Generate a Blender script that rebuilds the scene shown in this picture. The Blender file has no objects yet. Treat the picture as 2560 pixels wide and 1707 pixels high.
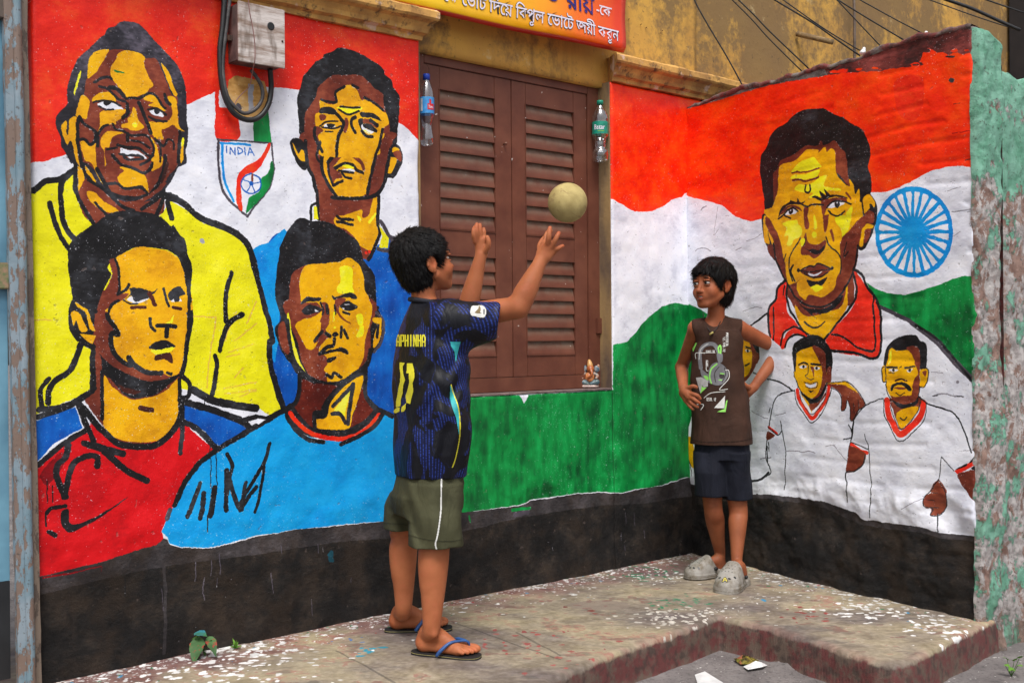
import bpy, bmesh, math, random
import numpy as np
from mathutils import Vector, Matrix
from mathutils.bvhtree import BVHTree

SC = bpy.context.scene
# ---------------------------------------------------------------- camera
F_PX = 2777.0                       # focal length in pixels of a 2560 px wide frame
ROLL, TILT = 0.008, 3.5 / 2777.0
CAM_R = Vector((math.cos(ROLL), 0, -math.sin(ROLL)))
_u0 = Vector((math.sin(ROLL), 0, math.cos(ROLL)))
CAM_F = (Vector((0, 1, 0)) - _u0 * TILT).normalized()
CAM_U = CAM_R.cross(CAM_F).normalized()
CAM_P = Vector((0, 0, 1.0))
cam_d = bpy.data.cameras.new('camera'); cam = bpy.data.objects.new('camera', cam_d)
SC.collection.objects.link(cam); SC.camera = cam
cam_d.sensor_width = 36.0; cam_d.lens = 36.0 * F_PX / 2560.0
cam_d.clip_start = 0.05; cam_d.clip_end = 200
m = Matrix.Identity(4)
for i in range(3):
    m[i][0] = CAM_R[i]; m[i][1] = CAM_U[i]; m[i][2] = -CAM_F[i]; m[i][3] = CAM_P[i]
cam.matrix_world = m
# ---------------------------------------------------------------- light: bright overcast
SUN_EL, SUN_AZ = 58.0, 177.0
w = bpy.data.worlds.new('World'); SC.world = w; w.use_nodes = True
nt = w.node_tree; bg = nt.nodes['Background']
sky = nt.nodes.new('ShaderNodeTexSky'); sky.sky_type = 'NISHITA'; sky.sun_disc = False
sky.sun_elevation = math.radians(SUN_EL); sky.sun_rotation = math.radians(SUN_AZ)
sky.air_density = 1.0; sky.dust_density = 4.0; sky.ozone_density = 1.0
hs = nt.nodes.new('ShaderNodeHueSaturation'); hs.inputs['Saturation'].default_value = 0.30
nt.links.new(sky.outputs[0], hs.inputs['Color']); nt.links.new(hs.outputs[0], bg.inputs['Color'])
bg.inputs['Strength'].default_value = 0.118
sl = bpy.data.lights.new('sun', 'SUN'); sun = bpy.data.objects.new('sun', sl); SC.collection.objects.link(sun)
sl.energy = 1.7; sl.angle = math.radians(20); sl.color = (1.0, 0.965, 0.92)
# the sun stands behind and to the left of the camera
_az = math.radians(SUN_AZ); _el = math.radians(SUN_EL)
_sd = Vector((math.sin(_az) * math.cos(_el), math.cos(_az) * math.cos(_el), math.sin(_el)))
sun.rotation_euler = _sd.to_track_quat('Z', 'Y').to_euler()
sun.location = (-2, -3, 6)
SC.view_settings.view_transform = 'Standard'; SC.view_settings.look = 'None'
SC.view_settings.exposure = 0.56; SC.view_settings.gamma = 1.0
SC.view_settings.use_curve_mapping = False
SC.render.engine = 'CYCLES'
SC.cycles.max_bounces = 8; SC.cycles.transparent_max_bounces = 12; SC.cycles.use_denoising = True

# ---------------------------------------------------------------- picture <-> place
def ray(x, y):
    return (CAM_R * (x - 1280.0) + CAM_U * (853.5 - y) + CAM_F * F_PX)
def on_z(x, y, z=0.0):
    d = ray(x, y); t = (z - CAM_P.z) / d.z
    return CAM_P + d * t
def at(x, y, Y):                       # the point seen at (x, y) that stands Y metres ahead
    d = ray(x, y); return CAM_P + d * (Y / d.y)
def to_px(p):
    v = Vector(p) - CAM_P; k = F_PX / v.dot(CAM_F)
    return 1280 + v.dot(CAM_R) * k, 853.5 - v.dot(CAM_U) * k
class Plane:
    def __init__(s, o, u, off=0.0):
        s.u = Vector((u.x, u.y, 0)).normalized(); s.n = Vector((s.u.y, -s.u.x, 0))   # n points to the camera side
        if s.n.dot(Vector((0, -1, 0))) < 0: s.n = -s.n
        s.o = Vector((o.x, o.y, 0)) + s.n * off
    def st(s, x, y):
        d = ray(x, y); t = (s.o - CAM_P).dot(s.n) / d.dot(s.n); p = CAM_P + d * t
        return (p - s.o).dot(s.u), p.z
    def pt(s, a, z, off=0.0):
        return Vector((s.o.x, s.o.y, 0)) + s.u * a + s.n * off + Vector((0, 0, z))
A0 = on_z(120, 1705); C0 = on_z(1725, 1383); E0 = on_z(2450, 1555)
FAC = Plane(A0, C0 - A0); L1 = (C0 - A0).length
RW = Plane(C0, E0 - C0); L2 = (E0 - C0).length
REC = 0.10                                                  # the window bay lies this far back
BAY = Plane(A0, C0 - A0, -REC)

# ---------------------------------------------------------------- noise
_rt = np.random.RandomState(7).rand(65536).astype(np.float32)
def _h(ix, iy, iz, seed):
    return _rt[((ix * 73856093) ^ (iy * 19349663) ^ (iz * 83492791) ^ (seed * 2654435)) & 65535]
def vnoise(p, seed=0):
    p = np.asarray(p, dtype=np.float64); i = np.floor(p).astype(np.int64); f = p - i; f = f * f * (3 - 2 * f)
    r = 0
    for a in (0, 1):
        for b in (0, 1):
            for c in (0, 1):
                wgt = (f[..., 0] if a else 1 - f[..., 0]) * (f[..., 1] if b else 1 - f[..., 1]) * (f[..., 2] if c else 1 - f[..., 2])
                r = r + wgt * _h(i[..., 0] + a, i[..., 1] + b, i[..., 2] + c, seed)
    return r * 2 - 1
def fbm(p, octv=4, seed=0, gain=0.5):
    r = 0; a = 1.0; q = np.asarray(p, dtype=np.float64)
    for k in range(octv):
        r = r + a * vnoise(q, seed + k); q = q * 2.03; a *= gain
    return r
def n2(H, W, cy, cx, seed):                                 # image-sized smooth noise, -1..1
    rs = np.random.RandomState(seed); gh, gw = int(H / cy) + 3, int(W / cx) + 3
    g = rs.rand(gh, gw).astype(np.float32)
    y = np.arange(H, dtype=np.float32) / cy; x = np.arange(W, dtype=np.float32) / cx
    iy = y.astype(int); ix = x.astype(int); fy = y - iy; fx = x - ix
    fy = fy * fy * (3 - 2 * fy); fx = fx * fx * (3 - 2 * fx)
    r0 = g[iy][:, ix] * (1 - fx) + g[iy][:, ix + 1] * fx
    r1 = g[iy + 1][:, ix] * (1 - fx) + g[iy + 1][:, ix + 1] * fx
    return (r0 * (1 - fy[:, None]) + r1 * fy[:, None]) * 2 - 1
def f2(H, W, cy, cx, seed, octv=4, gain=0.55):
    r = 0; a = 1.0
    for k in range(octv):
        r = r + a * n2(H, W, max(1.0, cy), max(1.0, cx), seed + 11 * k); cy /= 2.1; cx /= 2.1; a *= gain
        if cy < 1 and cx < 1: break
    return r

# ---------------------------------------------------------------- flat paint: polygons and strokes into an index map
def smooth(pts, closed, n=5):
    P = [Vector(p) for p in pts]; N = len(P); out = []
    if N < 3: return [tuple(p) for p in P]
    rng = range(N) if closed else range(N - 1)
    for i in rng:
        if closed: a, b, c, d = P[i - 1], P[i], P[(i + 1) % N], P[(i + 2) % N]
        else: a, b, c, d = P[max(i - 1, 0)], P[i], P[i + 1], P[min(i + 2, N - 1)]
        for k in range(n):
            t = k / n; t2 = t * t; t3 = t2 * t
            q = 0.5 * ((2 * b) + (c - a) * t + (2 * a - 5 * b + 4 * c - d) * t2 + (3 * b - a - 3 * c + d) * t3)
            out.append((q.x, q.y))
    if not closed: out.append(tuple(P[-1]))
    return out
class Canvas:
    def __init__(s, H, W): s.H, s.W = H, W; s.I = np.zeros((H, W), np.uint8)
    def fill(s, pts, idx):
        P = np.array(pts, dtype=np.float64)
        y0 = max(0, int(math.floor(P[:, 1].min()))); y1 = min(s.H, int(math.ceil(P[:, 1].max())) + 1)
        if y1 <= y0: return
        D = np.zeros((y1 - y0, s.W + 1), np.uint8)
        Q = np.roll(P, -1, axis=0)
        for (xa, ya), (xb, yb) in zip(P, Q):
            if ya == yb: continue
            if ya > yb: xa, ya, xb, yb = xb, yb, xa, ya
            ra = max(y0, int(math.ceil(ya - 0.5))); rb = min(y1, int(math.ceil(yb - 0.5)))
            if rb <= ra: continue
            rows = np.arange(ra, rb); xs = xa + (rows + 0.5 - ya) * (xb - xa) / (yb - ya)
            D[rows - y0, np.clip(np.round(xs), 0, s.W).astype(int)] ^= 1
        Mk = np.bitwise_xor.accumulate(D, axis=1)[:, :s.W].astype(bool)
        s.I[y0:y1][Mk] = idx
    def seg(s, a, b, r, idx):
        x0 = max(0, int(min(a[0], b[0]) - r - 1)); x1 = min(s.W, int(max(a[0], b[0]) + r + 2))
        y0 = max(0, int(min(a[1], b[1]) - r - 1)); y1 = min(s.H, int(max(a[1], b[1]) + r + 2))
        if x1 <= x0 or y1 <= y0: return
        X = np.arange(x0, x1)[None, :] + 0.5 - a[0]; Y = np.arange(y0, y1)[:, None] + 0.5 - a[1]
        dx, dy = b[0] - a[0], b[1] - a[1]; L = dx * dx + dy * dy + 1e-9
        t = np.clip((X * dx + Y * dy) / L, 0, 1)
        s.I[y0:y1, x0:x1][(X - t * dx) ** 2 + (Y - t * dy) ** 2 <= r * r] = idx
PAL = {}
def paint(canvas, conv, text, blk, pal):
    """text lines: 'c x,y x,y ..' filled shape, 'c! ..' straight-edged, 'c:w ..' brush stroke, 'c@r x,y' dot; blk = (x0, y0, scale)"""
    ox, oy, k = blk
    for ln in text.replace(';', '\n').split('\n'):
        ln = ln.strip()
        if not ln: continue
        toks = ln.split(); head = toks[0]
        pts = [tuple(float(v) for v in t.split(',')) for t in toks[1:]]
        pts = [(ox + x * k, oy + y * k) for x, y in pts]
        if ':' in head:
            c, wd = head.split(':'); pts = smooth(pts, False); wd = float(wd) * k
            q = [conv(*p) for p in pts]
            for i in range(len(q) - 1):
                canvas.seg(q[i][:2], q[i + 1][:2], 0.5 * wd * q[i][2], pal[c])
        elif '@' in head:
            c, r = head.split('@')
            for p in pts:
                q = conv(*p); canvas.seg(q[:2], q[:2], float(r) * k * q[2], pal[c])
        else:
            c = head.rstrip('!')
            if not head.endswith('!'): pts = smooth(pts, True)
            canvas.fill([conv(*p)[:2] for p in pts], pal[c])
# ---------------------------------------------------------------- the wall paintings
# blocks = (x0, y0, scale) of the tracing sheets
N1 = (0, 0, 1.0)
KA = (130, 40, .15306); KB = (130, 270, .15306); KC = (80, 400, .2551); KD = (530, 220, .21687)
KE = (710, 110, .17857); KG = (710, 330, .22321); KH = (150, 520, .1658); KI = (150, 740, .2551)
KJ = (670, 540, .20408); KK = (670, 760, .22963); KL = (1880, 260, .19127); KM = (1880, 480, .26793)
KN = (1900, 820, .33149); KO = (2100, 820, .33149)
def T(i, j): return (640 * i, (0, 427, 854, 1280)[j], .27234)
FAC_OPS = [
(N1, """
e! -50,-60 1060,-60 1060,352 1046,349 1020,322 997,308 960,300 743,225 700,219 681,219 620,215 547,226 510,242 467,263 300,330 163,387 120,402 86,406 -50,407
o! 1500,150 1760,150 1760,470 1713,484 1705,492 1683,499 1661,514 1631,528 1601,530 1577,526 1552,509 1526,495 1500,490
D 660,625 716,580 820,640 900,640 975,595 1000,600 1060,640 1060,1060 950,1060 700,1060 600,800
B 631,625 672,606 716,580 700,760 690,900 672,860 640,690
Y! 60,490 84,480 118,459 150,450 185,427 190,476 233,558 400,540 427,502 498,543 580,579 616,609 628,630 644,693 664,757 676,854 680,908 698,977 709,1025 675,1039 640,1015 545,1001 479,977 400,960 227,971 196,990 93,1034 60,1040
"""),
(T(0, 1), """
s:14 330,1365 470,1370; s:14 1780,1335 1980,1345; s:14 1980,1350 1950,1568; s:14 2150,1568 2350,1400; s:14 2260,1400 2350,1200; s:10 2060,1560 2160,1300"""),
(T(0, 2), """
s:14 1940,0 1900,420; s:14 2060,480 2350,440; s:14 2050,430 2350,370; s:12 2100,100 2330,20; s:12 2150,330 2230,240; s:12 2080,140 2200,110;s:14 2200,500 2350,450"""),
# ---- first head, smiling, yellow shirt
(KA, """
h 250,1440 250,1280 290,1080 370,820 450,680 630,510 760,380 860,310 920,210 1050,170 1110,110 1290,85 1420,130 1540,240 1640,350 1760,470 1820,540 1930,650 2060,820 2140,1000 2190,1230 2205,1440 2205,1700 2210,1753 2225,1903 2225,2003 2195,2203 2190,2403 2060,2463 2030,2543 1960,2683 1860,2853 1800,3063 1740,3252 673,3384 480,3003 400,2843 360,2453 300,2383 230,2243 160,2123 140,1973 75,1833 60,1673 140,1553
b 520,1300 560,1060 600,1000 850,700 930,560 1180,560 1500,640 1520,690 1700,700 1790,860 1880,1080 1960,1290 2050,1320 2070,1600 2070,1850 2060,2400 1900,2620 1850,2720 1600,2920 1400,3010 1150,2990 900,2800 730,2550 560,2400 430,2350 400,2050 410,1600
y 590,1020 590,850 620,680 700,590 860,550 930,555 880,660 800,790 740,900 680,960
y 960,900 980,820 1060,690 1110,600 1250,570 1420,600 1520,670 1510,760 1540,900 1620,1060 1640,1150 1590,1190 1540,1260 1370,1330 1190,1310 1160,1230 1110,1170 1060,1110 980,1010
y 660,1390 700,1310 800,1250 930,1250 1020,1320 1050,1400 950,1390 850,1370 740,1390
y 400,1568 450,1400 500,1290 610,1370 620,1450 590,1568 560,1683 400,1643
y 1790,770 1880,860 1950,1000 1990,1150 2050,1280 2010,1310 1930,1160 1870,1000
y 1490,1360 1600,1290 1700,1330 1780,1470 1860,1560 1750,1530 1640,1480 1560,1450 1650,1420
y 1890,1320 2010,1330 2060,1480 2065,1750 2110,1840 2170,1890 2060,1850 1975,1775 1880,1830 1790,1860 1830,2020 1700,2000 1640,1930 1580,1810 1580,1730 1850,1730 1950,1640 1980,1540 1930,1430
l 455,930 480,900 470,1000 430,1110 400,1230 380,1300 375,1180
k:45 700,1090 780,1040 900,1000 980,1030
k:45 790,1150 900,1180 1000,1280 1100,1370 1200,1400
k:70 960,1170 1060,1180 1130,1250 1170,1310
k:42 1200,1350 1300,1340 1420,1360 1500,1310 1600,1265 1700,1310 1780,1440 1850,1520
k:60 1840,1290 1870,1390 1930,1450
w 750,1450 830,1400 960,1400 1080,1450 1170,1530 1020,1540 860,1500
k:35 690,1410 780,1390 870,1380 1020,1410 1120,1470
k 850,1400 960,1400 940,1450 900,1465 870,1450
k:35 780,1480 880,1530 1010,1525
G:26 1030,890 1110,910 1170,930
"""),
(KB, """
y 820,60 1180,20 1200,60 1130,160 1050,220 1050,270 950,270 850,300 740,430 790,300 790,150
y 1240,170 1280,130 1330,0 1380,60 1410,180 1500,290 1500,330 1400,370 1300,370 1230,330 1140,320 1150,260 1240,240
l@45 1355,275
y 150,300 230,210 250,250 240,400 270,430 300,200 400,150 390,300 410,560 430,800 460,950 400,860 340,600 300,550 250,600 200,500
y 480,570 560,550 640,620 720,560 720,700 740,980 850,1250 780,1160 640,900 540,850
y 500,920 600,1000 700,1150 750,1260 650,1150 540,1050
y 800,600 810,500 900,390 1030,380 1180,410 1050,440 980,500 940,640 870,650 860,740 890,920 870,930 850,700
y 1100,960 1200,960 1350,1010 1500,1080 1560,1200 1580,1380 1480,1280 1350,1290 1250,1320 1130,1240 1070,1120 1180,1030
y 1620,480 1720,620 1760,850 1780,750 1820,850 1780,960 1630,1030 1640,880 1620,840 1680,740
l 2125,500 2160,500 2150,640 2120,640; y 2120,640 2160,640 2150,820 2110,900 2100,800
k:60 1230,-60 1230,0 1240,90 1160,160
w 1590,50 1650,30 1740,40 1830,130 1740,135 1650,110; k 1670,30 1760,30 1740,90 1710,105 1680,80
k:40 1570,20 1700,10 1780,50 1860,110; k:40 1600,150 1700,200 1870,215
k:60 1420,-80 1480,50 1540,200 1600,350 1620,410
k:60 450,150 420,350 430,560 460,750 490,900 560,1080 720,1260 880,1380 1050,1500 1130,1568
k:50 450,150 540,260 680,350 740,460 650,600 540,510 440,530
k:45 740,470 830,330 920,280; k:50 760,480 750,620
k:40 1000,260 1040,340 1180,380 1300,450 1500,440 1600,500 1670,650 1640,780 1540,880 1450,930
k:60 1240,420 1240,540; k:40 1300,530 1450,560 1600,660
k:40 900,680 1060,650; k:45 1080,610 1250,660 1420,660 1550,750 1620,790
w 1130,660 1250,690 1400,700 1550,800 1520,830 1400,770 1250,750 1120,740
k:40 1100,750 1250,770 1400,770 1500,820 1400,840 1250,840 1180,790; w 1240,790 1370,800 1290,820
k:50 990,770 1090,890 1150,930 1350,990 1500,1060 1600,1000 1640,900
k:40 1690,500 1780,640 1770,870; k:40 1700,510 1830,620 1890,520 1980,560 2000,680
k:60 1850,780 1860,900 1800,1100 1700,1300 1600,1430
k:50 2090,380 2080,650 2060,880
k:50 900,1240 1080,1240 1200,1320 1450,1300 1600,1430
k:70 740,1000 870,1230 950,1370 1100,1450 1380,1480 1550,1430
b:60 900,1430 1100,1540 1400,1540 1700,1370 1850,1220
n:50 1890,900 1840,1100 1800,1200
b 460,1330 550,1160 700,1290 900,1450 1130,1580 1750,1500 1760,1600 1500,1800 680,1800 560,1568
y 430,950 540,1130 460,1330 430,1330
"""),
(KC, """
b 465,300 540,180 720,300 1000,480 1250,380 1290,330 1230,560 600,620 450,330
y 540,310 620,320 700,400 850,490 780,520 650,470 570,400
k:36 560,190 720,300 880,450 1000,495; k:36 1080,480 1200,400 1300,300; k:30 620,420 700,500 760,560; k:40 430,60 430,300 520,480 600,620
k:40 1290,360 1250,480 1220,550
"""),
(T(0, 1), """
k:55 315,180 420,100 560,75 690,-10; k:52 600,60 560,150 570,400 620,540 700,640; k:50 460,300 500,450 560,600 630,710
k:50 1540,290 1575,440; k:70 1500,220 1620,260; k:60 1560,230 1700,310 1850,440 2100,540 2250,650 2310,780 2350,950
k:45 2120,940 2070,1120 2070,1380; k:48 2220,1320 2100,1400 2030,1568
W@22 1855,650"""),
(T(0, 2), """k:45 2030,0 2020,80; k:45 1975,130 1990,230 1950,480; k:45 450,340 370,450 390,620; k:55 740,30 650,250 500,370 450,450 440,560"""),
(T(1, 1), "k:50 0,960 60,1180 120,1400 150,1568"),
(T(1, 2), "k:56 125,0 130,200 200,450 260,630"),
(N1, "p! 566,262 572,200 590,190 660,205 674,250 660,290 600,296; W! 618,210 634,212 632,280 620,280; v@9 596,268"),
# ---- crest with ribbon
(KD, """
e 50,590 35,300 45,20 85,20 85,215 170,230 300,360 300,590
G! 475,400 640,270 660,420 680,630 475,620
v:20 60,595 680,640; v:30 75,600 70,800 85,1000 110,1150 200,1300 400,1480; v:22 680,640 705,850 700,1020 650,1160 500,1350 400,1480
B:26 100,635 430,660; B:28 115,640 120,850 150,1100 250,1310
D:13 160,680 165,755; D:13 203,770 205,695; D:13 205,695 263,768; D:13 265,768 263,695; D:13 293,692 296,768; D:13 293,692 340,712 340,745 296,768; D:13 372,692 378,775; D:13 408,775 432,692; D:13 432,692 480,775; D:13 422,745 464,745
e 635,650 670,650 640,750 560,900 470,980 380,1020 330,1100 330,1200 350,1400 300,1390 270,1200 290,1020 350,940 450,870 560,800
G 670,860 700,860 700,1020 640,1170 540,1290 400,1440 390,1400 420,1270 540,1190 560,1050 640,980
w@110 445,1105; D:16 445,990 530,1030 560,1105 530,1185 445,1220 365,1185 330,1105 365,1030 445,990
b:22 460,1000 455,1090; D:13 445,1105 345,1055; D:13 445,1105 550,1090; D:13 445,1105 395,1200; D:13 445,1105 490,1205; D@26 447,1105
"""),
# ---- second head, curly hair, blue shirt
(KE, """
k 215,1260 210,1120 185,900 190,720 240,560 270,450 330,380 430,270 540,200 560,150 670,110 760,55 900,75 1050,130 1250,250 1380,360 1400,430 1500,520 1520,600 1600,720 1615,850 1600,1100 1590,1350 1540,1500 1480,1568 300,1568 300,1300
b 300,1568 290,1300 290,1000 380,860 440,750 480,620 570,520 680,440 850,440 1050,440 1150,510 1250,620 1370,690 1390,830 1420,960 1460,1100 1490,1300 1480,1568"""),
(KG, """
b 230,0 1200,0 1200,150 1140,480 1080,650 1070,900 1060,1000 950,1450 560,1050 380,980 340,560 270,400 245,200
k 70,100 150,70 240,150 260,400 200,420 130,330 80,200; y 95,120 130,180 160,240 200,200 250,240 260,310 210,330 140,260
k 1200,160 1280,140 1330,220 1330,340 1250,500 1190,515 1130,470; y 1210,200 1260,170 1300,200 1230,230; y 1190,290 1270,300 1240,400 1200,460 1150,450 1190,380; b 1230,230 1310,210 1320,330 1260,290
y 440,0 1090,0 1060,150 1020,300 980,450 930,700 600,730 540,680 440,450 430,200
y 570,950 700,930 870,870 880,960 960,920 1010,720 1050,720 1050,1050 1070,1130 1000,1320 860,1280 800,1180 700,1100 570,1040
k:42 245,100 260,350 320,500 350,620 370,700; k:36 365,650 375,820 380,980; k:42 440,200 430,400 480,560 590,730; k:40 540,740 900,740 1060,690 1130,560 1150,450 1200,200
k:38 1080,60 1050,220 1000,400 940,690; k:30 420,100 370,250 400,330
k:35 550,420 640,370 700,350 780,370 820,430 890,455
b 490,350 560,300 620,220 660,260 600,340 560,400 620,440 660,510 580,530 550,590 500,480; k:30 550,600 660,550; k:26 500,340 520,500 550,600
l 660,380 720,365 790,400 740,410; w 630,430 740,410 800,430 780,450 690,440; k:24 620,430 680,445 780,455; k:30 650,450 690,500 760,520
b:40 780,270 860,330 900,410; l:26 890,205 930,265; l! 700,120 750,120 750,145 700,145; b 680,200 720,165 770,200; k:32 640,210 720,218 800,205; k:30 810,150 850,200 840,240
k:42 640,-30 610,60 600,200 500,340
k:30 590,940 650,980 780,980; k:30 590,1000 780,1040; l 820,940 860,960 850,1010; l:30 960,1010 1030,920
k:30 350,800 300,840 300,980; Y! 330,830 365,840 380,980 330,980
k:40 1065,720 1065,850; k:40 1060,870 1060,1030 1080,1140 1000,1340 950,1430
v:45 1090,1000 1150,1100 1200,1180 1310,1200; v:40 1060,1310 1190,1325 1210,1190; Y! 1070,1040 1130,1120 1180,1190 1165,1300 1070,1290 1110,1170; r@18 920,1350 960,1340
"""),
(KE, """
y 450,1150 440,990 510,950 505,790 620,840 740,830 740,660 850,590 940,580 1020,640 1080,780 1150,790 1280,870 1380,950 1430,980 1460,1110 1390,1190 1330,1400 1290,1568 540,1568 540,1400 480,1290 560,1220 500,1160
k:48 700,950 780,1020 840,1100 820,1180 770,1300 750,1450 740,1568; b:50 875,1060 885,1130 860,1220
k 500,980 520,900 620,880 700,900 745,960 700,990 600,975; b 500,1000 590,1000 580,1060 520,1070
k 1060,960 1150,960 1280,990 1350,1060 1360,1085 1230,1040 1090,1020; k 1040,1060 1100,1040 1110,1150 1080,1200 1050,1130; b 1110,1050 1200,1060 1290,1130 1300,1180 1180,1120 1110,1110; k:50 1210,1075 1310,1145
w 560,1140 620,1115 730,1150 660,1180 590,1170; k 610,1120 720,1120 690,1170 630,1165; k:24 510,1150 600,1090 760,1080; k:24 540,1165 700,1185 800,1150; k:20 590,1225 700,1230
w 1080,1150 1110,1130 1150,1190 1260,1230 1200,1260 1110,1220; k 1110,1120 1200,1130 1300,1200 1290,1240 1180,1200 1120,1170; k:42 1090,1220 1150,1290 1240,1300; l:14 1120,1215 1200,1250
l 760,885 1080,885 1050,940 910,1000 800,920; k:30 800,880 940,895 1060,890; k:28 780,920 910,990 1050,940
k:45 1000,1030 955,1060 950,1130 1000,1240
k:38 530,780 620,810 740,810 730,680 850,600; k:38 960,580 1040,620; k:36 1130,760 1260,830 1380,930
k:48 440,1180 440,1300 540,1500; k:42 1380,1200 1340,1400 1290,1568
"""),
# ---- third head, red shirt
(N1, """
R! 60,1200 95,1170 153,1118 218,1080 226,1057 300,1100 447,1057 466,1064 534,1121 545,1124 501,1153 474,1186 436,1262 414,1302 403,1328 409,1345 392,1362 300,1388 245,1405 180,1420 105,1439 60,1450
D! 60,1060 93,1050 188,1016 206,1069 136,1107 94,1151 60,1180
D 466,1009 572,1045 621,1075 580,1100 545,1113 468,1055
X 103,1180 150,1130 160,1160 120,1210 104,1200"""),
(KI, """
k 110,40 200,20 330,100 360,400 330,520 250,500 130,400 80,250
b 380,-40 640,-40 1250,-40 1250,500 1180,780 1160,1000 1140,1230 950,1420 600,1430 440,1290 230,1000 320,900 320,520 340,200
y 490,130 630,50 1250,-40 1250,250 1240,480 1200,700 1100,790 980,745 860,750 740,700 690,600 650,660 560,580 530,480 510,390 580,380 540,300 480,200
y 430,790 500,880 630,980 750,1010 930,980 1050,910 1160,830 1160,1230 1080,1330 950,1420 760,1430 580,1400 430,1270
k 380,560 520,690 800,820 1000,820 1190,760 1060,870 930,970 750,1000 620,960 500,820 420,760 400,600; n 560,860 650,900 790,930 720,960 620,940
k:46 1250,-100 1260,100 1290,230 1245,450 1225,640 1185,780; k 1255,170 1310,230 1265,350 1240,300
k:48 560,30 480,110 470,200 570,370 510,370 500,450 530,560 620,650 690,680 670,600 740,690 860,750 990,750
y 150,60 250,90 310,250 340,340 290,320 250,160 170,100; y 110,160 180,150 230,250 270,340 200,350 160,240 130,290; y! 190,370 350,390 310,470 240,420
k:30 880,220 890,300 930,340; k:42 950,290 1060,290 1130,300; k:50 1045,300 1040,390; l 1030,265 1080,240 1110,190 1110,240 1090,265
k 870,500 930,450 1000,430 1060,440 1130,490 1090,510 980,520 890,520; l 890,530 1000,515 1120,505 1060,560 940,570; n 940,570 1080,560 1100,660 1020,620 930,630; k:30 1050,750 1090,770
n:50 790,1095 900,1120; n:34 700,115 830,120; n:36 1110,100 1180,120; n:40 900,-10 930,70
k:62 170,1040 270,1150 350,1250 500,1390 620,1460 900,1470 1050,1380 1160,1240 1190,1060
k:40 1170,820 1180,1080; k:46 1200,1060 1200,1350 1180,1540; k:45 1200,790 1270,860 1260,970 1200,990
k:55 320,500 320,930; k:36 410,740 415,1200; k:60 -200,1110 0,1090 200,1000 330,910; k:55 180,1060 250,1250 330,1420; k:60 240,1440 450,1510 620,1540
"""),
(KH, """
k 130,620 240,450 450,280 700,110 900,45 1200,50 1500,120 1660,270 1710,260 1800,380 1890,480 1920,620 1930,700 2000,860 1990,1050 1970,1200 1985,1568 1900,1568 1880,1100 1850,900 1770,730 1600,640 1400,600 1180,590 1050,630 840,760 780,800 720,900 780,1000 700,1150 620,1300 570,1568 480,1568 200,1380 170,1200 120,880
b 740,800 830,780 880,1000 910,1200 870,1310 1000,1250 1080,1230 1000,1340 900,1420 760,1500 740,1568 570,1568 600,1380 700,1190 790,1000
y 840,760 1050,640 1180,590 1400,605 1600,650 1770,740 1860,920 1890,1120 1910,1300 1920,1568 750,1568 790,1480 950,1380 1030,1290 880,1290 910,1210 890,950
k:42 840,780 880,900 900,1200 880,1290; k:42 870,1300 980,1240 1040,1150
k 1040,1210 1200,1210 1300,1240 1390,1270 1470,1215 1400,1310 1350,1300 1360,1360 1240,1390 1150,1420 1100,1370 1070,1320 960,1390 1060,1290
w 1010,1380 1080,1330 1110,1380 1160,1410 1230,1390 1350,1360 1250,1420 1130,1425; k:28 960,1390 1050,1430 1170,1440
n:70 1350,1290 1400,1380 1430,1450; n:55 1080,1500 1280,1500
k 1630,1290 1780,1180 1850,1230 1890,1300 1800,1330 1800,1400 1740,1420 1700,1390 1650,1390; w! 1660,1410 1710,1370 1725,1420; w! 1790,1410 1810,1360 1840,1410; k:40 1560,1220 1590,1350 1640,1480; n:50 1700,1500 1820,1520
k:50 1930,1150 1945,1300 1950,1568; k:50 880,1400 780,1460 740,1568
"""),
(T(0, 2), """
k:60 770,930 900,960 1130,1030; k:60 960,1010 1150,1170 1350,1275; k:52 350,1130 560,950 770,820; k:60 620,950 600,1060 530,1130 520,1250 600,1420
k:58 590,1420 640,1200 700,1090 800,1050 890,1060 890,1140; k:55 1700,740 1840,820 1950,940 2000,1000; k:60 1700,550 1900,610 2200,720 2300,800
k:70 1770,440 1990,550 2350,610; k:52 340,690 560,620 720,540 830,450; k:44 2230,720 2350,690; k:10 1875,520 1875,590
k:36 430,1568 470,1525 600,1510; k:10 435,1280 430,1480; k:10 480,1320 480,1470"""),
(T(0, 3), "k 1180,-140 950,0 720,100 640,90 630,-20 600,-30 560,0 560,90 600,170 650,180 720,150 960,20; k:44 440,180 500,210; k:18 420,0 420,120"),
# ---- fourth head, sky-blue shirt
(N1, "S! 640,1066 680,1046 711,1028 740,1080 800,1100 900,1090 956,1036 978,1042 1046,1046 1046,1300 959,1302 900,1306 831,1313 749,1322 640,1337 572,1356 530,1366 490,1368 450,1366 425,1358 419,1345 403,1328 409,1318 414,1302 436,1262 474,1186 501,1153 545,1124"),
(KJ, """
k 170,1250 110,1100 80,950 100,650 130,500 150,370 220,220 300,100 370,30 450,30 520,60 700,70 850,130 1000,230 1090,290 1140,400 1170,530 1210,590 1310,710 1330,900 1335,1100 1370,1180 1400,1260 1400,1400 1370,1500 1320,1568 300,1568 200,1400"""),
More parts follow.
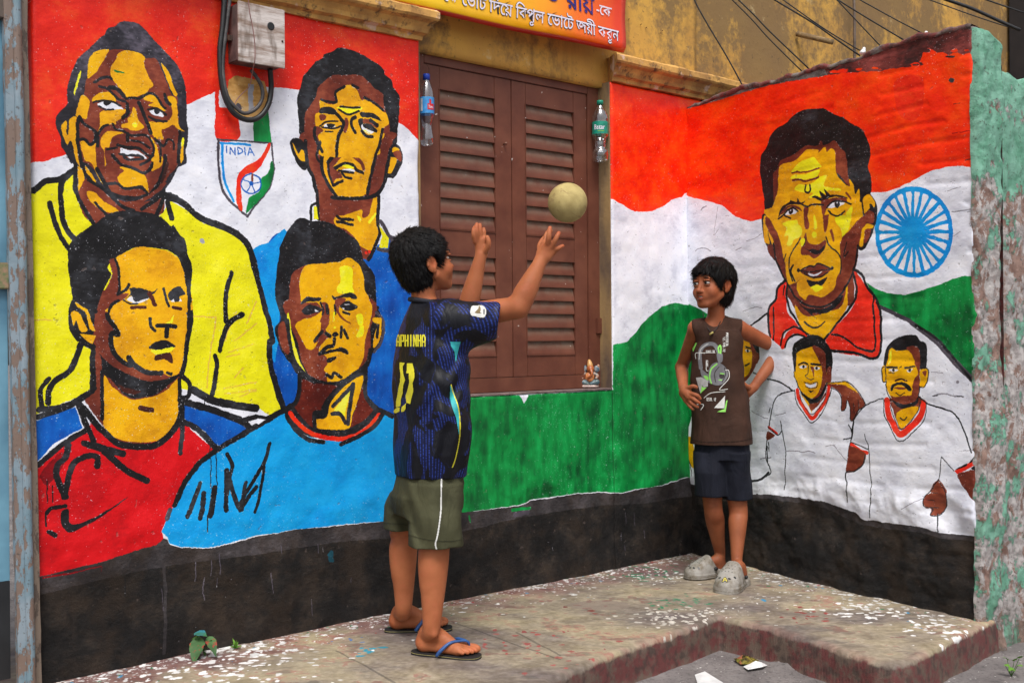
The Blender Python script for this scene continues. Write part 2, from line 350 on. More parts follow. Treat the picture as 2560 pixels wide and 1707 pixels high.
(KK, """
k 220,0 130,180 70,280 130,480 200,600 260,660 320,760 320,950 290,1060 180,1140 300,1350 500,1450 850,1450 1100,1300 1250,1180 1200,1120 1090,1020 1070,760 1130,540 1180,510 1260,300 1250,170 1200,90 1120,0
b 230,-60 1130,-60 1110,300 1120,520 1060,680 900,800 700,850 500,810 380,650 320,420 230,200
b 110,250 170,190 210,380 230,540 180,530 120,400
y 630,260 660,60 800,-30 1110,-30 1110,230 1060,400 1040,600 950,740 820,850 660,850 640,760 610,710 650,650 640,590 600,550 560,540 560,470 640,380 640,310; y 300,220 360,170 560,120 580,280 560,380 500,480 430,490 370,400 310,280
b 1110,250 1120,520 1050,680 930,780 1030,620 1060,400
l 205,120 230,110 250,300 310,500 360,650 440,800 340,700 280,560 240,400 215,250
b 590,40 660,80 660,220 620,290 690,350 560,400 500,430 560,330 580,200; k:35 590,300 510,400; k:40 630,320 680,350; k 700,330 740,300 775,330 730,360; k:35 800,250 800,360; k:30 830,280 870,370; l:18 712,90 712,180; l@12 728,255
b:35 760,80 820,170 900,210; k:28 820,90 890,120; l 960,120 1030,120 1040,330 960,355 1000,250
k:40 560,540 640,470 720,450 730,380; k 560,545 650,500 760,490 800,470 870,500 870,545 780,520 700,530 600,550; k 650,590 740,570 740,600 650,640; k:35 640,770 700,800 720,750 800,800
k:55 240,560 330,740 470,820 620,870 800,860 960,760 1080,650 1120,500; k:40 210,180 230,400 300,640 430,790
y 1150,150 1230,170 1240,300 1200,430 1150,470 1160,350 1190,230; k:35 1210,200 1190,360; v:30 1180,90 1265,200 1240,400 1160,520
m 370,820 500,860 780,900 700,1000 650,1070 620,1140 520,1170 500,1350 290,1130 350,980; m 1040,880 1060,1000 1130,1110 1170,1140 1050,1270 890,1340 950,1150 1010,950
y 1040,780 1020,900 980,1050 920,1220 890,1340 800,1370 600,1360 530,1340 510,1250 640,1240 680,1080 800,930 940,820
l! 715,1160 900,930 840,1220 790,1170; k:48 930,870 900,1080 870,1300; k:42 920,890 710,1110; k:42 700,1190 790,1200 840,1290
k:48 780,900 680,1010 620,1100 600,1180 510,1190 510,1340
S! 200,1230 300,1380 460,1480 650,1530 900,1510 1100,1400 1260,1230 1260,1600 150,1600
k:52 180,1160 300,1290 450,1390 650,1420 850,1390 1050,1290 1170,1170; e:46 235,1185 340,1315 500,1415 700,1462 900,1450 1080,1345 1210,1210; k:46 195,1210 300,1375 450,1475 600,1500; k:46 800,1520 1000,1430 1160,1320 1250,1200
k:50 0,1240 180,1150; k:50 1170,1130 1350,1220; k:50 340,780 340,950 290,1090 180,1150; k:50 1060,700 1060,950 1100,1060 1180,1130
"""),
(KJ, """
b 260,1100 270,800 310,690 470,600 400,700 390,900 400,1050 400,1200 340,1300 300,1300 260,1250
y 380,850 400,700 470,605 640,580 860,565 950,520 1020,520 1120,600 1180,750 1190,900 1240,1010 1250,1200 1240,1300 1100,1350 740,1300 560,1250 430,1240 390,1150 400,1050
l 880,640 950,605 1030,640 1045,700 1040,860 1050,940 870,950 835,880 890,800
b 390,1080 500,1060 600,1060 650,1150 550,1240 380,1260 330,1280; b 650,1060 745,1090 740,1300 640,1300 660,1200
k 395,1070 440,1010 480,990 640,1000 620,1040 480,1050 410,1085; k 780,970 830,990 950,950 1040,945 1085,990 1070,1020 940,1000 830,1030 790,1010
k 410,1160 480,1090 560,1090 660,1140 620,1180 540,1200 450,1205; w! 570,1140 620,1165 575,1180
b 830,1020 940,1010 940,1050 880,1100 870,1180 950,1270 1020,1320 980,1310 880,1240 820,1150; k 880,1100 960,1040 1040,1070 1100,1110 1080,1140 980,1165 900,1130; w 930,1080 1010,1090 960,1092; w 905,1125 940,1130 930,1145
k:28 640,1060 680,1150 670,1200; k:38 720,1090 735,1190; k:26 815,1100 820,1200; y 1290,1250 1390,1250 1390,1320 1300,1300
l 1080,1210 1160,1210 1165,1330 1110,1330; l:18 805,1180 805,1280; k:30 920,1175 1000,1205"""),
(T(0, 2), """
k:50 2350,775 2000,990 1840,1110 1700,1290 1600,1500
k:44 1840,1300 1740,1568; k:46 1870,1390 1850,1568; k:52 1970,1340 1935,1568; k:36 2090,1035 2130,1130 2110,1230 2080,1400; k:44 2080,1180 2070,1540; k:44 2100,1250 2140,1400 2190,1540; k:38 2250,1290 2210,1540; k:38 2350,1330 2200,1530; k:9 1930,950 1935,1350; k:9 1985,980 1990,1320"""),
(T(0, 3), "k:40 1740,-10 1720,40; k:44 1850,-20 1835,50; k:44 1935,-20 1920,30; k:12 1900,30 1900,175; v:44 1560,-20 1530,60"),
(T(1, 2), "k:34 0,790 250,640; k:36 122,935 85,1080 20,1190 -60,1330 -150,1480; k:30 75,1100 60,1230 20,1450 -20,1560; k:30 1,680 100,700"),
# ---- green under the window, with the curve up the corner
(N1, """
G! 1040,1000 1060,1000 1170,993 1280,987 1299,989 1310,1008 1321,987 1450,980 1534,974 1534,862 1569,854 1593,830 1607,808 1631,786 1653,767 1672,760 1688,757 1705,760 1760,770 1760,1195 1713,1192 1661,1208 1620,1218 1588,1222 1552,1231 1500,1229 1443,1232 1390,1240 1332,1247 1300,1262 1280,1264 1157,1279 1040,1296"""),
# ---- black foot of the wall
(N1, """
g! 60,1452 105,1439 180,1420 245,1405 300,1388 392,1362 409,1345 419,1348 425,1361 450,1368 490,1370 530,1368 572,1359 640,1340 749,1322 831,1315 900,1308 959,1302 1000,1300 1157,1279 1280,1266 1300,1264 1332,1250 1390,1242 1443,1234 1500,1231 1552,1233 1588,1224 1661,1210 1713,1194 1760,1185 1760,1240 1700,1245 1600,1262 1500,1266 1400,1280 1280,1300 1157,1330 1000,1345 831,1358 640,1388 500,1405 400,1420 245,1452 105,1490 60,1500
q! 60,1497 105,1486 245,1449 400,1417 500,1402 640,1385 831,1355 1000,1342 1157,1327 1280,1297 1400,1277 1500,1263 1600,1259 1700,1242 1760,1237 1790,1500 0,1900 0,1500
"""),
(N1, "u:8 820,1385 830,1400; u:12 826,1380 824,1398"),
(T(0, 3), "X:16 395,600 500,580 640,560 700,545; X:10 600,570 760,530 915,490; X:5 918,500 918,545; k:7 1148,600 1150,770; v:9 1790,460 1792,560 1788,630; v:8 1865,600 1858,700 1868,800; v:8 1925,440 1930,580; v:9 2005,380 2008,560; g:30 1500,400 1510,700 1505,1290; v:7 1480,700 1490,900; v:6 1980,600 1978,690; z@4 1640,1180 1790,1055 2110,610 2070,775"),
(T(1, 3), "v:8 130,560 140,740; v:6 225,300 228,370; v:6 555,290 558,370; v:5 505,800 508,950; v:6 870,600 872,640; z:4 600,320 605,360; G:12 1940,30 1950,90"),
(T(2, 3), "v:6 1030,0 1042,100; v:6 1110,10 1116,120; v:5 1200,160 1204,240; v:5 1005,180 1008,260; v:5 1032,300 1034,350; G:26 0,-20 60,-30 160,-40; v:40 20,20 140,0; z:4 330,270 345,275; z:4 370,320 372,350; z:4 1525,380 1530,420"),
]
RW_OPS = [
(N1, """
c! 1690,280 1785,243 1855,219 1920,203 2023,174 2072,161 2146,140 2260,98 2307,84 2410,60 2480,60 2480,250 1690,330
M! 2060,170 2146,143 2192,130 2260,108 2307,96 2410,72 2480,90 2480,250 2100,260
o! 1690,290 1705,276 1784,254 1855,232 1920,214 2029,195 2111,183 2150,180 2192,179 2233,171 2290,165 2300,150 2303,138 2308,126 2318,122 2330,124 2342,131 2356,130 2372,139 2390,130 2410,137 2430,131 2480,135 2480,425 2444,425 2405,415 2367,417 2334,425 2323,430 2301,441 2274,457 2241,472 2214,480 2177,481 2100,500 1904,547 1876,554 1838,541 1822,528 1806,514 1781,506 1754,499 1717,490 1690,485
e 2240,200 2300,190 2310,250 2290,300 2250,290 2235,240
G! 1690,750 1727,763 1754,774 1790,800 1790,900 1745,960 1733,1030 1713,1107 1690,1190
G! 2166,706 2188,721 2214,732 2260,737 2301,727 2342,713 2377,699 2405,691 2480,688 2480,975 2448,963 2388,900 2342,852 2270,800 2200,766
v! 2196,760 2270,794 2342,846 2388,894 2446,955 2436,966 2380,908 2336,858 2266,805 2196,770
g! 1690,1180 1721,1208 1800,1225 1879,1235 1920,1235 1988,1243 2056,1252 2111,1273 2138,1280 2157,1299 2220,1306 2301,1315 2356,1332 2418,1340 2480,1345 2480,1800 1690,1800
q! 1690,1185 1721,1213 1800,1232 1879,1244 1920,1246 1988,1256 2056,1268 2100,1290 2157,1312 2220,1322 2301,1330 2356,1345 2418,1352 2480,1360 2480,1800 1690,1800
"""),
# wheel
('wheel', None),
# ---- large head with red collar
(KL, """
k 180,1450 150,1200 120,1000 100,870 120,680 190,560 240,420 320,320 420,270 530,170 650,90 800,65 950,70 1080,140 1200,190 1330,270 1430,330 1500,470 1535,580 1530,720 1510,830 1550,960 1560,1100 1540,1180 1450,1260 1400,1300 1200,1300 900,1300 400,1300 250,1400
b 330,850 380,740 550,660 700,550 850,550 900,480 930,540 1000,520 1080,480 1150,580 1220,660 1250,900 1280,1080 1200,1000 1100,900 800,900 400,1000 330,1150 280,1270 280,1000 270,920
"""),
(KM, """
k 90,220 150,230 210,350 240,630 180,600 130,490 100,400; y 105,240 140,250 150,400 160,480 110,450; y 150,310 190,350 210,480 200,510 160,420; b 140,500 210,500 235,620 170,590
k 1020,60 1090,10 1160,120 1160,260 1100,440 1040,540 990,510 1000,300; y 1035,80 1090,30 1140,140 1100,110 1050,170; b 1060,180 1130,190 1130,290 1050,280; y 1060,300 1130,310 1120,340 1050,360 1040,500 1000,490 1010,350; b 1050,360 1110,350 1080,450 1050,480
b 330,860 900,830 940,760 960,980 900,1060 700,1360 660,1375 500,1300 400,1100
y 400,1060 500,1160 700,1120 850,1050 890,800 900,1060 700,1350 660,1370 500,1300 420,1180; b 900,850 940,760 960,980 900,1060
b 170,200 210,480 240,650 320,850 400,970 500,1060 700,1060 830,960 930,800 980,650 1000,400 1040,200
y 170,150 1040,100 1010,250 900,380 830,450 820,520 830,700 790,800 770,900 660,980 600,970 520,960 490,1010 420,930 410,850 440,820 380,850 330,850 300,620 250,420 180,280
b 460,500 500,380 520,470 600,490 680,450 690,500 650,560 580,620 520,590 450,580; b 490,150 530,270 530,340 490,330; b 660,130 720,130 700,340 670,360; b:24 740,360 760,450
k:13 450,430 400,520 350,620 350,740 370,830; k:14 690,420 720,500 810,580 830,680 820,760; k:16 380,680 360,740 390,830; k:10 320,580 300,640
k:10 480,500 500,430; k 470,520 520,540 560,530 620,540 680,490 660,550 600,580 540,560
l 285,290 410,260 430,300 460,330 460,400 390,450 370,500 330,490 340,410 300,410 320,340; l 780,230 900,200 940,140 920,250 900,350 860,400 840,440 830,350 780,290; l 575,230 590,220 605,300 600,340 580,340; l@25 580,400; l 450,450 480,430 490,460 460,510
b 440,740 520,690 570,690 620,670 720,710 750,700 690,770 600,795 520,790; w 515,755 580,768 645,745 600,780 540,780; k:13 440,735 520,690 570,695 620,670 740,715; k:10 450,740 570,745 740,715; k:13 480,760 560,795 640,790 700,750; k@15 425,730 745,710
k 500,820 600,835 700,795 650,870 600,865 540,885; l 540,890 600,870 660,890 600,935 560,910
b 500,990 560,970 620,980 680,990 780,940 830,960 760,1020 660,1060 540,1060
b 830,450 900,370 1030,230 1000,500 970,700 900,850 830,960 790,900 840,700; k:12 880,470 860,600 900,560
k 400,1000 500,1080 700,1080 850,960 820,1040 700,1130 560,1130 600,1180 480,1090; k:14 490,1210 560,1260 620,1260 680,1210
k:18 200,480 230,640 320,850 430,1010 560,1070 700,1060 830,960 950,730 990,500
r 310,840 240,920 230,1000 170,1080 150,1200 165,1340 220,1400 290,1440 300,1290 440,1270 330,1120 320,960; r 950,750 1010,800 1060,880 1130,980 1180,1100 1200,1450 1170,1540 1000,1530 740,1480 690,1390 750,1300 960,1040
k:22 300,830 240,900 225,1000 160,1090 155,1250 170,1350; k:20 325,870 320,1000 380,1150 480,1290 520,1330; k:16 205,1080 200,1380; k:12 300,870 290,960
k:24 950,720 1030,780 1070,880 1140,970 1190,1100 1205,1300 1200,1500 1130,1550 960,1500 740,1480
k:22 950,760 970,990 750,1290 680,1370; k:18 1130,980 1140,1200 1150,1470 1000,1450 850,1350 750,1330
r:46 290,1440 330,1340 400,1295 500,1330; k:18 270,1430 290,1320 380,1260 460,1280 530,1330; k:18 310,1450 340,1370 420,1330 520,1360
k:15 -260,1500 -150,1350 0,1240 160,1120
"""),
(KL, """
y 230,1420 280,1300 340,1100 345,900 380,800 550,750 640,680 720,600 860,600 870,640 950,560 980,630 1040,580 1080,650 1100,900 1200,1030 1280,1080 1270,980 1320,1050 1350,1180 1400,1110 1410,1300 1450,1400 1400,1450 900,1450 260,1480
l 510,895 600,790 730,720 815,705 900,810 870,830 750,880 600,880; l 510,980 550,930 700,920 870,860 880,900 850,950 700,990; l 555,1120 620,1050 700,1060 780,1040 900,950 970,940 940,1040 960,1080 1140,1110 1150,1140 1000,1130 940,1180 880,1210 750,1230 800,1170 700,1160
b:20 520,900 650,890 760,880 870,840; b:22 530,1000 620,990 720,1010 870,960; k:22 710,1060 695,1130 740,1165 770,1120 760,1060
k 780,1220 850,1205 900,1230 880,1130 960,1200 940,1110 1020,1180 1150,1190 1250,1240 1100,1210 1000,1230 980,1280 900,1270; k 340,1480 350,1400 400,1330 480,1290 500,1260 580,1280 600,1230 640,1290 700,1270 650,1320 560,1310 460,1330 390,1400
b 900,1280 1000,1240 1200,1220 1240,1290 1150,1260 1050,1280 980,1360 940,1450 920,1450; w 985,1360 1050,1290 1110,1275 1210,1300 1150,1330 1050,1360; k 1070,1290 1145,1285 1130,1350 1090,1352; w@9 1108,1290; k:22 980,1355 1050,1280 1150,1268 1300,1310
b 350,1450 420,1360 520,1320 620,1350 650,1400 560,1360 480,1350 410,1430; w 415,1450 480,1380 530,1370 590,1410 540,1440; k@34 505,1402; w@9 500,1390; k:22 340,1500 410,1450 470,1380 540,1360 600,1410; k:18 420,1460 500,1495
b 680,1350 740,1360 720,1480 680,1480; k:22 650,1310 720,1345 800,1320 930,1320
k:20 1000,1400 1050,1450 1120,1465 1210,1400; l 1290,1350 1320,1360 1280,1480 1200,1480
k:26 1440,1250 1460,1450; y 1450,1230 1530,1180 1600,1280 1590,1350 1540,1290 1480,1350
b:24 1230,1160 1290,1240; l! 815,1455 830,1480 840,1568 812,1568
"""),
# ---- two small figures in white shirts
(KN, """
k 290,450 260,300 245,200 260,120 330,70 400,50 470,70 520,130 550,200 545,330 520,420 500,440 300,440
y 275,230 290,180 400,140 440,150 500,300 500,440 440,510 380,530 320,490 280,380
b 400,140 440,140 490,180 500,250 500,430 450,520 400,530 440,490 470,400 470,300 450,250; b 510,310 540,300 540,400 505,410; y 262,330 280,340 282,395 268,380
k:12 295,275 330,260 362,272; k:14 390,270 460,278; w 300,292 330,278 360,292 330,306; k@11 332,291; w 405,300 430,288 460,303 430,315; k@11 431,300; k:6 370,280 365,340 345,360 370,387 410,380; b 385,290 408,300 410,370 395,330
w 345,418 385,428 425,415 420,440 385,450 355,440; k:6 335,410 385,420 435,410 425,445 385,455 345,440; k 360,467 385,475 410,467 385,490
k:6 262,330 275,390 320,490 380,530; k 310,470 340,540 400,580 460,540 500,460 500,420 450,510 380,530; y 310,500 350,560 395,640 370,560; b 370,575 450,550 500,480 490,520 400,620
r:28 285,465 300,540 340,610 395,680 460,600 510,530 525,440; k:7 265,470 280,560 330,640 393,715 480,620 540,480 540,440; k:5 305,480 320,560 395,650 490,540 505,450
k:8 265,470 140,510 90,620 70,740; k:7 60,380 165,410 245,470; k:7 155,700 175,800 195,950 180,1140 175,1220; r:20 70,750 125,795; k:8 60,745 130,805 165,780; b 55,780 115,810 50,840; k:8 50,840 45,980 75,1060 70,1100 0,1140; k:6 80,600 66,635
b 505,415 600,410 700,440 780,540 795,580 750,620 720,690 690,690 685,600 665,540 655,600 640,620 620,610 620,520 590,470; y 505,415 640,405 700,440 740,490 640,430
k:7 505,412 650,405 720,450 790,550 795,590 745,620 710,690; k:6 540,450 590,475 620,530 620,610 640,622 655,600 665,540 685,600 685,690 710,692; k:5 710,560 715,640; k:5 745,540 750,610
k:7 710,700 695,800 670,900 660,1000; k:8 670,730 690,770 685,820 630,840
"""),
(KO, """
k 345,290 340,200 370,120 440,70 560,50 600,95 650,130 650,300 600,310 500,300
y 350,290 380,160 430,170 500,165 580,150 590,250 590,400 580,480 520,550 430,560 380,510 350,410
b 500,150 580,140 600,200 600,300 590,500 520,560 440,560 380,510 430,520 530,520 550,400 590,340 560,270 540,200; l! 372,200 392,160 385,240 365,280
y 322,300 345,290 345,400 325,400; y 605,310 640,300 665,330 640,440 600,440 600,380; b 620,330 650,320 640,370; k:7 345,292 322,310 325,400 348,405; k:7 605,305 650,300 668,340 640,440 600,445
k:13 360,296 430,298; k:13 490,302 560,290; w 370,318 400,308 440,316 400,330; k@10 405,318; w 500,318 545,312 520,335; k@11 522,318; k:6 370,335 410,340; k:7 450,300 465,290
k 382,470 395,425 460,408 520,430 538,470 515,470 480,436 420,436 398,470; b 420,448 490,448 490,462 420,462; k:7 420,488 455,508 490,488; n:12 415,400 450,385 500,400
k:7 350,290 350,400 370,510 430,560 520,560 590,500 600,440
b 380,530 590,510 600,600 470,760 420,680 400,600; k 390,540 470,575 560,550 590,510 570,580 460,606; y 425,680 450,620 585,590 560,660 470,755; k:8 455,680 480,695 505,670
r:46 357,545 372,660 400,720 457,800 540,740 610,660 630,565; k:7 333,540 340,660 380,740 455,855 560,780 640,680 650,570; k:6 385,540 400,650 465,765 580,640 600,560
k:8 330,530 280,545 190,590 110,690 90,780 60,960; k:11 590,515 660,570 750,600 860,650 920,750 990,940
r:26 85,880 140,920 200,940; k:7 80,860 210,915; k:7 185,800 215,920 220,1070 235,1190 225,1430; b 75,890 190,945 170,1020 110,1080 45,1080 60,960; k:9 190,950 165,1030 100,1080 45,1085 42,1140 55,1180 50,1310
k:7 770,970 750,1140; k:7 770,970 860,1075; r! 865,1075 1035,980 1040,1020 885,1102; k 870,1068 950,1020 950,1040; k 970,1020 1030,950 1037,980; k 985,1060 1040,1025 1040,1070; b 885,1110 1000,1070 1060,1100 1050,1300 1000,1290 950,1230
b 745,1140 790,1200 800,1270 760,1390 690,1410 680,1360 650,1350 640,1270 690,1240 680,1220; k:7 745,1140 680,1230 640,1275 645,1340 690,1360 685,1410 750,1400 800,1270 745,1140; k:5 700,1240 740,1240; k:5 650,1290 710,1300; k:5 680,1350 730,1355; k:9 725,1400 745,1530
k:20 570,-20 640,20 720,75 800,160 900,280 1020,430
"""),
(N1, 'c! 2450,379 2439,384 2432,389 2450,393; c! 2450,404 2436,409 2432,414 2450,419; M! 2453,655 2442,660 2438,665 2453,670; M! 2450,387 2440,393 2438,399 2450,404; c! 2457,1207 2441,1217 2441,1227 2457,1235; c! 2449,177 2436,183 2433,190 2449,196; M! 2455,939 2442,949 2440,958 2455,966; M! 2449,266 2438,278 2437,290 2449,300; M! 2449,279 2437,287 2432,295 2449,301; c! 2452,538 2437,543 2434,547 2452,551; M! 2451,479 2439,488 2437,498 2451,506; c! 2450,339 2438,347 2437,355 2450,363; z! 2457,1143 2444,1151 2439,1160 2457,1167; M! 2448,116 2437,121 2434,127 2448,133; M! 2451,463 2440,470 2435,478 2451,484; M! 2458,1242 2445,1246 2440,1249 2458,1253; M! 2448,116 2434,123 2431,129 2448,135; M! 2457,1201 2446,1210 2444,1219 2457,1226; c! 2454,821 2442,826 2440,830 2454,834; M! 2456,1035 2442,1040 2441,1045 2456,1049; M! 2458,1300 2447,1304 2446,1307 2458,1310; z! 2455,904 2442,910 2442,916 2455,921; c! 2448,105 2432,111 2431,116 2448,121; M! 2457,1154 2445,1165 2440,1176 2457,1185; M! 2458,1287 2446,1291 2443,1295 2458,1299; M! 2453,680 2441,685 2440,689 2453,693; M! 2455,981 2442,985 2440,990 2455,993; c! 2456,1100 2444,1104 2442,1108 2456,1111; c! 2449,227 2435,237 2433,247 2449,256; M! 2457,1103 2444,1116 2441,1128 2457,1139; o 2190,170 2195,169 2203,166 2206,172 2196,174; M 2290,128 2299,124 2311,123 2316,129 2301,132; M 2178,171 2185,163 2193,165 2197,174 2186,177; M 2343,128 2348,123 2354,124 2357,129 2348,131; M 2175,171 2184,169 2195,168 2200,172 2185,174; M 2280,162 2289,159 2301,159 2306,163 2290,165; M 2376,128 2384,120 2394,122 2398,130 2385,133; M 2293,128 2298,122 2305,124 2308,129 2299,131; M 2260,164 2263,161 2268,162 2269,165 2264,167; M 2170,172 2176,168 2183,170 2187,173 2177,175; M 2167,172 2176,170 2187,169 2192,173 2177,175; M 2163,173 2167,170 2173,169 2176,175 2168,177; M 2366,128 2373,122 2382,122 2386,130 2374,133; o 2113,178 2117,174 2121,175 2123,178 2117,180; o 2429,128 2438,125 2450,122 2455,130 2439,133; M 2143,175 2147,171 2153,172 2156,176 2148,177; e 2397,128 2406,126 2418,125 2423,128 2407,130; e 2433,128 2436,120 2440,122 2442,130 2437,133; o 2310,128 2316,121 2323,122 2326,130 2317,133; M 2291,161 2296,156 2303,158 2306,163 2297,164; e 2091,179 2100,174 2111,173 2117,181 2101,184; M 2131,176 2136,171 2142,172 2144,177 2136,179; o 2094,179 2100,177 2109,177 2113,180 2101,181; o 2139,174 2148,171 2160,172 2166,175 2149,177; e 2276,163 2282,157 2288,157 2291,165 2282,168; o 2272,163 2281,158 2293,157 2298,165 2282,169; M 2153,174 2157,173 2163,171 2165,175 2158,176; M 2394,128 2400,121 2409,123 2413,129 2401,132; M 2228,167 2236,161 2245,162 2250,169 2237,172; e 2430,128 2436,125 2444,124 2447,129 2437,131; M 2163,172 2173,167 2185,167 2190,174 2174,178; M 2425,128 2431,120 2440,122 2443,130 2432,133; M 2279,162 2285,159 2292,160 2295,163 2285,165; M 2117,177 2122,175 2130,175 2133,178 2123,179; o 2180,171 2185,168 2192,169 2195,172 2186,173; o 2073,181 2081,176 2092,177 2097,182 2082,184; e 2377,128 2384,124 2392,123 2396,129 2385,132; M 2249,164 2259,157 2271,160 2277,166 2260,169; M 2197,169 2206,163 2218,165 2224,171 2208,174; M 2307,128 2313,122 2321,123 2324,129 2314,132'),
(T(3, 0), "k:8 1800,1470 1840,1462 1900,1452; X:5 1690,1228 1740,1222 1890,1195; k 1625,525 1650,512 1720,518 1700,535; k 1655,745 1680,722 1715,730 1690,765; k:5 1700,960 1760,948"),
(T(3, 1), "z:7 1680,375 1800,362 1900,345 1935,350; z:5 1640,190 1700,165 1760,150; z:5 1700,600 1760,560; z:8 1820,380 1870,370"),
(KN, "z:6 200,928 270,925 330,935 370,925 420,940; z:5 500,890 560,885 600,940 655,1000; z:7 0,985 80,975; z:5 120,660 200,640"),
(KO, "z:10 700,510 760,495 810,500 860,515 925,518; k:7 705,510 735,505; k:7 880,515 920,518; z@12 885,407; z:6 930,925 1000,920 1070,915; z:5 480,1360 600,1300 640,1280; z:5 690,330 780,335"),
(T(2, 1), "z:9 1740,360 1755,335 1785,325; z:7 1190,740 1230,728 1300,712; z:6 1300,712 1360,725 1400,770; z@6 1328,832; z:6 1690,735 1720,715 1780,712 1830,735; z:6 2055,735 2110,705; z@7 1575,632 1600,685 1630,692; z:5 2150,650 2220,625 2290,575; z:4 1410,945 1450,935; z@5 955,680 1025,1275; z:4 2130,1290 2230,1250 2300,1255; z:4 1890,330 1860,575 1900,540"),
(T(1, 0), "z@8 300,885; z:5 280,880 320,890; z@6 190,1005"),
(T(2, 2), "z:6 2205,640 2300,690 2350,700; z:5 2080,250 2080,400"),
# ---- figure half hidden at the corner
(T(2, 2), """
k 2130,-40 2240,-30 2275,100 2260,170 2150,100; b 2120,-20 2230,60 2250,180 2210,280 2120,380 2080,300; y 2110,0 2175,0 2205,130 2190,260 2120,330 2090,250; k:14 2140,50 2190,60; w 2140,75 2190,80 2160,100; k@12 2165,85; k:14 2140,220 2180,200; b 2230,110 2270,110 2260,190 2220,200
k:10 2220,280 2260,300
y 1612,880 1665,900 1690,1130 1645,1140 1615,1000; k:9 1612,880 1615,1000 1645,1140; k:8 1640,1150 1655,1230; k:10 2340,960 2345,1110; k:18 2200,1280 2290,1260 2350,1200
"""),
(T(3, 2), "k:9 1,340 130,380 240,450; k:9 0,920 10,1000"),
]
# ---------------------------------------------------------------- paint colours: (low, mid, high, gloss)
COL = {
 'w': ((196, 198, 212), (226, 228, 238), (236, 236, 242), .25), 'e': ((206, 20, 10), (228, 38, 16), (238, 84, 28), .7),
 'o': ((222, 22, 6), (243, 50, 8), (250, 84, 14), .8), 'D': ((0, 48, 128), (0, 84, 178), (10, 125, 215), .6),
 'B': ((0, 112, 200), (0, 146, 222), (30, 165, 230), .6), 'S': ((0, 136, 208), (0, 152, 222), (25, 165, 228), .5),
 'Y': ((208, 200, 20), (230, 224, 8), (238, 232, 60), .45), 'y': ((202, 138, 6), (230, 168, 2), (240, 184, 8), .6),
 'l': ((222, 214, 20), (238, 232, 22), (242, 240, 110), .6), 'b': ((88, 34, 24), (118, 50, 34), (152, 78, 54), .6),
 'n': ((42, 18, 16), (60, 26, 20), (104, 48, 34), .6), 'm': ((66, 16, 10), (88, 24, 15), (128, 48, 32), .6),
 'k': ((14, 14, 16), (24, 23, 26), (56, 58, 64), .6), 'h': ((26, 24, 30), (42, 40, 48), (92, 86, 100), .6),
 'v': ((52, 48, 56), (72, 66, 76), (104, 98, 108), .5), 'G': ((0, 74, 34), (2, 124, 54), (14, 160, 76), .6),
 'R': ((168, 0, 12), (204, 4, 16), (220, 20, 30), .6), 'X': ((96, 0, 8), (130, 0, 12), (170, 0, 14), .6),
 'r': ((205, 28, 18), (232, 44, 24), (244, 86, 60), .6), 's': ((208, 170, 60), (222, 186, 66), (230, 214, 40), .4),
 'W': ((130, 130, 140), (160, 160, 168), (190, 190, 196), .2), 'M': ((48, 24, 24), (92, 38, 36), (140, 66, 62), .3),
 'c': ((84, 78, 76), (122, 114, 112), (160, 150, 144), .1), 'g': ((40, 37, 39), (58, 54, 56), (84, 79, 82), .15),
 'q': ((15, 14, 15), (29, 26, 25), (54, 46, 40), .15), 'z': ((110, 106, 114), (140, 137, 146), (168, 165, 174), .22), 'p': ((150, 104, 50), (198, 150, 84), (214, 180, 130), .2), 'u': ((10, 50, 60), (16, 62, 76), (20, 90, 110), .3)}
KEYS = list(COL); PAL = {c: i + 1 for i, c in enumerate(KEYS)}
LUT = np.zeros((len(KEYS) + 1, 3, 3), np.float32); GL = np.zeros(len(KEYS) + 1, np.float32)
for c, i in PAL.items():
    LUT[i] = np.array(COL[c][:3], np.float32) / 255; GL[i] = COL[c][3]
AMP = np.full(len(KEYS) + 1, .62, np.float32)
for c_ in 'GMcqgpkh': AMP[PAL[c_]] = .95
for c_ in 'yb': AMP[PAL[c_]] = .85
LUT[0] = LUT[PAL['w']]; GL[0] = .25

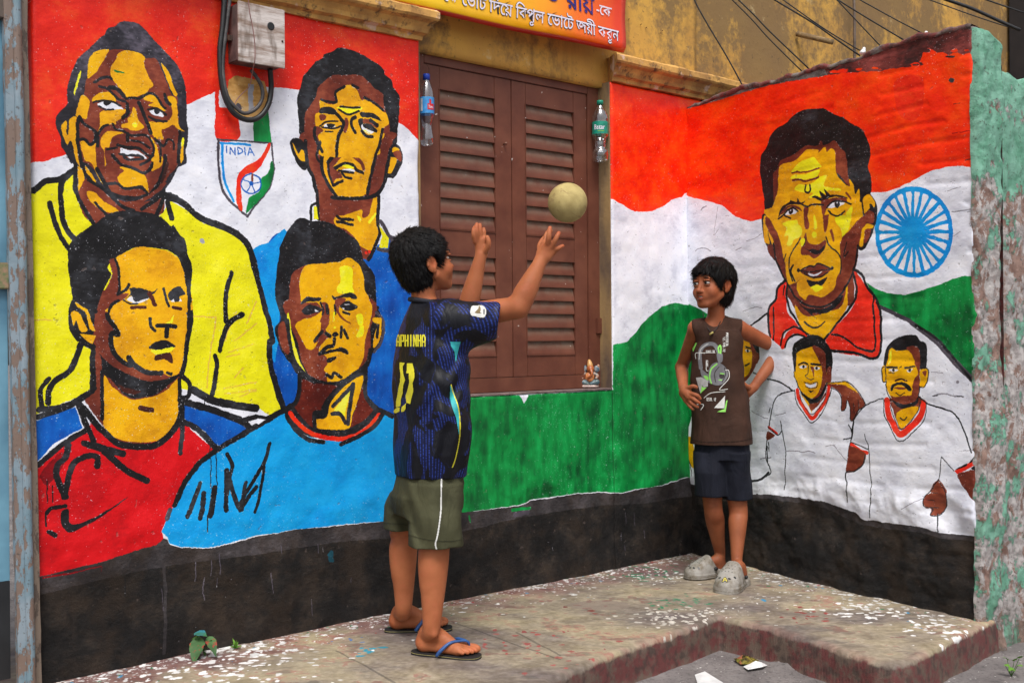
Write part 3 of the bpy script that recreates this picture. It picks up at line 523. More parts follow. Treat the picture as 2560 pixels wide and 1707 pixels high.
def colourise(I, seed, streak, ppm, specks=True):
    H, W = I.shape; k = ppm / 900.0
    a = f2(H, W, streak[0] * k, streak[1] * k, seed, 4) * .9 + f2(H, W, 6 * k, 14 * k, seed + 77, 2) * .35
    gs = f2(H, W, 90 * k, 26 * k, seed + 3, 4) * .6 + f2(H, W, 60 * k, 80 * k, seed + 4, 3) * .5; mg_ = (I == PAL['G']) | (I == PAL['D']); a = np.where(mg_, gs * .95, a)
    a = np.clip(a, -1, 1)
    L = LUT[I]; lo, mid, hi = L[..., 0, :], L[..., 1, :], L[..., 2, :]
    A = a[..., None] * AMP[I][..., None]
    out = np.where(A < 0, mid + (lo - mid) * (-A), mid + (hi - mid) * A)
    gloss = GL[I].copy()
    if specks:                                # bare plaster showing through where the brush skipped
        f = f2(H, W, 3.2 * k, 3.6 * k, seed + 5, 2); g = f2(H, W, 120 * k, 160 * k, seed + 9, 2)
        sp = (f > 1.16 - .16 * g) & (I != PAL['w']) & (I != 0) & (I != PAL['q']) & (I != PAL['g'])
        out[sp] = out[sp] * .25 + np.array([.86, .86, .9]) * .75
        # ragged dry-brush edges: white ground shows next to a change of colour
        ed = np.zeros(I.shape, bool); r = max(1, int(2 * k))
        for dy, dx in ((r, 0), (0, r)):
            ed[dy:, dx:] |= I[dy:, dx:] != I[:H - dy, :W - dx]
        d = f2(H, W, 5 * k, 9 * k, seed + 21, 2)
        e2 = ed & (d > .85) & (I != 0) & (I != PAL['g']) & (I != PAL['q'])
        out[e2] = out[e2] * .35 + np.array([.88, .88, .9]) * .65
        dk = f2(H, W, 5 * k, 8 * k, seed + 31, 3); dm = (dk < -1.22) & ((I == 0) | (I == PAL['w']) | (I == PAL['y']) | (I == PAL['Y']))
        out[dm] *= .62
    return np.dstack([np.clip(out, 0, 1), gloss])
def make_image(name, rgba):
    H, W = rgba.shape[:2]
    im = bpy.data.images.new(name, W, H, alpha=True); im.alpha_mode = 'CHANNEL_PACKED'
    im.colorspace_settings.name = 'sRGB'
    im.pixels.foreach_set(np.ascontiguousarray(rgba[::-1].astype(np.float32)).ravel()); im.pack()
    return im

PPM = 900.0
class WallTex:
    def __init__(s, plane, s0, s1, z0, z1):
        s.p = plane; s.s0, s.s1, s.z0, s.z1 = s0, s1, z0, z1
        s.W = int((s1 - s0) * PPM); s.H = int((z1 - z0) * PPM); s.cv = Canvas(s.H, s.W)
    def conv(s, x, y):
        a, z = s.p.st(x, y); a1, z1 = s.p.st(x + 1, y)
        a2, z2 = s.p.st(x, y + 1)
        sc = 0.5 * (math.hypot(a1 - a, z1 - z) + math.hypot(a2 - a, z2 - z)) * PPM
        return (a - s.s0) * PPM, (s.z1 - z) * PPM, sc
    def uv(s, a, z): return (a - s.s0) / (s.s1 - s.s0), (z - s.z0) / (s.z1 - s.z0)
def run_ops(tex, ops):
    for blk, txt in ops:
        if blk == 'wheel':
            cx, cy, rx, ry = 1920 + 1336 * .27234, 427 + 563 * .27234, 358 * .27234, 418 * .27234
            el = lambda a, k: (cx + rx * k * math.sin(a), cy - ry * k * math.cos(a))
            tex.cv.fill([tex.conv(*el(a * math.tau / 90, 1))[:2] for a in range(90)], PAL['B'])
            rd = random.Random(3)
            for i in range(24):
                a = (i + .5) * math.tau / 24; r0 = .30 + rd.random() * .08; j = rd.uniform(-.012, .012)
                pts = [el(a + j, r0), el(a - .085 + j, .84), el(a - .075, .89), el(a + .075, .89), el(a + .085 + j, .84)]
                tex.cv.fill([tex.conv(*p)[:2] for p in pts], PAL['w'])
        else:
            paint(tex.cv, tex.conv, txt, blk, PAL)
    # hand-held brush: every edge wanders by a few millimetres
    H, W = tex.H, tex.W
    dx = (f2(H, W, 22, 22, 301, 3) * 2.2).astype(int); dy = (f2(H, W, 22, 22, 401, 3) * 2.2).astype(int)
    yy, xx = np.mgrid[0:H, 0:W]
    tex.cv.I = tex.cv.I[np.clip(yy + dy, 0, H - 1), np.clip(xx + dx, 0, W - 1)]
TF = WallTex(FAC, -0.12, L1 + 0.30, -0.15, 2.25); run_ops(TF, FAC_OPS)
TR = WallTex(RW, -0.05, L2 + 0.05, -0.15, 2.25); run_ops(TR, RW_OPS)
IMG_F = make_image('house_mural_paint', colourise(TF.cv.I, 11, (70, 60), PPM))
IMG_R = make_image('side_mural_paint', colourise(TR.cv.I, 55, (60, 90), PPM))

# ---------------------------------------------------------------- materials
def lin(c):
    return tuple(((v / 255) / 12.92 if v <= 10 else (((v / 255) + .055) / 1.055) ** 2.4) for v in c[:3]) + (1,)
class MB:
    """small node-material builder"""
    def __init__(s, name, rough=.6):
        s.m = bpy.data.materials.new(name); s.m.use_nodes = True; s.t = s.m.node_tree
        s.b = s.t.nodes['Principled BSDF']; s.b.inputs['Roughness'].default_value = rough
        s._c = None
    def n(s, typ, **kw):
        x = s.t.nodes.new(typ)
        for k, v in kw.items(): setattr(x, k, v)
        return x
    def l(s, a, b): s.t.links.new(a, b)
    def coord(s, kind='Object'):
        if s._c is None: s._c = s.n('ShaderNodeTexCoord')
        return s._c.outputs[kind]
    def geo(s):
        return s.n('ShaderNodeNewGeometry').outputs['Position']
    def noise(s, scale, detail=4, vec=None, rough=.55, stretch=None, dist=0):
        v = vec if vec is not None else s.geo()
        if stretch:
            mp = s.n('ShaderNodeMapping'); mp.inputs['Scale'].default_value = stretch; s.l(v, mp.inputs['Vector']); v = mp.outputs[0]
        x = s.n('ShaderNodeTexNoise'); x.inputs['Scale'].default_value = scale; x.inputs['Detail'].default_value = detail
        x.inputs['Roughness'].default_value = rough; x.inputs['Distortion'].default_value = dist
        s.l(v, x.inputs['Vector']); return x.outputs['Fac']
    def ramp(s, fac, a, b, ca=(0, 0, 0, 1), cb=(1, 1, 1, 1)):
        r = s.n('ShaderNodeValToRGB'); r.color_ramp.elements[0].position = a; r.color_ramp.elements[1].position = b
        r.color_ramp.elements[0].color = ca; r.color_ramp.elements[1].color = cb; s.l(fac, r.inputs[0]); return r.outputs[0]
    def mix(s, fac, a, b):
        x = s.n('ShaderNodeMix', data_type='RGBA')
        for sock, v in ((x.inputs[0], fac), (x.inputs[6], a), (x.inputs[7], b)):
            if hasattr(v, 'links'): s.l(v, sock)
            else: sock.default_value = v
        return x.outputs[2]
    def math(s, op, a, b=0.0, clamp=False):
        x = s.n('ShaderNodeMath', operation=op); x.use_clamp = clamp
        for sock, v in ((x.inputs[0], a), (x.inputs[1], b)):
            if hasattr(v, 'links'): s.l(v, sock)
            else: sock.default_value = v
        return x.outputs[0]
    def zval(s):
        x = s.n('ShaderNodeSeparateXYZ'); s.l(s.geo(), x.inputs[0]); return x.outputs[2]
    def base(s, v):
        if hasattr(v, 'links'): s.l(v, s.b.inputs['Base Color'])
        else: s.b.inputs['Base Color'].default_value = v
    def rough(s, v):
        if hasattr(v, 'links'): s.l(v, s.b.inputs['Roughness'])
        else: s.b.inputs['Roughness'].default_value = v
    def bump(s, h, strength=.5, dist=.002):
        x = s.n('ShaderNodeBump'); x.inputs['Strength'].default_value = strength; x.inputs['Distance'].default_value = dist
        s.l(h, x.inputs['Height'])
        if s.b.inputs['Normal'].links: s.l(s.b.inputs['Normal'].links[0].from_socket, x.inputs['Normal'])
        s.l(x.outputs[0], s.b.inputs['Normal']); return s
def simple(name, c1, c2=None, scale=30, rough=.6, bump=.3, bscale=120, bdist=.001, metal=0, detail=4, stretch=None):
    M = MB(name, rough)
    c2 = c2 or tuple(v * .8 for v in c1)
    M.base(M.mix(M.ramp(M.noise(scale, detail, stretch=stretch), .35, .65), lin(c1), lin(c2)))
    if bump: M.bump(M.noise(bscale, 3), bump, bdist)
    M.b.inputs['Metallic'].default_value = metal
    return M.m
def mural_mat(name, img, relief):
    M = MB(name); im = M.n('ShaderNodeTexImage'); im.image = img; im.extension = 'EXTEND'; im.interpolation = 'Linear'
    uvn = M.n('ShaderNodeUVMap'); M.l(uvn.outputs[0], im.inputs[0])
    pit = M.ramp(M.noise(38, 2), .70, .76)                     # little chips and nail holes
    col = M.mix(M.math('MULTIPLY', pit, .35), im.outputs[0], lin((120, 105, 100)))
    M.base(col)
    M.rough(M.math('SUBTRACT', .88, M.math('MULTIPLY', im.outputs[1], .62)))
    M.b.inputs['Specular IOR Level'].default_value = .28
    M.bump(M.noise(14, 5, rough=.6), .18, .007 * relief)
    M.bump(M.noise(95, 4, rough=.7), .5, .0022 * relief)
    M.bump(M.math('SUBTRACT', 1.0, pit), .5, .003)
    fz = M.n('ShaderNodeMapRange'); M.l(im.outputs[1], fz.inputs[0]); fz.inputs[1].default_value = .20; fz.inputs[2].default_value = .165; fz.inputs[3].default_value = 0; fz.inputs[4].default_value = 1
    grit = M.noise(46, 8, rough=.78); M.bump(M.math('MULTIPLY', grit, fz.outputs[0]), .9, .012)
    br = M.math('MULTIPLY', M.math('MULTIPLY', M.ramp(M.noise(6, 6, rough=.7), .46, .60), fz.outputs[0]), .4); br2 = M.math('MULTIPLY', M.math('MULTIPLY', M.ramp(grit, .62, .70), fz.outputs[0]), .4)
    M.base(M.mix(br2, M.mix(br, col, lin((62, 48, 36))), lin((96, 84, 72))))
    return M.m
MAT = {}
MAT['mural_f'] = mural_mat('painted_plaster_house', IMG_F, 1.0)
MAT['mural_r'] = mural_mat('painted_plaster_side', IMG_R, 1.5)
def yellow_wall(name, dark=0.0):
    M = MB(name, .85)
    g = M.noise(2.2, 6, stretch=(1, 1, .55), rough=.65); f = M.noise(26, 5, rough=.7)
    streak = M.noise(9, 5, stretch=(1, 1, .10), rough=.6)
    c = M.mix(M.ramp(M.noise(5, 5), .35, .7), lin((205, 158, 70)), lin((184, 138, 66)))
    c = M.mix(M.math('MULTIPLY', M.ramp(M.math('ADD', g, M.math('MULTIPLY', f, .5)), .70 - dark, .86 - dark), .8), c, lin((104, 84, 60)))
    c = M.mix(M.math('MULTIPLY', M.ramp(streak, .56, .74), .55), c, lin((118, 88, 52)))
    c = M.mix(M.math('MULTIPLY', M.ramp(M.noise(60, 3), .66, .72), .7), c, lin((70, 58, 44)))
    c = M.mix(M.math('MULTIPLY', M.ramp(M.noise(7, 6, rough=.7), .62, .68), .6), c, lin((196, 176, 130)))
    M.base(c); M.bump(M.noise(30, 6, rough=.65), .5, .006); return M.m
MAT['yellow'] = yellow_wall('weathered_yellow_wash'); MAT['yellow_shaded'] = yellow_wall('mildewed_shaded_yellow_wash', .10)  # second wash: mildew patches widened to paint in the shade of an overhang
def cornice_mat():
    M = MB('grimy_cornice_wash', .8)
    c = M.mix(M.ramp(M.noise(10, 5), .38, .66), lin((206, 158, 84)), lin((150, 108, 60)))
    c = M.mix(M.math('MULTIPLY', M.ramp(M.noise(22, 5, rough=.7), .54, .66), .85), c, lin((74, 56, 42)))
    c = M.mix(M.math('MULTIPLY', M.ramp(M.noise(13, 4), .60, .66), .7), c, lin((205, 180, 165)))
    M.base(c); M.bump(M.noise(40, 5), .6, .005); return M.m
MAT['cornice'] = cornice_mat()
def mint_mat():
    M = MB('flaking_mint_paint', .75); z = M.zval()
    mn = M.noise(10, 9, rough=.74, stretch=(1, 1, .8)); md = M.noise(13, 7, rough=.72, stretch=(1, 1, .8), dist=.4)
    brown = M.mix(M.ramp(M.noise(26, 4), .4, .62), lin((150, 122, 110)), lin((116, 88, 78)))
    grey = M.mix(M.ramp(M.noise(40, 4), .4, .6), lin((186, 180, 178)), lin((146, 138, 136)))
    c = M.mix(M.ramp(md, .46, .50), brown, grey)
    hi = M.ramp(z, 1.50, 1.66)                                  # old coat survives near the top
    lo = M.ramp(z, .42, .10, (0, 0, 0, 1), (1, 1, 1, 1))
    r = M.n('ShaderNodeMapRange'); M.l(z, r.inputs[0]); r.inputs[1].default_value = 1.48; r.inputs[2].default_value = 1.66; r.inputs[3].default_value = .53; r.inputs[4].default_value = .36
    r2 = M.n('ShaderNodeMapRange'); M.l(z, r2.inputs[0]); r2.inputs[1].default_value = .75; r2.inputs[2].default_value = .25; r2.inputs[3].default_value = 0; r2.inputs[4].default_value = .035
    thr = M.math('SUBTRACT', r.outputs[0], r2.outputs[0])
    fac = M.math('MULTIPLY', M.math('SUBTRACT', mn, thr), 40, True)
    mint = M.mix(M.ramp(M.noise(20, 4), .4, .65), lin((124, 176, 154)), lin((90, 148, 122)))
    c = M.mix(fac, c, mint)
    c = M.mix(M.math('MULTIPLY', M.ramp(M.noise(34, 5, rough=.75), .60, .68), .8), c, lin((62, 50, 44)))
    dk = M.n('ShaderNodeMapRange'); M.l(z, dk.inputs[0]); dk.inputs[1].default_value = .12; dk.inputs[2].default_value = -.1; dk.inputs[3].default_value = 0; dk.inputs[4].default_value = .75
    c = M.mix(M.math('MULTIPLY', dk.outputs[0], M.ramp(M.noise(12, 4), .35, .6)), c, lin((84, 76, 66)))
    M.base(c); c = M.mix(M.math('MULTIPLY', M.ramp(M.noise(75, 4, rough=.75), .60, .66), .75), c, lin((40, 36, 34))); M.base(c); M.bump(fac, 1.0, .006); M.bump(M.noise(34, 8, rough=.75), 1.0, .012); return M.m
MAT['mint'] = mint_mat()
def peel(name, under, over, thr=.5, over2=None):
    M = MB(name, .6)
    n = M.noise(26, 6, rough=.7, stretch=(1, 1, .35)); f = M.ramp(n, thr - .01, thr + .01)
    c = M.mix(f, lin(under), M.mix(M.ramp(M.noise(8, 4), .4, .6), lin(over), lin(over2 or over)))
    c = M.mix(M.math('MULTIPLY', M.ramp(M.noise(90, 3), .62, .68), .6), c, lin((60, 50, 46)))
    M.base(c); M.bump(f, .6, .0012); M.bump(M.noise(70, 4), .5, .002); return M.m
MAT['post'] = peel('peeling_bluegrey_paint', (116, 98, 88), (128, 142, 152), .50, (104, 128, 140))
MAT['post_brown'] = peel('rusty_brown_paint', (86, 74, 66), (118, 104, 92), .48)
MAT['door_blue'] = simple('blue_sheet_metal', (104, 150, 172), (60, 100, 124), 4, .45, .3, 40, .002)
MAT['door_black'] = simple('black_sheet_metal', (22, 24, 28), (32, 34, 38), 10, .5, .3, 60, .001)
def shutter_mat(slat=False):
    M = MB('brown_enamel_dusty', .5)
    c = M.mix(M.ramp(M.noise(9, 5), .35, .65), lin((110, 66, 50)), lin((90, 50, 38)))
    up = M.n('ShaderNodeSeparateXYZ'); g = M.n('ShaderNodeNewGeometry'); M.l(g.outputs['Normal'], up.inputs[0])
    dust = M.math('MULTIPLY', M.ramp(up.outputs[2], .30, .75), M.ramp(M.noise(14, 5), .25, .62))
    c = M.mix(M.math('MULTIPLY', dust, .75), c, lin((128, 112, 98)))
    c = M.mix(M.math('MULTIPLY', M.ramp(M.noise(55, 2), .745, .76), .9), c, lin((205, 200, 196)))
    if slat:
        gz = M.n('ShaderNodeSeparateXYZ'); M.l(M.coord('Generated'), gz.inputs[0])
        c = M.mix(M.math('MULTIPLY', M.ramp(gz.outputs[2], .30, .95), M.ramp(M.noise(20, 5, rough=.7), .25, .60)), c, lin((120, 108, 94)))
    M.b.inputs['Specular IOR Level'].default_value = .35
    M.base(c); M.bump(M.noise(80, 3, stretch=(1, 1, .3)), .25, .001); return M.m
MAT['shutter'] = shutter_mat(); MAT['slat'] = shutter_mat(True)
MAT['sill'] = simple('grey_sill_plaster', (132, 114, 110), (88, 74, 72), 24, .8, .6, 60, .003)
MAT['jamb'] = simple('dirty_ochre_jamb', (150, 122, 80), (88, 72, 62), 9, .8, .6, 50, .004, stretch=(1, 1, .35))
MAT['black'] = simple('black_plastic', (20, 20, 22), (30, 30, 32), 30, .45, .2)
MAT['cable_grey'] = simple('grey_cable', (84, 80, 80), (44, 42, 44), 20, .5, .3)
MAT['rust'] = simple('rusty_iron', (92, 62, 46), (50, 38, 32), 60, .8, .5, 150)
MAT['white_plastic'] = simple('white_plastic', (225, 225, 225), (205, 205, 205), 20, .4, .1)

# ---------------------------------------------------------------- object helpers
def link(o, parent=None):
    SC.collection.objects.link(o)
    if parent is not None: o.parent = parent; o.matrix_parent_inverse = parent.matrix_world.inverted()
    return o
def tag(o, label=None, cat=None, group=None, kind=None):
    if label: o['label'] = label
    if cat: o['category'] = cat
    if group: o['group'] = group
    if kind: o['kind'] = kind
    return o
def empty(name, loc, label=None, cat=None, group=None, parent=None):
    o = bpy.data.objects.new(name, None); o.empty_display_size = .05; o.matrix_world = Matrix.Translation(Vector(loc))
    link(o, parent); tag(o, label, cat, group); bpy.context.view_layer.update(); return o
def mesh(name, verts, faces, mat, parent=None, smooth_=False, uvs=None):
    me = bpy.data.meshes.new(name); me.from_pydata([tuple(v) for v in verts], [], [tuple(f) for f in faces])
    for mt in (mat if isinstance(mat, (list, tuple)) else [mat]): me.materials.append(mt)
    if uvs is not None:
        lay = me.uv_layers.new(name='UVMap'); vi = np.zeros(len(me.loops), np.int64); me.loops.foreach_get('vertex_index', vi)
        lay.data.foreach_set('uv', np.asarray(uvs, np.float32)[vi].ravel())
    if smooth_: me.polygons.foreach_set('use_smooth', [True] * len(me.polygons))
    me.update(); o = bpy.data.objects.new(name, me); return link(o, parent)
def from_bm(name, bm, mat, parent=None, smooth_=False, bevel=0):
    if bevel:
        bmesh.ops.bevel(bm, geom=[e for e in bm.edges], offset=bevel, segments=2, affect='EDGES', clamp_overlap=True)
    bmesh.ops.recalc_face_normals(bm, faces=bm.faces)
    me = bpy.data.meshes.new(name); bm.to_mesh(me); bm.free(); me.materials.append(mat)
    if smooth_: me.polygons.foreach_set('use_smooth', [True] * len(me.polygons))
    o = bpy.data.objects.new(name, me); return link(o, parent)
def box_pl(plane, a0, a1, z0, z1, f, b, name, mat, parent=None, bevel=.002, tilt=0):
    """box on a wall plane: from a0..a1 along it, z0..z1, its front f and its back b (+ towards the camera side)"""
    bm = bmesh.new(); vs = []
    for o_ in (b, f):
        for (a, z) in ((a0, z0), (a1, z0), (a1, z1), (a0, z1)): vs.append(bm.verts.new(plane.pt(a, z, o_)))
    for q in ((0, 1, 2, 3), (4, 5, 6, 7), (0, 1, 5, 4), (1, 2, 6, 5), (2, 3, 7, 6), (3, 0, 4, 7)): bm.faces.new([vs[i] for i in q])
    return from_bm(name, bm, mat, parent, bevel=bevel)
def tube(name, pts, r, mat, parent=None, seg=8, closed=False, cap=True, sm=4):
    P = [Vector(p) for p in pts]
    if sm > 1 and len(P) > 2:
        Q = []
        for i in range(len(P) - 1):
            a, b, c, d = P[max(i - 1, 0)], P[i], P[i + 1], P[min(i + 2, len(P) - 1)]
            for k in range(sm):
                t = k / sm; Q.append(.5 * ((2 * b) + (c - a) * t + (2 * a - 5 * b + 4 * c - d) * t * t + (3 * b - a - 3 * c + d) * t ** 3))
        Q.append(P[-1]); P = Q
    R = r if isinstance(r, (list, tuple)) else [r] * len(P)
    if len(R) != len(P): R = [R[min(int(i * len(R) / len(P)), len(R) - 1)] for i in range(len(P))]
    vs, fs = [], []; up = Vector((.13, .31, .94))
    for i, p in enumerate(P):
        t = (P[min(i + 1, len(P) - 1)] - P[max(i - 1, 0)]).normalized()
        x = t.cross(up)
        if x.length < .05: x = t.cross(Vector((1, 0, 0)))
        x.normalize(); y = x.cross(t)
        for k in range(seg):
            a = math.tau * k / seg; vs.append(p + (x * math.cos(a) + y * math.sin(a)) * R[i])
    for i in range(len(P) - 1):
        for k in range(seg):
            k2 = (k + 1) % seg; fs.append((i * seg + k, i * seg + k2, (i + 1) * seg + k2, (i + 1) * seg + k))
    if cap: fs.append(tuple(range(seg))[::-1]); fs.append(tuple((len(P) - 1) * seg + k for k in range(seg)))
    return mesh(name, vs, fs, mat, parent, True)
def lathe(name, base, prof, mat, parent=None, seg=24, axis=Vector((0, 0, 1)), cap=True):
    z = axis.normalized(); x = z.cross(Vector((0, 1, 0.1))).normalized(); y = z.cross(x)
    vs, fs = [], []
    for (r, h) in prof:
        for k in range(seg):
            a = math.tau * k / seg; vs.append(Vector(base) + z * h + (x * math.cos(a) + y * math.sin(a)) * r)
    for i in range(len(prof) - 1):
        for k in range(seg):
            k2 = (k + 1) % seg; fs.append((i * seg + k, i * seg + k2, (i + 1) * seg + k2, (i + 1) * seg + k))
    if cap: fs.append(tuple(range(seg))[::-1]); fs.append(tuple((len(prof) - 1) * seg + k for k in range(seg)))
    return mesh(name, vs, fs, mat, parent, True)
def wall_panel(name, plane, a0, a1, z0, zt, thick, step, disp, mat, parent, tex=None, edge=0.0, seed=0, side_from=-9, wobk=.5):
    """lumpy plastered panel: displaced front grid, returned edges"""
    ztf = zt if callable(zt) else (lambda a: zt)
    na = max(2, int((a1 - a0) / step)); nz = max(2, int((ztf((a0 + a1) / 2) - z0) / step))
    A = np.linspace(a0, a1, na + 1); V = np.linspace(0, 1, nz + 1)
    ZT = np.array([ztf(a) for a in A]); AA, VV = np.meshgrid(A, V); ZZ = z0 + VV * (ZT[None, :] - z0)
    D = disp(AA, ZZ)
    if edge:                                     # worn, rounded arrises
        sdm = np.where(ZZ > side_from, 0, 9.0); d = np.minimum(np.minimum(AA - a0, a1 - AA) + sdm, ZT[None, :] - ZZ)
        D = D - np.clip(edge - d, 0, edge) ** 2 / edge * .8
        wob = fbm(np.dstack([AA * 0 + seed, ZZ * 14, AA * 0]), 3, 5) * edge * wobk * (ZZ > side_from)
        AA = AA + np.where(AA >= a1 - 1e-6, wob, 0) + np.where(AA <= a0 + 1e-6, wob, 0)
    o = np.array(plane.o); u = np.array(plane.u); n = np.array(plane.n)
    P = o[None, None, :] * np.array([1, 1, 0]) + AA[..., None] * u + D[..., None] * n; P[..., 2] = ZZ
    vs = P.reshape(-1, 3); W = na + 1
    idx = np.arange(len(vs)).reshape(nz + 1, na + 1)
    fs = np.stack([idx[:-1, :-1], idx[:-1, 1:], idx[1:, 1:], idx[1:, :-1]], -1).reshape(-1, 4).tolist()
    ring = list(idx[0, :]) + list(idx[1:, -1]) + list(idx[-1, -2::-1]) + list(idx[-2:0:-1, 0])
    back = vs[ring] - n[None, :] * (thick + D.reshape(-1)[ring][:, None]); b0 = len(vs)
    allv = np.vstack([vs, back]); N = len(ring)
    for i in range(N):
        j = (i + 1) % N; fs.append((ring[i], b0 + i, b0 + j, ring[j]))
    uv = None
    if tex is not None:
        ua, uz = tex.uv(AA.reshape(-1), ZZ.reshape(-1)); uv = np.stack([ua, uz], -1); uv = np.vstack([uv, uv[ring]])
    ob = mesh(name, allv, fs, mat, parent, True, uv)
    bm = bmesh.new(); bm.from_mesh(ob.data); bmesh.ops.recalc_face_normals(bm, faces=bm.faces)
    f0 = max(bm.faces, key=lambda f: f.calc_area() * 0 + f.normal.dot(plane.n))
    bm.to_mesh(ob.data); bm.free()
    return ob
# ---------------------------------------------------------------- the house front
house = empty('house', FAC.pt(1.4, 0), 'old yellow-washed house front with painted portraits, brown shutters and moulded ledges', 'house')
SW0 = FAC.st(1049, 350)[0]; SW1 = FAC.st(1528, 350)[0]; SILL = FAC.st(1350, 983)[1]
def dispF(A, Z):
    q = np.dstack([A * 3.0, Z * 3.0, A * 0]); d = fbm(q, 4, 3) * .004
    q2 = np.dstack([A * 16, Z * 16, A * 0]); d = d + fbm(q2, 3, 9) * .0016
    foot = np.clip((.50 - Z) / .10, 0, 1); d = d + foot * (fbm(np.dstack([A * 9, Z * 9, A * 0 + 4]), 4, 21) * .006 + .004)
    return d
P1 = wall_panel('mural_wall', FAC, -0.03, SW0, -.12, 2.13, REC + .02, .008, dispF, MAT['mural_f'], house, TF, .006, 0, SILL, .2)
P2 = wall_panel('mural_wall', FAC, SW0 + .0005, SW1, -.12, SILL, REC + .02, .008, dispF, MAT['mural_f'], house, TF, .006, 0, 9, 0)
P3 = wall_panel('mural_wall', FAC, SW1 + .0005, L1 + .28, -.12, 2.122, REC + .02, .008, dispF, MAT['mural_f'], house, TF, .008, 0, SILL, .15)
tag(P1, 'plaster wall left of the window with four painted heads'); tag(P2, 'green painted wall under the window'); tag(P3, 'orange, white and green painted wall right of the window')
flat0 = lambda A, Z: fbm(np.dstack([A * 3, Z * 3, A * 0 + 7]), 3, 31) * .004
SST = FAC.st(1762, 120)[0]
UW = Plane(A0, C0 - A0, -.045)
zl = 2.105
wall_panel('upper_wall', UW, -.9, SST, zl, 3.3, .3, .03, flat0, MAT['yellow'], house, None, .006)
wall_panel('upper_wall', UW, SST + .001, L1 + 5.0, 1.2, 3.6, .3, .03, lambda A, Z: flat0(A, Z) - .02, MAT['yellow_shaded'], house, None, .004)
# dark back of the bay so that nothing shows through
box_pl(FAC, SW0 - .02, SW1 + .02, SILL - .05, 2.2, -REC - .02, -REC - .06, 'bay_wall', MAT['jamb'], house)
# jambs of the opening (right one is seen)
box_pl(FAC, SW1 - .008, SW1 - .0015, SILL + .001, 2.122, -.004, -REC, 'jamb', MAT['jamb'], house, .001)
box_pl(FAC, SW0, SW0 + .006, SILL + .001, zl, -.004, -REC, 'jamb', MAT['jamb'], house, .001)
box_pl(FAC, SW0 + .006, SW1 - .004, SILL, SILL + .007, .002, -REC, 'sill', MAT['sill'], house, .002)
# cornices
def cornice(a0, a1, name, endL, endR):
    prof = [(0, 2.125), (.012, 2.125), (.016, 2.14), (.034, 2.148), (.04, 2.165), (.052, 2.182), (.072, 2.19), (.078, 2.198), (.078, 2.222), (.066, 2.232), (-.06, 2.238), (-.06, 2.125)]
    n = max(2, int((a1 - a0) / .02)); vs, fs = [], []; k = len(prof)
    for i in range(n + 1):
        a = a0 + (a1 - a0) * i / n
        for j, (f, z) in enumerate(prof):
            w_ = fbm(np.array([[a * 14, f * 30, z * 30]]), 4, 41)[0] * .0018
            ax = a
            if endR and i == n: ax = a + f * .55
            if endL and i == 0: ax = a - f * .55
            vs.append(FAC.pt(ax, z + w_, f + (w_ if f > 0 else 0)))
    for i in range(n):
        for j in range(k):
            j2 = (j + 1) % k; fs.append((i * k + j, i * k + j2, (i + 1) * k + j2, (i + 1) * k + j))
    fs.append(tuple(range(k))[::-1]); fs.append(tuple(n * k + j for j in range(k)))
    o = mesh(name, vs, fs, MAT['cornice'], house); return o
cornice(-.9, SW0 - .0, 'cornice', False, True); cornice(SW1 + .004, L1 + 1.6, 'cornice', True, False)
# nails and small fittings on the yellow wash
for (x, y) in ((1572, 49), (1602, 62), (1650, 84), (1655, 78), (1615, 70)):
    a, z = UW.st(x, y); p = UW.pt(a, z, .0)
    tube('nail', [p, p + UW.n * .02 + Vector((-.012, 0, -.002))], .0018, MAT['rust'], house, 6)
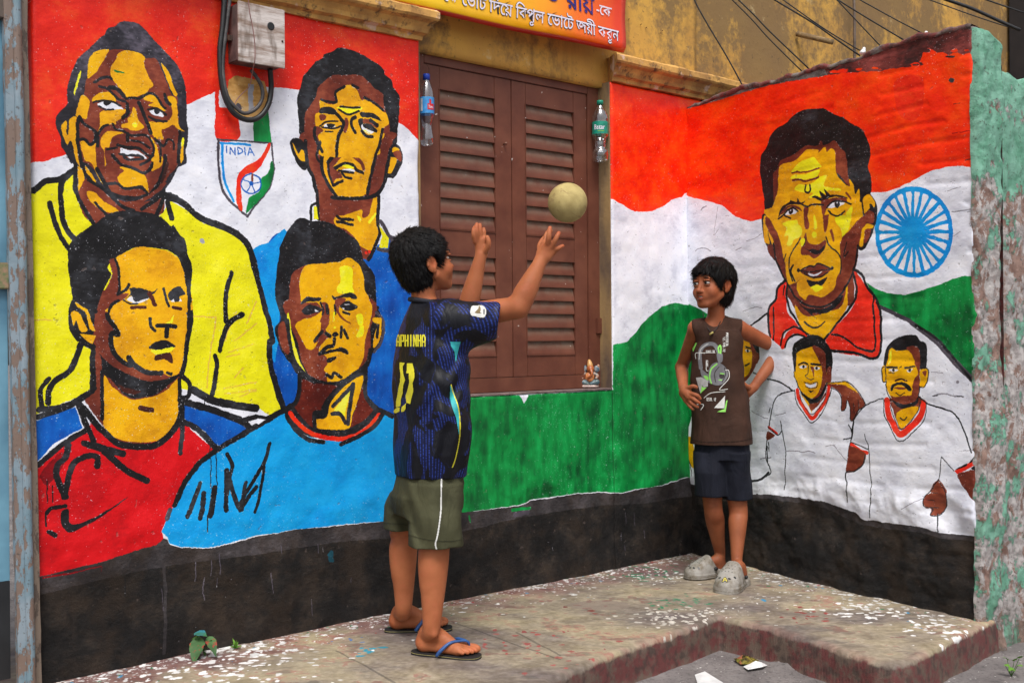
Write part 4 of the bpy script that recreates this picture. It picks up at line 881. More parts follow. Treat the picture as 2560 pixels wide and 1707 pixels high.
# ---------------------------------------------------------------- window
WP = Plane(A0, C0 - A0, -REC + .03)                     # front of the frame
def rp(x, y): return WP.st(x, y)
fa0, fa1 = SW0 + .002, rp(1499, 600)[0]; ft = zl - .002; fb = SILL + .008
la0 = rp(1061, 300)[0]; lm = rp(1283, 600)[0]; la1 = rp(1471, 600)[0]; ltop = rp(1061, 157)[1]; lbot = rp(1285, 943)[1]
win = box_pl(WP, fa0, la0, fb, ft, 0, -.03, 'window_frame', MAT['shutter'], house, .002)
for (q0, q1, z0, z1) in ((la1, fa1, fb, ft), (la0, la1, ltop, ft), (la0, la1, fb, lbot)):
    box_pl(WP, q0, q1, z0, z1, 0, -.03, 'window_frame', MAT['shutter'], house, .002)
box_pl(WP, fa1 + .0005, SW1 - .0085, fb, ft, -.004, -.03, 'plaster_fillet', MAT['jamb'], house, .001)
def leaf(a0, a1, pa0, pa1, ups, los):
    lf = empty('shutter', WP.pt((a0 + a1) / 2, lbot, -.01), None, None, None, house)
    g = .0016; t0, t1 = -.006, -.03
    rails = [(lbot + g, los[0]), (los[1], ups[0]), (ups[1], ltop - g)]
    box_pl(WP, a0 + g, pa0, lbot + g, ltop - g, t0, t1, 'stile', MAT['shutter'], lf, .0015)
    box_pl(WP, pa1, a1 - g, lbot + g, ltop - g, t0, t1, 'stile', MAT['shutter'], lf, .0015)
    for (z0, z1) in rails: box_pl(WP, pa0, pa1, z0, z1, t0 - .0008, t1, 'rail', MAT['shutter'], lf, .0015)
    box_pl(WP, pa0, pa1, los[0], ups[1], t1 + .002, t1 - .002, 'backing', MAT['door_black'], lf, 0)
    src = None
    for (z0, z1, n) in (los + (7,), ups + (9,)):
        h = (z1 - z0) / n
        # beads round the opening
        for (b0, b1, c0, c1) in ((pa0 - .004, pa1 + .004, z1, z1 + .004), (pa0 - .004, pa1 + .004, z0 - .004, z0), (pa0 - .004, pa0, z0, z1), (pa1, pa1 + .004, z0, z1)):
            box_pl(WP, b0, b1, c0, c1, t0 + .003, t0 - .002, 'bead', MAT['shutter'], lf, .001)
        for i in range(n):
            zc = z0 + h * i; bm = bmesh.new(); vs = []
            rj = random.Random(i + n * 7).uniform(-.0015, .0015)
            sec = [(-.0225, h * 1.02), (-.020, h * 1.05), (-.0055, .008 + rj), (-.0050, .0015 + rj), (-.0085, .0005 + rj), (-.026, h * .92)]
            for a in (pa0 + .0008, pa1 - .0008):
                for (f, dz) in sec: vs.append(bm.verts.new(WP.pt(a, zc + dz, f)))
            k = len(sec)
            for j in range(k): bm.faces.new((vs[j], vs[(j + 1) % k], vs[k + (j + 1) % k], vs[k + j]))
            bm.faces.new(vs[:k][::-1]); bm.faces.new(vs[k:])
            from_bm('slat', bm, MAT['slat'], lf)
    return lf
ul = (rp(1105, 571)[1], rp(1105, 224)[1]); ll = (rp(1240, 889)[1], rp(1130, 640)[1])
leaf(la0, lm, rp(1103, 500)[0], rp(1240, 500)[0], ul, ll)
leaf(lm, la1, rp(1318, 500)[0], rp(1437, 500)[0], ul, ll)
# hinge and latch knob
h0 = rp(1497, 795); box_pl(WP, h0[0] - .02, h0[0] + .012, rp(1490, 834)[1], rp(1490, 795)[1], .012, 0, 'hinge', MAT['shutter'], house, .002)
kp = rp(1262, 360); lathe('knob', WP.pt(kp[0], kp[1], -.006), [(.004, 0), (.003, .008), (.006, .012), (.006, .016), (.002, .018)], MAT['shutter'], house, 10, WP.n)
kp = rp(1160, 110); 
# ---------------------------------------------------------------- steel door frame at the far left
DP = Plane(A0, C0 - A0, .012)
sl_, sr_ = DP.st(22, 860)[0], DP.st(86, 860)[0]
def lean_prism(name, prof, z0, z1, mat, parent, k=.0125):
    vs, fs = [], []; n = len(prof); Z = np.linspace(z0, z1, 40)
    for z in Z:
        for (a, f) in prof:
            j = fbm(np.array([[a * 30, z * 12, f * 20]]), 2, 51)[0] * .0012
            vs.append(DP.pt(a - k * (z - 1.0) * 1.0 + j, z, f + j))
    for i in range(len(Z) - 1):
        for j in range(n):
            j2 = (j + 1) % n; fs.append((i * n + j, i * n + j2, (i + 1) * n + j2, (i + 1) * n + j))
    fs.append(tuple(range(n))[::-1]); fs.append(tuple((len(Z) - 1) * n + j for j in range(n)))
    return mesh(name, vs, fs, mat, parent, False)
w3 = (sr_ - sl_) / 3
door = empty('door', DP.pt(sl_ - .3, 0), None, None, None, house); door['label'] = 'blue sheet metal door with black lower half in a peeling steel frame'
lean_prism('frame_flat', [(sl_, .0), (sl_, .022), (sl_ + w3 * .9, .026), (sl_ + w3 * .9, 0)], -.02, 2.3, MAT['post'], door)
R_ = [(sl_ + w3 * .9 + .0004, 0)] + [(sl_ + w3 * 1.45 - w3 * .55 * math.cos(t), .024 + .012 * math.sin(t)) for t in np.linspace(0, math.pi, 9)] + [(sl_ + w3 * 2.0, 0)]
lean_prism('frame_tube', R_, -.02, 2.3, MAT['post'], door)
lean_prism('frame_flange', [(sl_ + w3 * 2.0 + .0004, 0), (sl_ + w3 * 2.0 + .0004, .018), (sr_ - .004, .014), (sr_, .002), (sr_, -.01)], -.02, 2.3, MAT['post_brown'], door)
zh = DP.st(40, 56)[1]
box_pl(DP, sl_ - 1.0, sl_ - .001, zh, 2.3, .02, -.02, 'header', MAT['post_brown'], door, .003)
zb = DP.st(20, 1452)[1]
box_pl(DP, sl_ - 1.0, sl_ - .001, zb, zh - .001, -.005, -.02, 'panel', MAT['door_blue'], door, .001)
box_pl(DP, sl_ - 1.0, sl_ - .001, .035, zb - .0005, -.005, -.02, 'panel', MAT['door_black'], door, .001)
box_pl(DP, DP.st(0, 690)[0] - .03, DP.st(21, 690)[0], DP.st(10, 723)[1], DP.st(10, 657)[1], .012, -.005, 'hasp', simple('flaking_hasp', (150, 120, 96), (96, 110, 70), 60, .7, .5), door, .003)
nb = DP.pt(sl_ + w3, DP.st(45, 68)[1], .024); lathe('bolt', nb, [(.008, 0), (.008, .003), (.004, .006)], MAT['post_brown'], door, 10, DP.n)
# ---------------------------------------------------------------- the low side wall with the big portrait
bw = empty('side_wall', RW.pt(L2 / 2, 0), 'shoulder-high side wall painted with one large head, a blue wheel and two players in white', 'wall')
def prof_fn(plane, pts, seed, amp=.004):
    q = sorted(plane.st(x, y) for x, y in pts); X = [a for a, z in q]; Zs = [z for a, z in q]
    return lambda a: float(np.interp(a, X, Zs)) + float(fbm(np.array([[a * 25, seed, 0.]]), 3, 61)[0]) * amp
topR = prof_fn(RW, [(1700, 270), (1784, 242), (1855, 218), (1920, 203), (2023, 174), (2072, 161), (2146, 140), (2192, 124), (2260, 101), (2307, 87), (2410, 65), (2450, 62)], 1)
def dispR(A, Z):
    q = np.dstack([A * 4.0, Z * 4.0, A * 0 + 2]); d = fbm(q, 4, 13) * .005
    near = np.clip(A / L2, 0, 1)
    course = np.sin((Z + fbm(np.dstack([A * 2, Z * 2, A * 0]), 2, 17) * .02) / .078 * math.tau)
    d = d + np.clip(-course - .45, 0, 1) * -.006 * near * (fbm(np.dstack([A * 5, Z * 5, A * 0 + 8]), 2, 19) > -.1)
    d = d + fbm(np.dstack([A * 20, Z * 26, A * 0 + 5]), 3, 23) * .0012
    foot = np.clip((.44 - Z) / .05, 0, 1)
    lump = fbm(np.dstack([A * 8, Z * 8, A * 0 + 4]), 5, 29)
    d = d + foot * (lump * .016 + .002)
    return d
wall_panel('mural_face', RW, -.01, L2 - .012, -.12, lambda a: topR(a) - .004, .03, .0065, dispR, MAT['mural_r'], bw, TR, .010, 3)
PU = Vector((-RW.n.x, -RW.n.y, 0))                      # along the end of the wall, away from the camera
PE = Plane(E0 + RW.u * .006, PU)
if PE.n.dot(RW.u) < 0: PE.n = -PE.n
topE = prof_fn(PE, [(2440, 66), (2459, 71), (2489, 93), (2503, 109), (2511, 140), (2513, 170)], 4, .003)
def dispE(A, Z):
    d = fbm(np.dstack([A * 7, Z * 5, A * 0 + 12]), 5, 33) * .012 + fbm(np.dstack([A * 25, Z * 18, A * 0]), 3, 35) * .005
    return d
wE = PE.st(2511, 800)[0]
wall_panel('end_face', PE, .001, wE, -.13, topE, .03, .005, dispE, MAT['mint'], bw, None, .012, 9)
# core and rounded rough coping
vs, fs = [], []; n = 90; OFF = (-.001, .004, .006, .0, -.02, -.05, -.08, -.11, -.14, -.165, -.172, -.172)
tE0 = topE(0)
for i in range(n + 1):
    a = -.01 + (L2 - .006) * i / n; zt_ = topR(a)
    for j, o_ in enumerate(OFF):
        dr = min(0, topE(max(0, -o_)) - tE0) if j < 10 else min(0, topE(.165) - tE0)
        z = zt_ + dr + ((-.016, -.012, -.003, .004)[j] if j < 4 else .004)
        if j == 11: z = .6
        nz = fbm(np.array([[a * 16, o_ * 16, 3.]]), 4, 71)[0]
        vs.append(RW.pt(a, z + nz * .006 * (0 < j < 11), o_ + (nz * .004 if j < 4 else 0)))
K_ = len(OFF)
for i in range(n):
    for j in range(K_ - 1): fs.append((i * K_ + j, i * K_ + j + 1, (i + 1) * K_ + j + 1, (i + 1) * K_ + j))
def cop_mat():
    M = MB('coping_mortar', .85); n_ = M.noise(9, 5, rough=.6); c = M.mix(M.ramp(n_, .42, .52), lin((122, 116, 112)), lin((112, 52, 50)))
    c = M.mix(M.math('MULTIPLY', M.ramp(M.noise(30, 5, rough=.7), .48, .6), .8), c, lin((62, 44, 42))); M.base(c); M.bump(M.noise(50, 5, rough=.7), .8, .008); return M.m
mesh('coping', vs, fs, cop_mat(), bw, True)
# return wall past the end, lower
PS = Plane(E0 + RW.u * .006, PU, -.03)
if PS.n.dot(RW.u) < 0: PS.n = -PS.n
zs = PS.st(2530, 178)[1]
sw = wall_panel('return_wall', PS, wE - .02, wE + 1.6, -.13, lambda a: zs - (a - wE) * .10 + float(fbm(np.array([[a * 20, 2., 0.]]), 3, 75)[0]) * .01, .14, .012, dispE, MAT['mint'], None, None, .01, 2)
tag(sw, 'lower garden wall with flaking mint paint, right of the rounded wall end', 'wall')
# ---------------------------------------------------------------- ground
IN = [on_z(*p) for p in ((1362, 1707), (1552, 1626), (1680, 1584), (1797, 1541), (1920, 1568), (2083, 1618), (2190, 1652), (2235, 1660), (2282, 1650), (2330, 1626), (2383, 1599), (2443, 1571))]
dl = (IN[0] - IN[2]).normalized(); left_far = IN[0] + dl * 4.0
poly = [left_far] + IN + [E0 - RW.n * .12 - RW.u * .01, C0 + Vector((.6, .8, 0)), C0 + FAC.n * -.5, A0 - FAC.u * 3 - FAC.n * .5]
PX = np.array([[p.x, p.y] for p in poly])
def poly_sd(X, Y):
    d = np.full(X.shape, 1e9); ins = np.zeros(X.shape, bool); n = len(PX)
    for i in range(n):
        ax, ay = PX[i]; bx, by = PX[(i + 1) % n]
        dx, dy = bx - ax, by - ay; t = np.clip(((X - ax) * dx + (Y - ay) * dy) / (dx * dx + dy * dy), 0, 1)
        d = np.minimum(d, np.hypot(X - ax - t * dx, Y - ay - t * dy))
        if ay != by: ins ^= ((ay > Y) != (by > Y)) & (X < (bx - ax) * (Y - ay) / (by - ay) + ax)
    return np.where(ins, d, -d)
LOW = -.115
gx0, gx1, gy0, gy1, st = -1.9, 2.1, 2.9, 5.25, .0065
X, Y = np.meshgrid(np.arange(gx0, gx1, st), np.arange(gy0, gy1, st))
nz_ = fbm(np.dstack([X * 14, Y * 14, X * 0]), 4, 81)
SD = poly_sd(X, Y) + nz_ * .003
prof = np.clip(SD / .020, 0, 1)
Zp = np.where(SD > 0, -.010 * (1 - prof) ** 2, 0)
down = np.clip(-SD / .012, 0, 1)
Zp = Zp + np.where(SD <= 0, -.010 + (LOW - .012 + .010) * down + nz_ * .007 * np.sin(down * math.pi), 0)
Zp = Zp + np.where(SD > 0, fbm(np.dstack([X * 3, Y * 3, X * 0]), 4, 83) * .0035 + nz_ * .0012, 0)
keep = SD > -.05
idx = np.arange(X.size).reshape(X.shape)
q = np.stack([idx[:-1, :-1], idx[:-1, 1:], idx[1:, 1:], idx[1:, :-1]], -1); kq = keep[:-1, :-1] & keep[1:, 1:] & keep[1:, :-1] & keep[:-1, 1:]
faces = q[kq]; used = np.unique(faces); remap = -np.ones(X.size, int); remap[used] = np.arange(len(used))
V = np.stack([X.ravel(), Y.ravel(), Zp.ravel()], -1)[used]
# paint splashes on the pavement, seen from above
GP = 420.0; GH, GW = int((gy1 - gy0) * GP), int((gx1 - gx0) * GP)
yy, xx = np.mgrid[0:GH, 0:GW]; WX = gx0 + xx / GP; WY = gy1 - yy / GP
base = np.zeros((GH, GW, 3), np.float32)
def srgb(*c): return np.array(c, np.float32) / 255
nA = f2(GH, GW, 90, 130, 1, 5)[..., None]; nB = f2(GH, GW, 24, 34, 2, 4)[..., None]; nC = f2(GH, GW, 5, 6, 3, 2)[..., None]
base = srgb(136, 124, 108) + (srgb(172, 154, 118) - srgb(112, 96, 84)) * .48 * nA + .055 * nB + .05 * nC
def dist_line(p, q_):
    dx, dy = q_.x - p.x, q_.y - p.y; L_ = math.hypot(dx, dy)
    t = np.clip(((WX - p.x) * dx + (WY - p.y) * dy) / (L_ * L_), 0, 1)
    return np.hypot(WX - p.x - t * dx, WY - p.y - t * dy)
dF = dist_line(A0 - FAC.u * 2, C0); dR = dist_line(C0, E0); dW = np.minimum(dF, dR)
sdg = poly_sd(WX, WY)
mar = np.clip((.26 - dF) / .14, 0, 1)[..., None] * np.clip(.62 + nB * .7 - nA * .25, 0, 1)
base = base + (srgb(112, 62, 62) - base) * mar * .55
mar2 = ((nB[..., 0] * .8 + nA[..., 0] * .9) > .82)[..., None] * np.clip(.5 + nC, 0, 1); base = base + (srgb(140, 74, 66) - base) * mar2 * .45
edge_ = np.clip((.045 - sdg) / .05, 0, 1)[..., None] * np.clip(.45 + nB, 0, 1); base = base + (srgb(134, 78, 70) - base) * edge_ * .40
dirt = np.clip((nB - .45) * 2, 0, 1) * .35; base = base * (1 - dirt * .6)
jl = on_z(840, 1626); jr = on_z(1000, 1707)
for (pa, pb) in (((840, 1625), (990, 1707)), ((1130, 1555), (1400, 1650)), ((1290, 1580), (1400, 1640))):
    jd = dist_line(on_z(*pa), on_z(*pb)); base[jd < .004 + .002 * nC[..., 0]] *= .72
rs = np.random.RandomState(5)
def splat(cx, cy, r, col, ell=None):
    c = (cx - gx0) * GP; rr = (gy1 - cy) * GP; R = r * GP * 1.8 + 2
    x0, x1, y0, y1 = int(max(0, c - R)), int(min(GW, c + R + 1)), int(max(0, rr - R)), int(min(GH, rr + R + 1))
    if x1 <= x0 or y1 <= y0: return
    yy_, xx_ = np.mgrid[y0:y1, x0:x1]; a = np.arctan2(yy_ - rr, xx_ - c)
    lob = 1 + .16 * np.sin(a * rs.randint(1, 4) + rs.rand() * 6) + .10 * np.sin(a * rs.randint(4, 7) + rs.rand() * 6) + .05 * np.sin(a * 11 + rs.rand() * 6)
    ex = ell or rs.uniform(.6, 1.5)
    mk = np.hypot((xx_ - c) / ex, (yy_ - rr) * ex) < r * GP * lob
    base[y0:y1, x0:x1][mk] = col
WHT = srgb(226, 224, 222)
for i in range(3600):
    t = rs.rand() ** .9; f = rs.rand()
    if i % 3:
        p = A0 - FAC.u * .15 + FAC.u * (L1 + .15) * f; p = p + FAC.n * (rs.exponential(.085) + .005)
    else:
        p = C0 + RW.u * L2 * f; p = p + RW.n * (rs.exponential(.10) + .005)
    dens = .5 + .5 * math.sin(p.x * 5.1 + 1.0) * math.sin(p.y * 4.3)
    if rs.rand() > .35 + .65 * dens: continue
    r = .0009 + rs.exponential(.0021); cs = rs.rand()
    col = WHT * rs.uniform(.82, 1) if cs < .9 else (srgb(40, 130, 175) if cs < .93 else srgb(30, 110, 70) if cs < .97 else srgb(150, 40, 40))
    splat(p.x, p.y, min(r, .014), col)
for (x, y, n_, s_, cl, rr) in ((905, 1632, 9, .03, srgb(40, 140, 165), .010), (870, 1596, 5, .03, srgb(50, 110, 180), .006), (1600, 1430, 60, .085, srgb(34, 112, 76), .010), (1680, 1440, 70, .09, WHT, .006),
                             (1680, 1512, 26, .045, srgb(36, 116, 82), .009), (1740, 1500, 24, .05, srgb(50, 124, 90), .007), (1700, 1545, 130, .10, srgb(205, 198, 188), .009), (1590, 1425, 50, .09, WHT, .006),
                             (2210, 1520, 40, .10, WHT, .010), (2330, 1560, 60, .12, WHT, .011), (2400, 1590, 8, .02, WHT, .014), (2010, 1535, 20, .05, srgb(140, 56, 52), .010), (1800, 1530, 60, .05, WHT, .004),
                             (470, 1690, 60, .12, WHT, .011), (700, 1640, 60, .14, WHT, .008), (600, 1620, 40, .07, WHT, .012), (2140, 1525, 30, .07, WHT, .012), (560, 1660, 40, .1, WHT, .014), (1890, 1500, 30, .08, WHT, .006), (1300, 1600, 25, .12, srgb(150, 70, 66), .010), (1420, 1640, 25, .1, srgb(158, 84, 78), .010), (1500, 1515, 14, .06, srgb(120, 60, 54), .012)):
    c_ = on_z(x, y)
    for _ in range(n_): splat(c_.x + rs.normal() * s_, c_.y + rs.normal() * s_, rr * rs.uniform(.25, 1.2), cl * rs.uniform(.88, 1.05))
cp = on_z(1500, 1512); mk = np.hypot((WX - cp.x) / 1.5, WY - cp.y) + nB[..., 0] * .012 < .075; base[mk] = base[mk] * .25 + srgb(128, 114, 104) * .75
IMG_G = make_image('pavement_paint_drips', np.dstack([np.clip(base, 0, 1), np.ones((GH, GW))]))
def pave_mat():
    M = MB('worn_cement_floor', .8); im = M.n('ShaderNodeTexImage'); im.image = IMG_G; im.extension = 'EXTEND'
    M.l(M.n('ShaderNodeUVMap').outputs[0], im.inputs[0])
    z = M.zval()
    n = M.noise(16, 6, rough=.7)
    riser = M.mix(M.ramp(n, .44, .56), lin((92, 46, 44)), lin((88, 72, 62)))
    riser = M.mix(M.math('MULTIPLY', M.ramp(M.noise(30, 5), .5, .62), .7), riser, lin((54, 42, 38)))
    k = M.math('ADD', z, M.math('MULTIPLY', M.math('SUBTRACT', n, .5), .035))
    r = M.n('ShaderNodeMapRange'); M.l(k, r.inputs[0]); r.inputs[1].default_value = -.010; r.inputs[2].default_value = -.019; r.inputs[3].default_value = 0; r.inputs[4].default_value = 1
    c = M.mix(r.outputs[0], im.outputs[0], riser)
    fine = M.noise(240, 3, rough=.7)
    c = M.mix(M.math('MULTIPLY', M.ramp(fine, .58, .66), .35), c, lin((70, 60, 54)))
    M.base(c); M.rough(.78); M.bump(fine, .55, .0022); M.bump(M.noise(35, 5, rough=.65), .55, .007); return M.m
uvp = np.stack([(V[:, 0] - gx0) / (gx1 - gx0), (V[:, 1] - gy0) / (gy1 - gy0)], -1)
pv = mesh('pavement', V, remap[faces], pave_mat(), None, True, uvp); tag(pv, 'worn cement pavement step spattered with paint', kind='structure')
# lower street
def street_mat():
    M = MB('grey_street_cement', .85)
    c = M.mix(M.ramp(M.noise(6, 6), .35, .68), lin((128, 122, 120)), lin((92, 86, 86)))
    c = M.mix(M.math('MULTIPLY', M.ramp(M.noise(70, 4, rough=.7), .52, .62), .6), c, lin((62, 58, 58)))
    c = M.mix(M.math('MULTIPLY', M.ramp(M.noise(48, 2), .70, .72), .85), c, lin((212, 208, 204)))
    M.base(c); M.bump(M.noise(160, 4, rough=.7), .7, .004); M.bump(M.noise(18, 5), .6, .012); return M.m
MS = street_mat()
g1, g2 = np.meshgrid(np.arange(-.4, 2.8, .012), np.arange(2.2, 4.4, .012))
rk = on_z(1945, 1660, LOW); 
zz = LOW + fbm(np.dstack([g1 * 5, g2 * 5, g1 * 0]), 5, 91) * .0035 + .022 * np.exp(-(((g1 - rk.x - .03) / .06) ** 2 + ((g2 - rk.y + .03) / .05) ** 2)) * (1 + .3 * fbm(np.dstack([g1 * 20, g2 * 20, g1 * 0]), 3, 95))
idx = np.arange(g1.size).reshape(g1.shape); fs = np.stack([idx[:-1, :-1], idx[:-1, 1:], idx[1:, 1:], idx[1:, :-1]], -1).reshape(-1, 4)
sg = mesh('street', np.stack([g1.ravel(), g2.ravel(), zz.ravel()], -1), fs, MS, None, True); tag(sg, 'grey broken cement street below the pavement step', kind='structure')
gg = mesh('ground', [(-60, -60, LOW - .03), (60, -60, LOW - .03), (60, 60, LOW - .03), (-60, 60, LOW - .03)], [(0, 1, 2, 3)], MS); tag(gg, 'surrounding street ground', kind='structure')
# ---------------------------------------------------------------- solid shapes from distance fields
import openvdb as vdb
class Vol:
    def __init__(s, lo, hi, h, fine=()):
        """fine = ((axis, from, to, step), ..): ranges sampled more closely"""
        s.h = h; s.ax = []
        for i in range(3):
            p = float(lo[i]); c = [p]
            while p < hi[i]:
                st = h
                for (a, f, t, q) in fine:
                    if a == i and f <= p < t: st = min(st, q)
                p += st; c.append(p)
            s.ax.append(np.array(c, np.float32))
        s.lo = np.array(lo, np.float32); s.n = np.array([len(c) for c in s.ax])
        s.F = np.full(tuple(s.n), .08, np.float32)
    def box(s, lo, hi):
        a = np.array([max(0, int(np.searchsorted(s.ax[i], lo[i])) - 1) for i in range(3)]); b = np.array([min(int(s.n[i]), int(np.searchsorted(s.ax[i], hi[i])) + 1) for i in range(3)])
        if np.any(b <= a): return None
        g = np.meshgrid(*[s.ax[i][a[i]:b[i]] for i in range(3)], indexing='ij')
        return (slice(a[0], b[0]), slice(a[1], b[1]), slice(a[2], b[2])), g
    def put(s, sl, d, k, op):
        A = s.F[sl]
        if op == 'u':
            if k > 0: h = np.maximum(k - np.abs(A - d), 0) / k; s.F[sl] = np.minimum(A, d) - h * h * k * .25
            else: s.F[sl] = np.minimum(A, d)
        elif op == 's':
            d = -d
            if k > 0: h = np.maximum(k - np.abs(A - d), 0) / k; s.F[sl] = np.maximum(A, d) + h * h * k * .25
            else: s.F[sl] = np.maximum(A, d)
        elif op == 'i': s.F[sl] = np.maximum(A, d)
    def cap(s, a, b, ra, rb, k=.01, op='u', flat=None):
        """tapered capsule; flat = (axis, factor) squeezes it along an axis"""
        a = np.array(a, np.float32); b = np.array(b, np.float32); R = max(ra, rb) + k + 2 * s.h
        r = s.box(np.minimum(a, b) - R, np.maximum(a, b) + R)
        if r is None: return
        sl, (X, Y, Z) = r; P = [X - a[0], Y - a[1], Z - a[2]]; u = b - a
        if flat is not None:
            ax = np.array(flat[0], np.float32); ax /= np.linalg.norm(ax); q = P[0] * ax[0] + P[1] * ax[1] + P[2] * ax[2]
            f = 1 / flat[1] - 1; P = [P[i] + q * f * ax[i] for i in range(3)]; u = u + np.dot(u, ax) * f * ax
        L = float(np.dot(u, u)) + 1e-12; t = np.clip((P[0] * u[0] + P[1] * u[1] + P[2] * u[2]) / L, 0, 1)
        d = np.sqrt((P[0] - t * u[0]) ** 2 + (P[1] - t * u[1]) ** 2 + (P[2] - t * u[2]) ** 2) - (ra + (rb - ra) * t)
        if flat is not None: d = d * min(1, flat[1] * 1.3)
        s.put(sl, d, k, op)
    def chain(s, pts, rad, k=.01, op='u', flat=None):
        if flat is not None:
            for i in range(len(pts) - 1): s.cap(pts[i], pts[i + 1], rad[i], rad[i + 1], k, op, flat)
            return
        P = [np.array(p, np.float64) for p in pts]; Rr = list(rad)
        if len(P) > 2:                                   # rounded path and radii
            Q, R2 = [], []
            for i in range(len(P) - 1):
                a, b, c, e = P[max(i - 1, 0)], P[i], P[i + 1], P[min(i + 2, len(P) - 1)]; ra, rb, rc, re_ = Rr[max(i - 1, 0)], Rr[i], Rr[i + 1], Rr[min(i + 2, len(P) - 1)]
                for q in range(7):
                    t = q / 7; f = lambda a, b, c, e: .5 * (2 * b + (c - a) * t + (2 * a - 5 * b + 4 * c - e) * t * t + (3 * b - a - 3 * c + e) * t ** 3)
                    Q.append(f(a, b, c, e)); R2.append(float(f(ra, rb, rc, re_)))
            Q.append(P[-1]); R2.append(Rr[-1]); P, Rr = Q, R2
        m = max(Rr) + k + 2 * s.h; A = np.array(P); r = s.box(A.min(0) - m, A.max(0) + m)
        if r is None: return
        sl, (X, Y, Z) = r; D = None
        for i in range(len(P) - 1):
            a, u = P[i], P[i + 1] - P[i]; L = float(np.dot(u, u)) + 1e-12
            t = np.clip(((X - a[0]) * u[0] + (Y - a[1]) * u[1] + (Z - a[2]) * u[2]) / L, 0, 1)
            d = np.sqrt((X - a[0] - t * u[0]) ** 2 + (Y - a[1] - t * u[1]) ** 2 + (Z - a[2] - t * u[2]) ** 2) - (Rr[i] + (Rr[i + 1] - Rr[i]) * t)
            D = d if D is None else np.minimum(D, d)
        s.put(sl, D.astype(np.float32), k, op)
    def ell(s, c, r, k=.01, op='u', ax=None):
        c = np.array(c, np.float32); r = np.array(r, np.float32); R = float(r.max()) + k + 2 * s.h
        q = s.box(c - R, c + R)
        if q is None: return
        sl, (X, Y, Z) = q; P = [X - c[0], Y - c[1], Z - c[2]]
        if ax is not None: P = [P[0] * a[0] + P[1] * a[1] + P[2] * a[2] for a in ax]
        k0 = np.sqrt(sum((P[i] / r[i]) ** 2 for i in range(3))); k1 = np.sqrt(sum((P[i] / r[i] ** 2) ** 2 for i in range(3))) + 1e-9
        s.put(sl, k0 * (k0 - 1) / k1, k, op)
    def loft(s, rings, R, Fw, k=.01, op='u', ex=2.3, cap=True, fold=None):
        """rings: (z, cx, cy, half width along R, half depth along Fw)"""
        rings = sorted(rings); zs = [r[0] for r in rings]; ar = np.array(rings)
        m = max(ar[:, 3].max(), ar[:, 4].max()) * 1.3 + k + .02
        q = s.box((ar[:, 1].min() - m, ar[:, 2].min() - m, zs[0] - k - .01), (ar[:, 1].max() + m, ar[:, 2].max() + m, zs[-1] + k + .01))
        sl, (X, Y, Z) = q; z = Z[0, 0, :]; I = [np.interp(z, zs, ar[:, j])[None, None, :] for j in range(1, 5)]
        dx, dy = X - I[0], Y - I[1]; a = (dx * R[0] + dy * R[1]) / I[2]; b = (dx * Fw[0] + dy * Fw[1]) / I[3]
        d = ((np.abs(a) ** ex + np.abs(b) ** ex) ** (1 / ex) - 1) * np.minimum(I[2], I[3])
        if fold is not None: d = d + fold(X, Y, Z)
        if cap: d = np.maximum(d, np.maximum(Z - zs[-1], zs[0] - Z))
        s.put(sl, d.astype(np.float32), k, op)
    def cut(s, p, n, k=0):                    # keeps the side against n
        g = np.meshgrid(*s.ax, indexing='ij', sparse=True)
        s.F = np.maximum(s.F, (g[0] - p[0]) * n[0] + (g[1] - p[1]) * n[1] + (g[2] - p[2]) * n[2])
    def mesh(s, name, mat, parent=None, relax=1, disp=None):
        F = s.F
        F[0] = F[-1] = .08; F[:, 0] = F[:, -1] = .08; F[:, :, 0] = F[:, :, -1] = .08
        F = np.clip(F, -.08, .08)
        g = vdb.FloatGrid(.08); g.copyFromArray(F)
        P, Q = g.convertToQuads(0.0)
        P = np.array(P, np.float64); P = np.stack([np.interp(P[:, i], np.arange(s.n[i]), s.ax[i]) for i in range(3)], -1); Q = np.array(Q)
        if relax:
            for _ in range(relax):
                S = np.zeros_like(P); C = np.zeros(len(P))
                for a, b in ((0, 1), (1, 2), (2, 3), (3, 0)):
                    np.add.at(S, Q[:, a], P[Q[:, b]]); np.add.at(S, Q[:, b], P[Q[:, a]]); np.add.at(C, Q[:, a], 1); np.add.at(C, Q[:, b], 1)
                P = P * .5 + .5 * S / np.maximum(C, 1)[:, None]
        o = mesh(name, P, Q, mat, parent, True)
        if disp is not None:
            me = o.data; N = np.zeros(len(P) * 3); me.vertices.foreach_get('normal', N); N = N.reshape(-1, 3)
            P2 = P + N * disp(P)[:, None]; me.vertices.foreach_set('co', P2.ravel()); me.update()
        return o
def text_geo(body, ext=0.0, bold=0.0, font=None):
    cu = bpy.data.curves.new('t', 'FONT'); cu.body = body; cu.size = 1.0; cu.offset = bold; cu.resolution_u = 3
    if font: cu.font = font
    o = bpy.data.objects.new('t', cu); SC.collection.objects.link(o); bpy.context.view_layer.update()
    me = o.evaluated_get(bpy.context.evaluated_depsgraph_get()).to_mesh()
    V = np.array([tuple(v.co) for v in me.vertices]); Fc = [tuple(p.vertices) for p in me.polygons]
    bpy.data.objects.remove(o); bpy.data.curves.remove(cu); return V, Fc

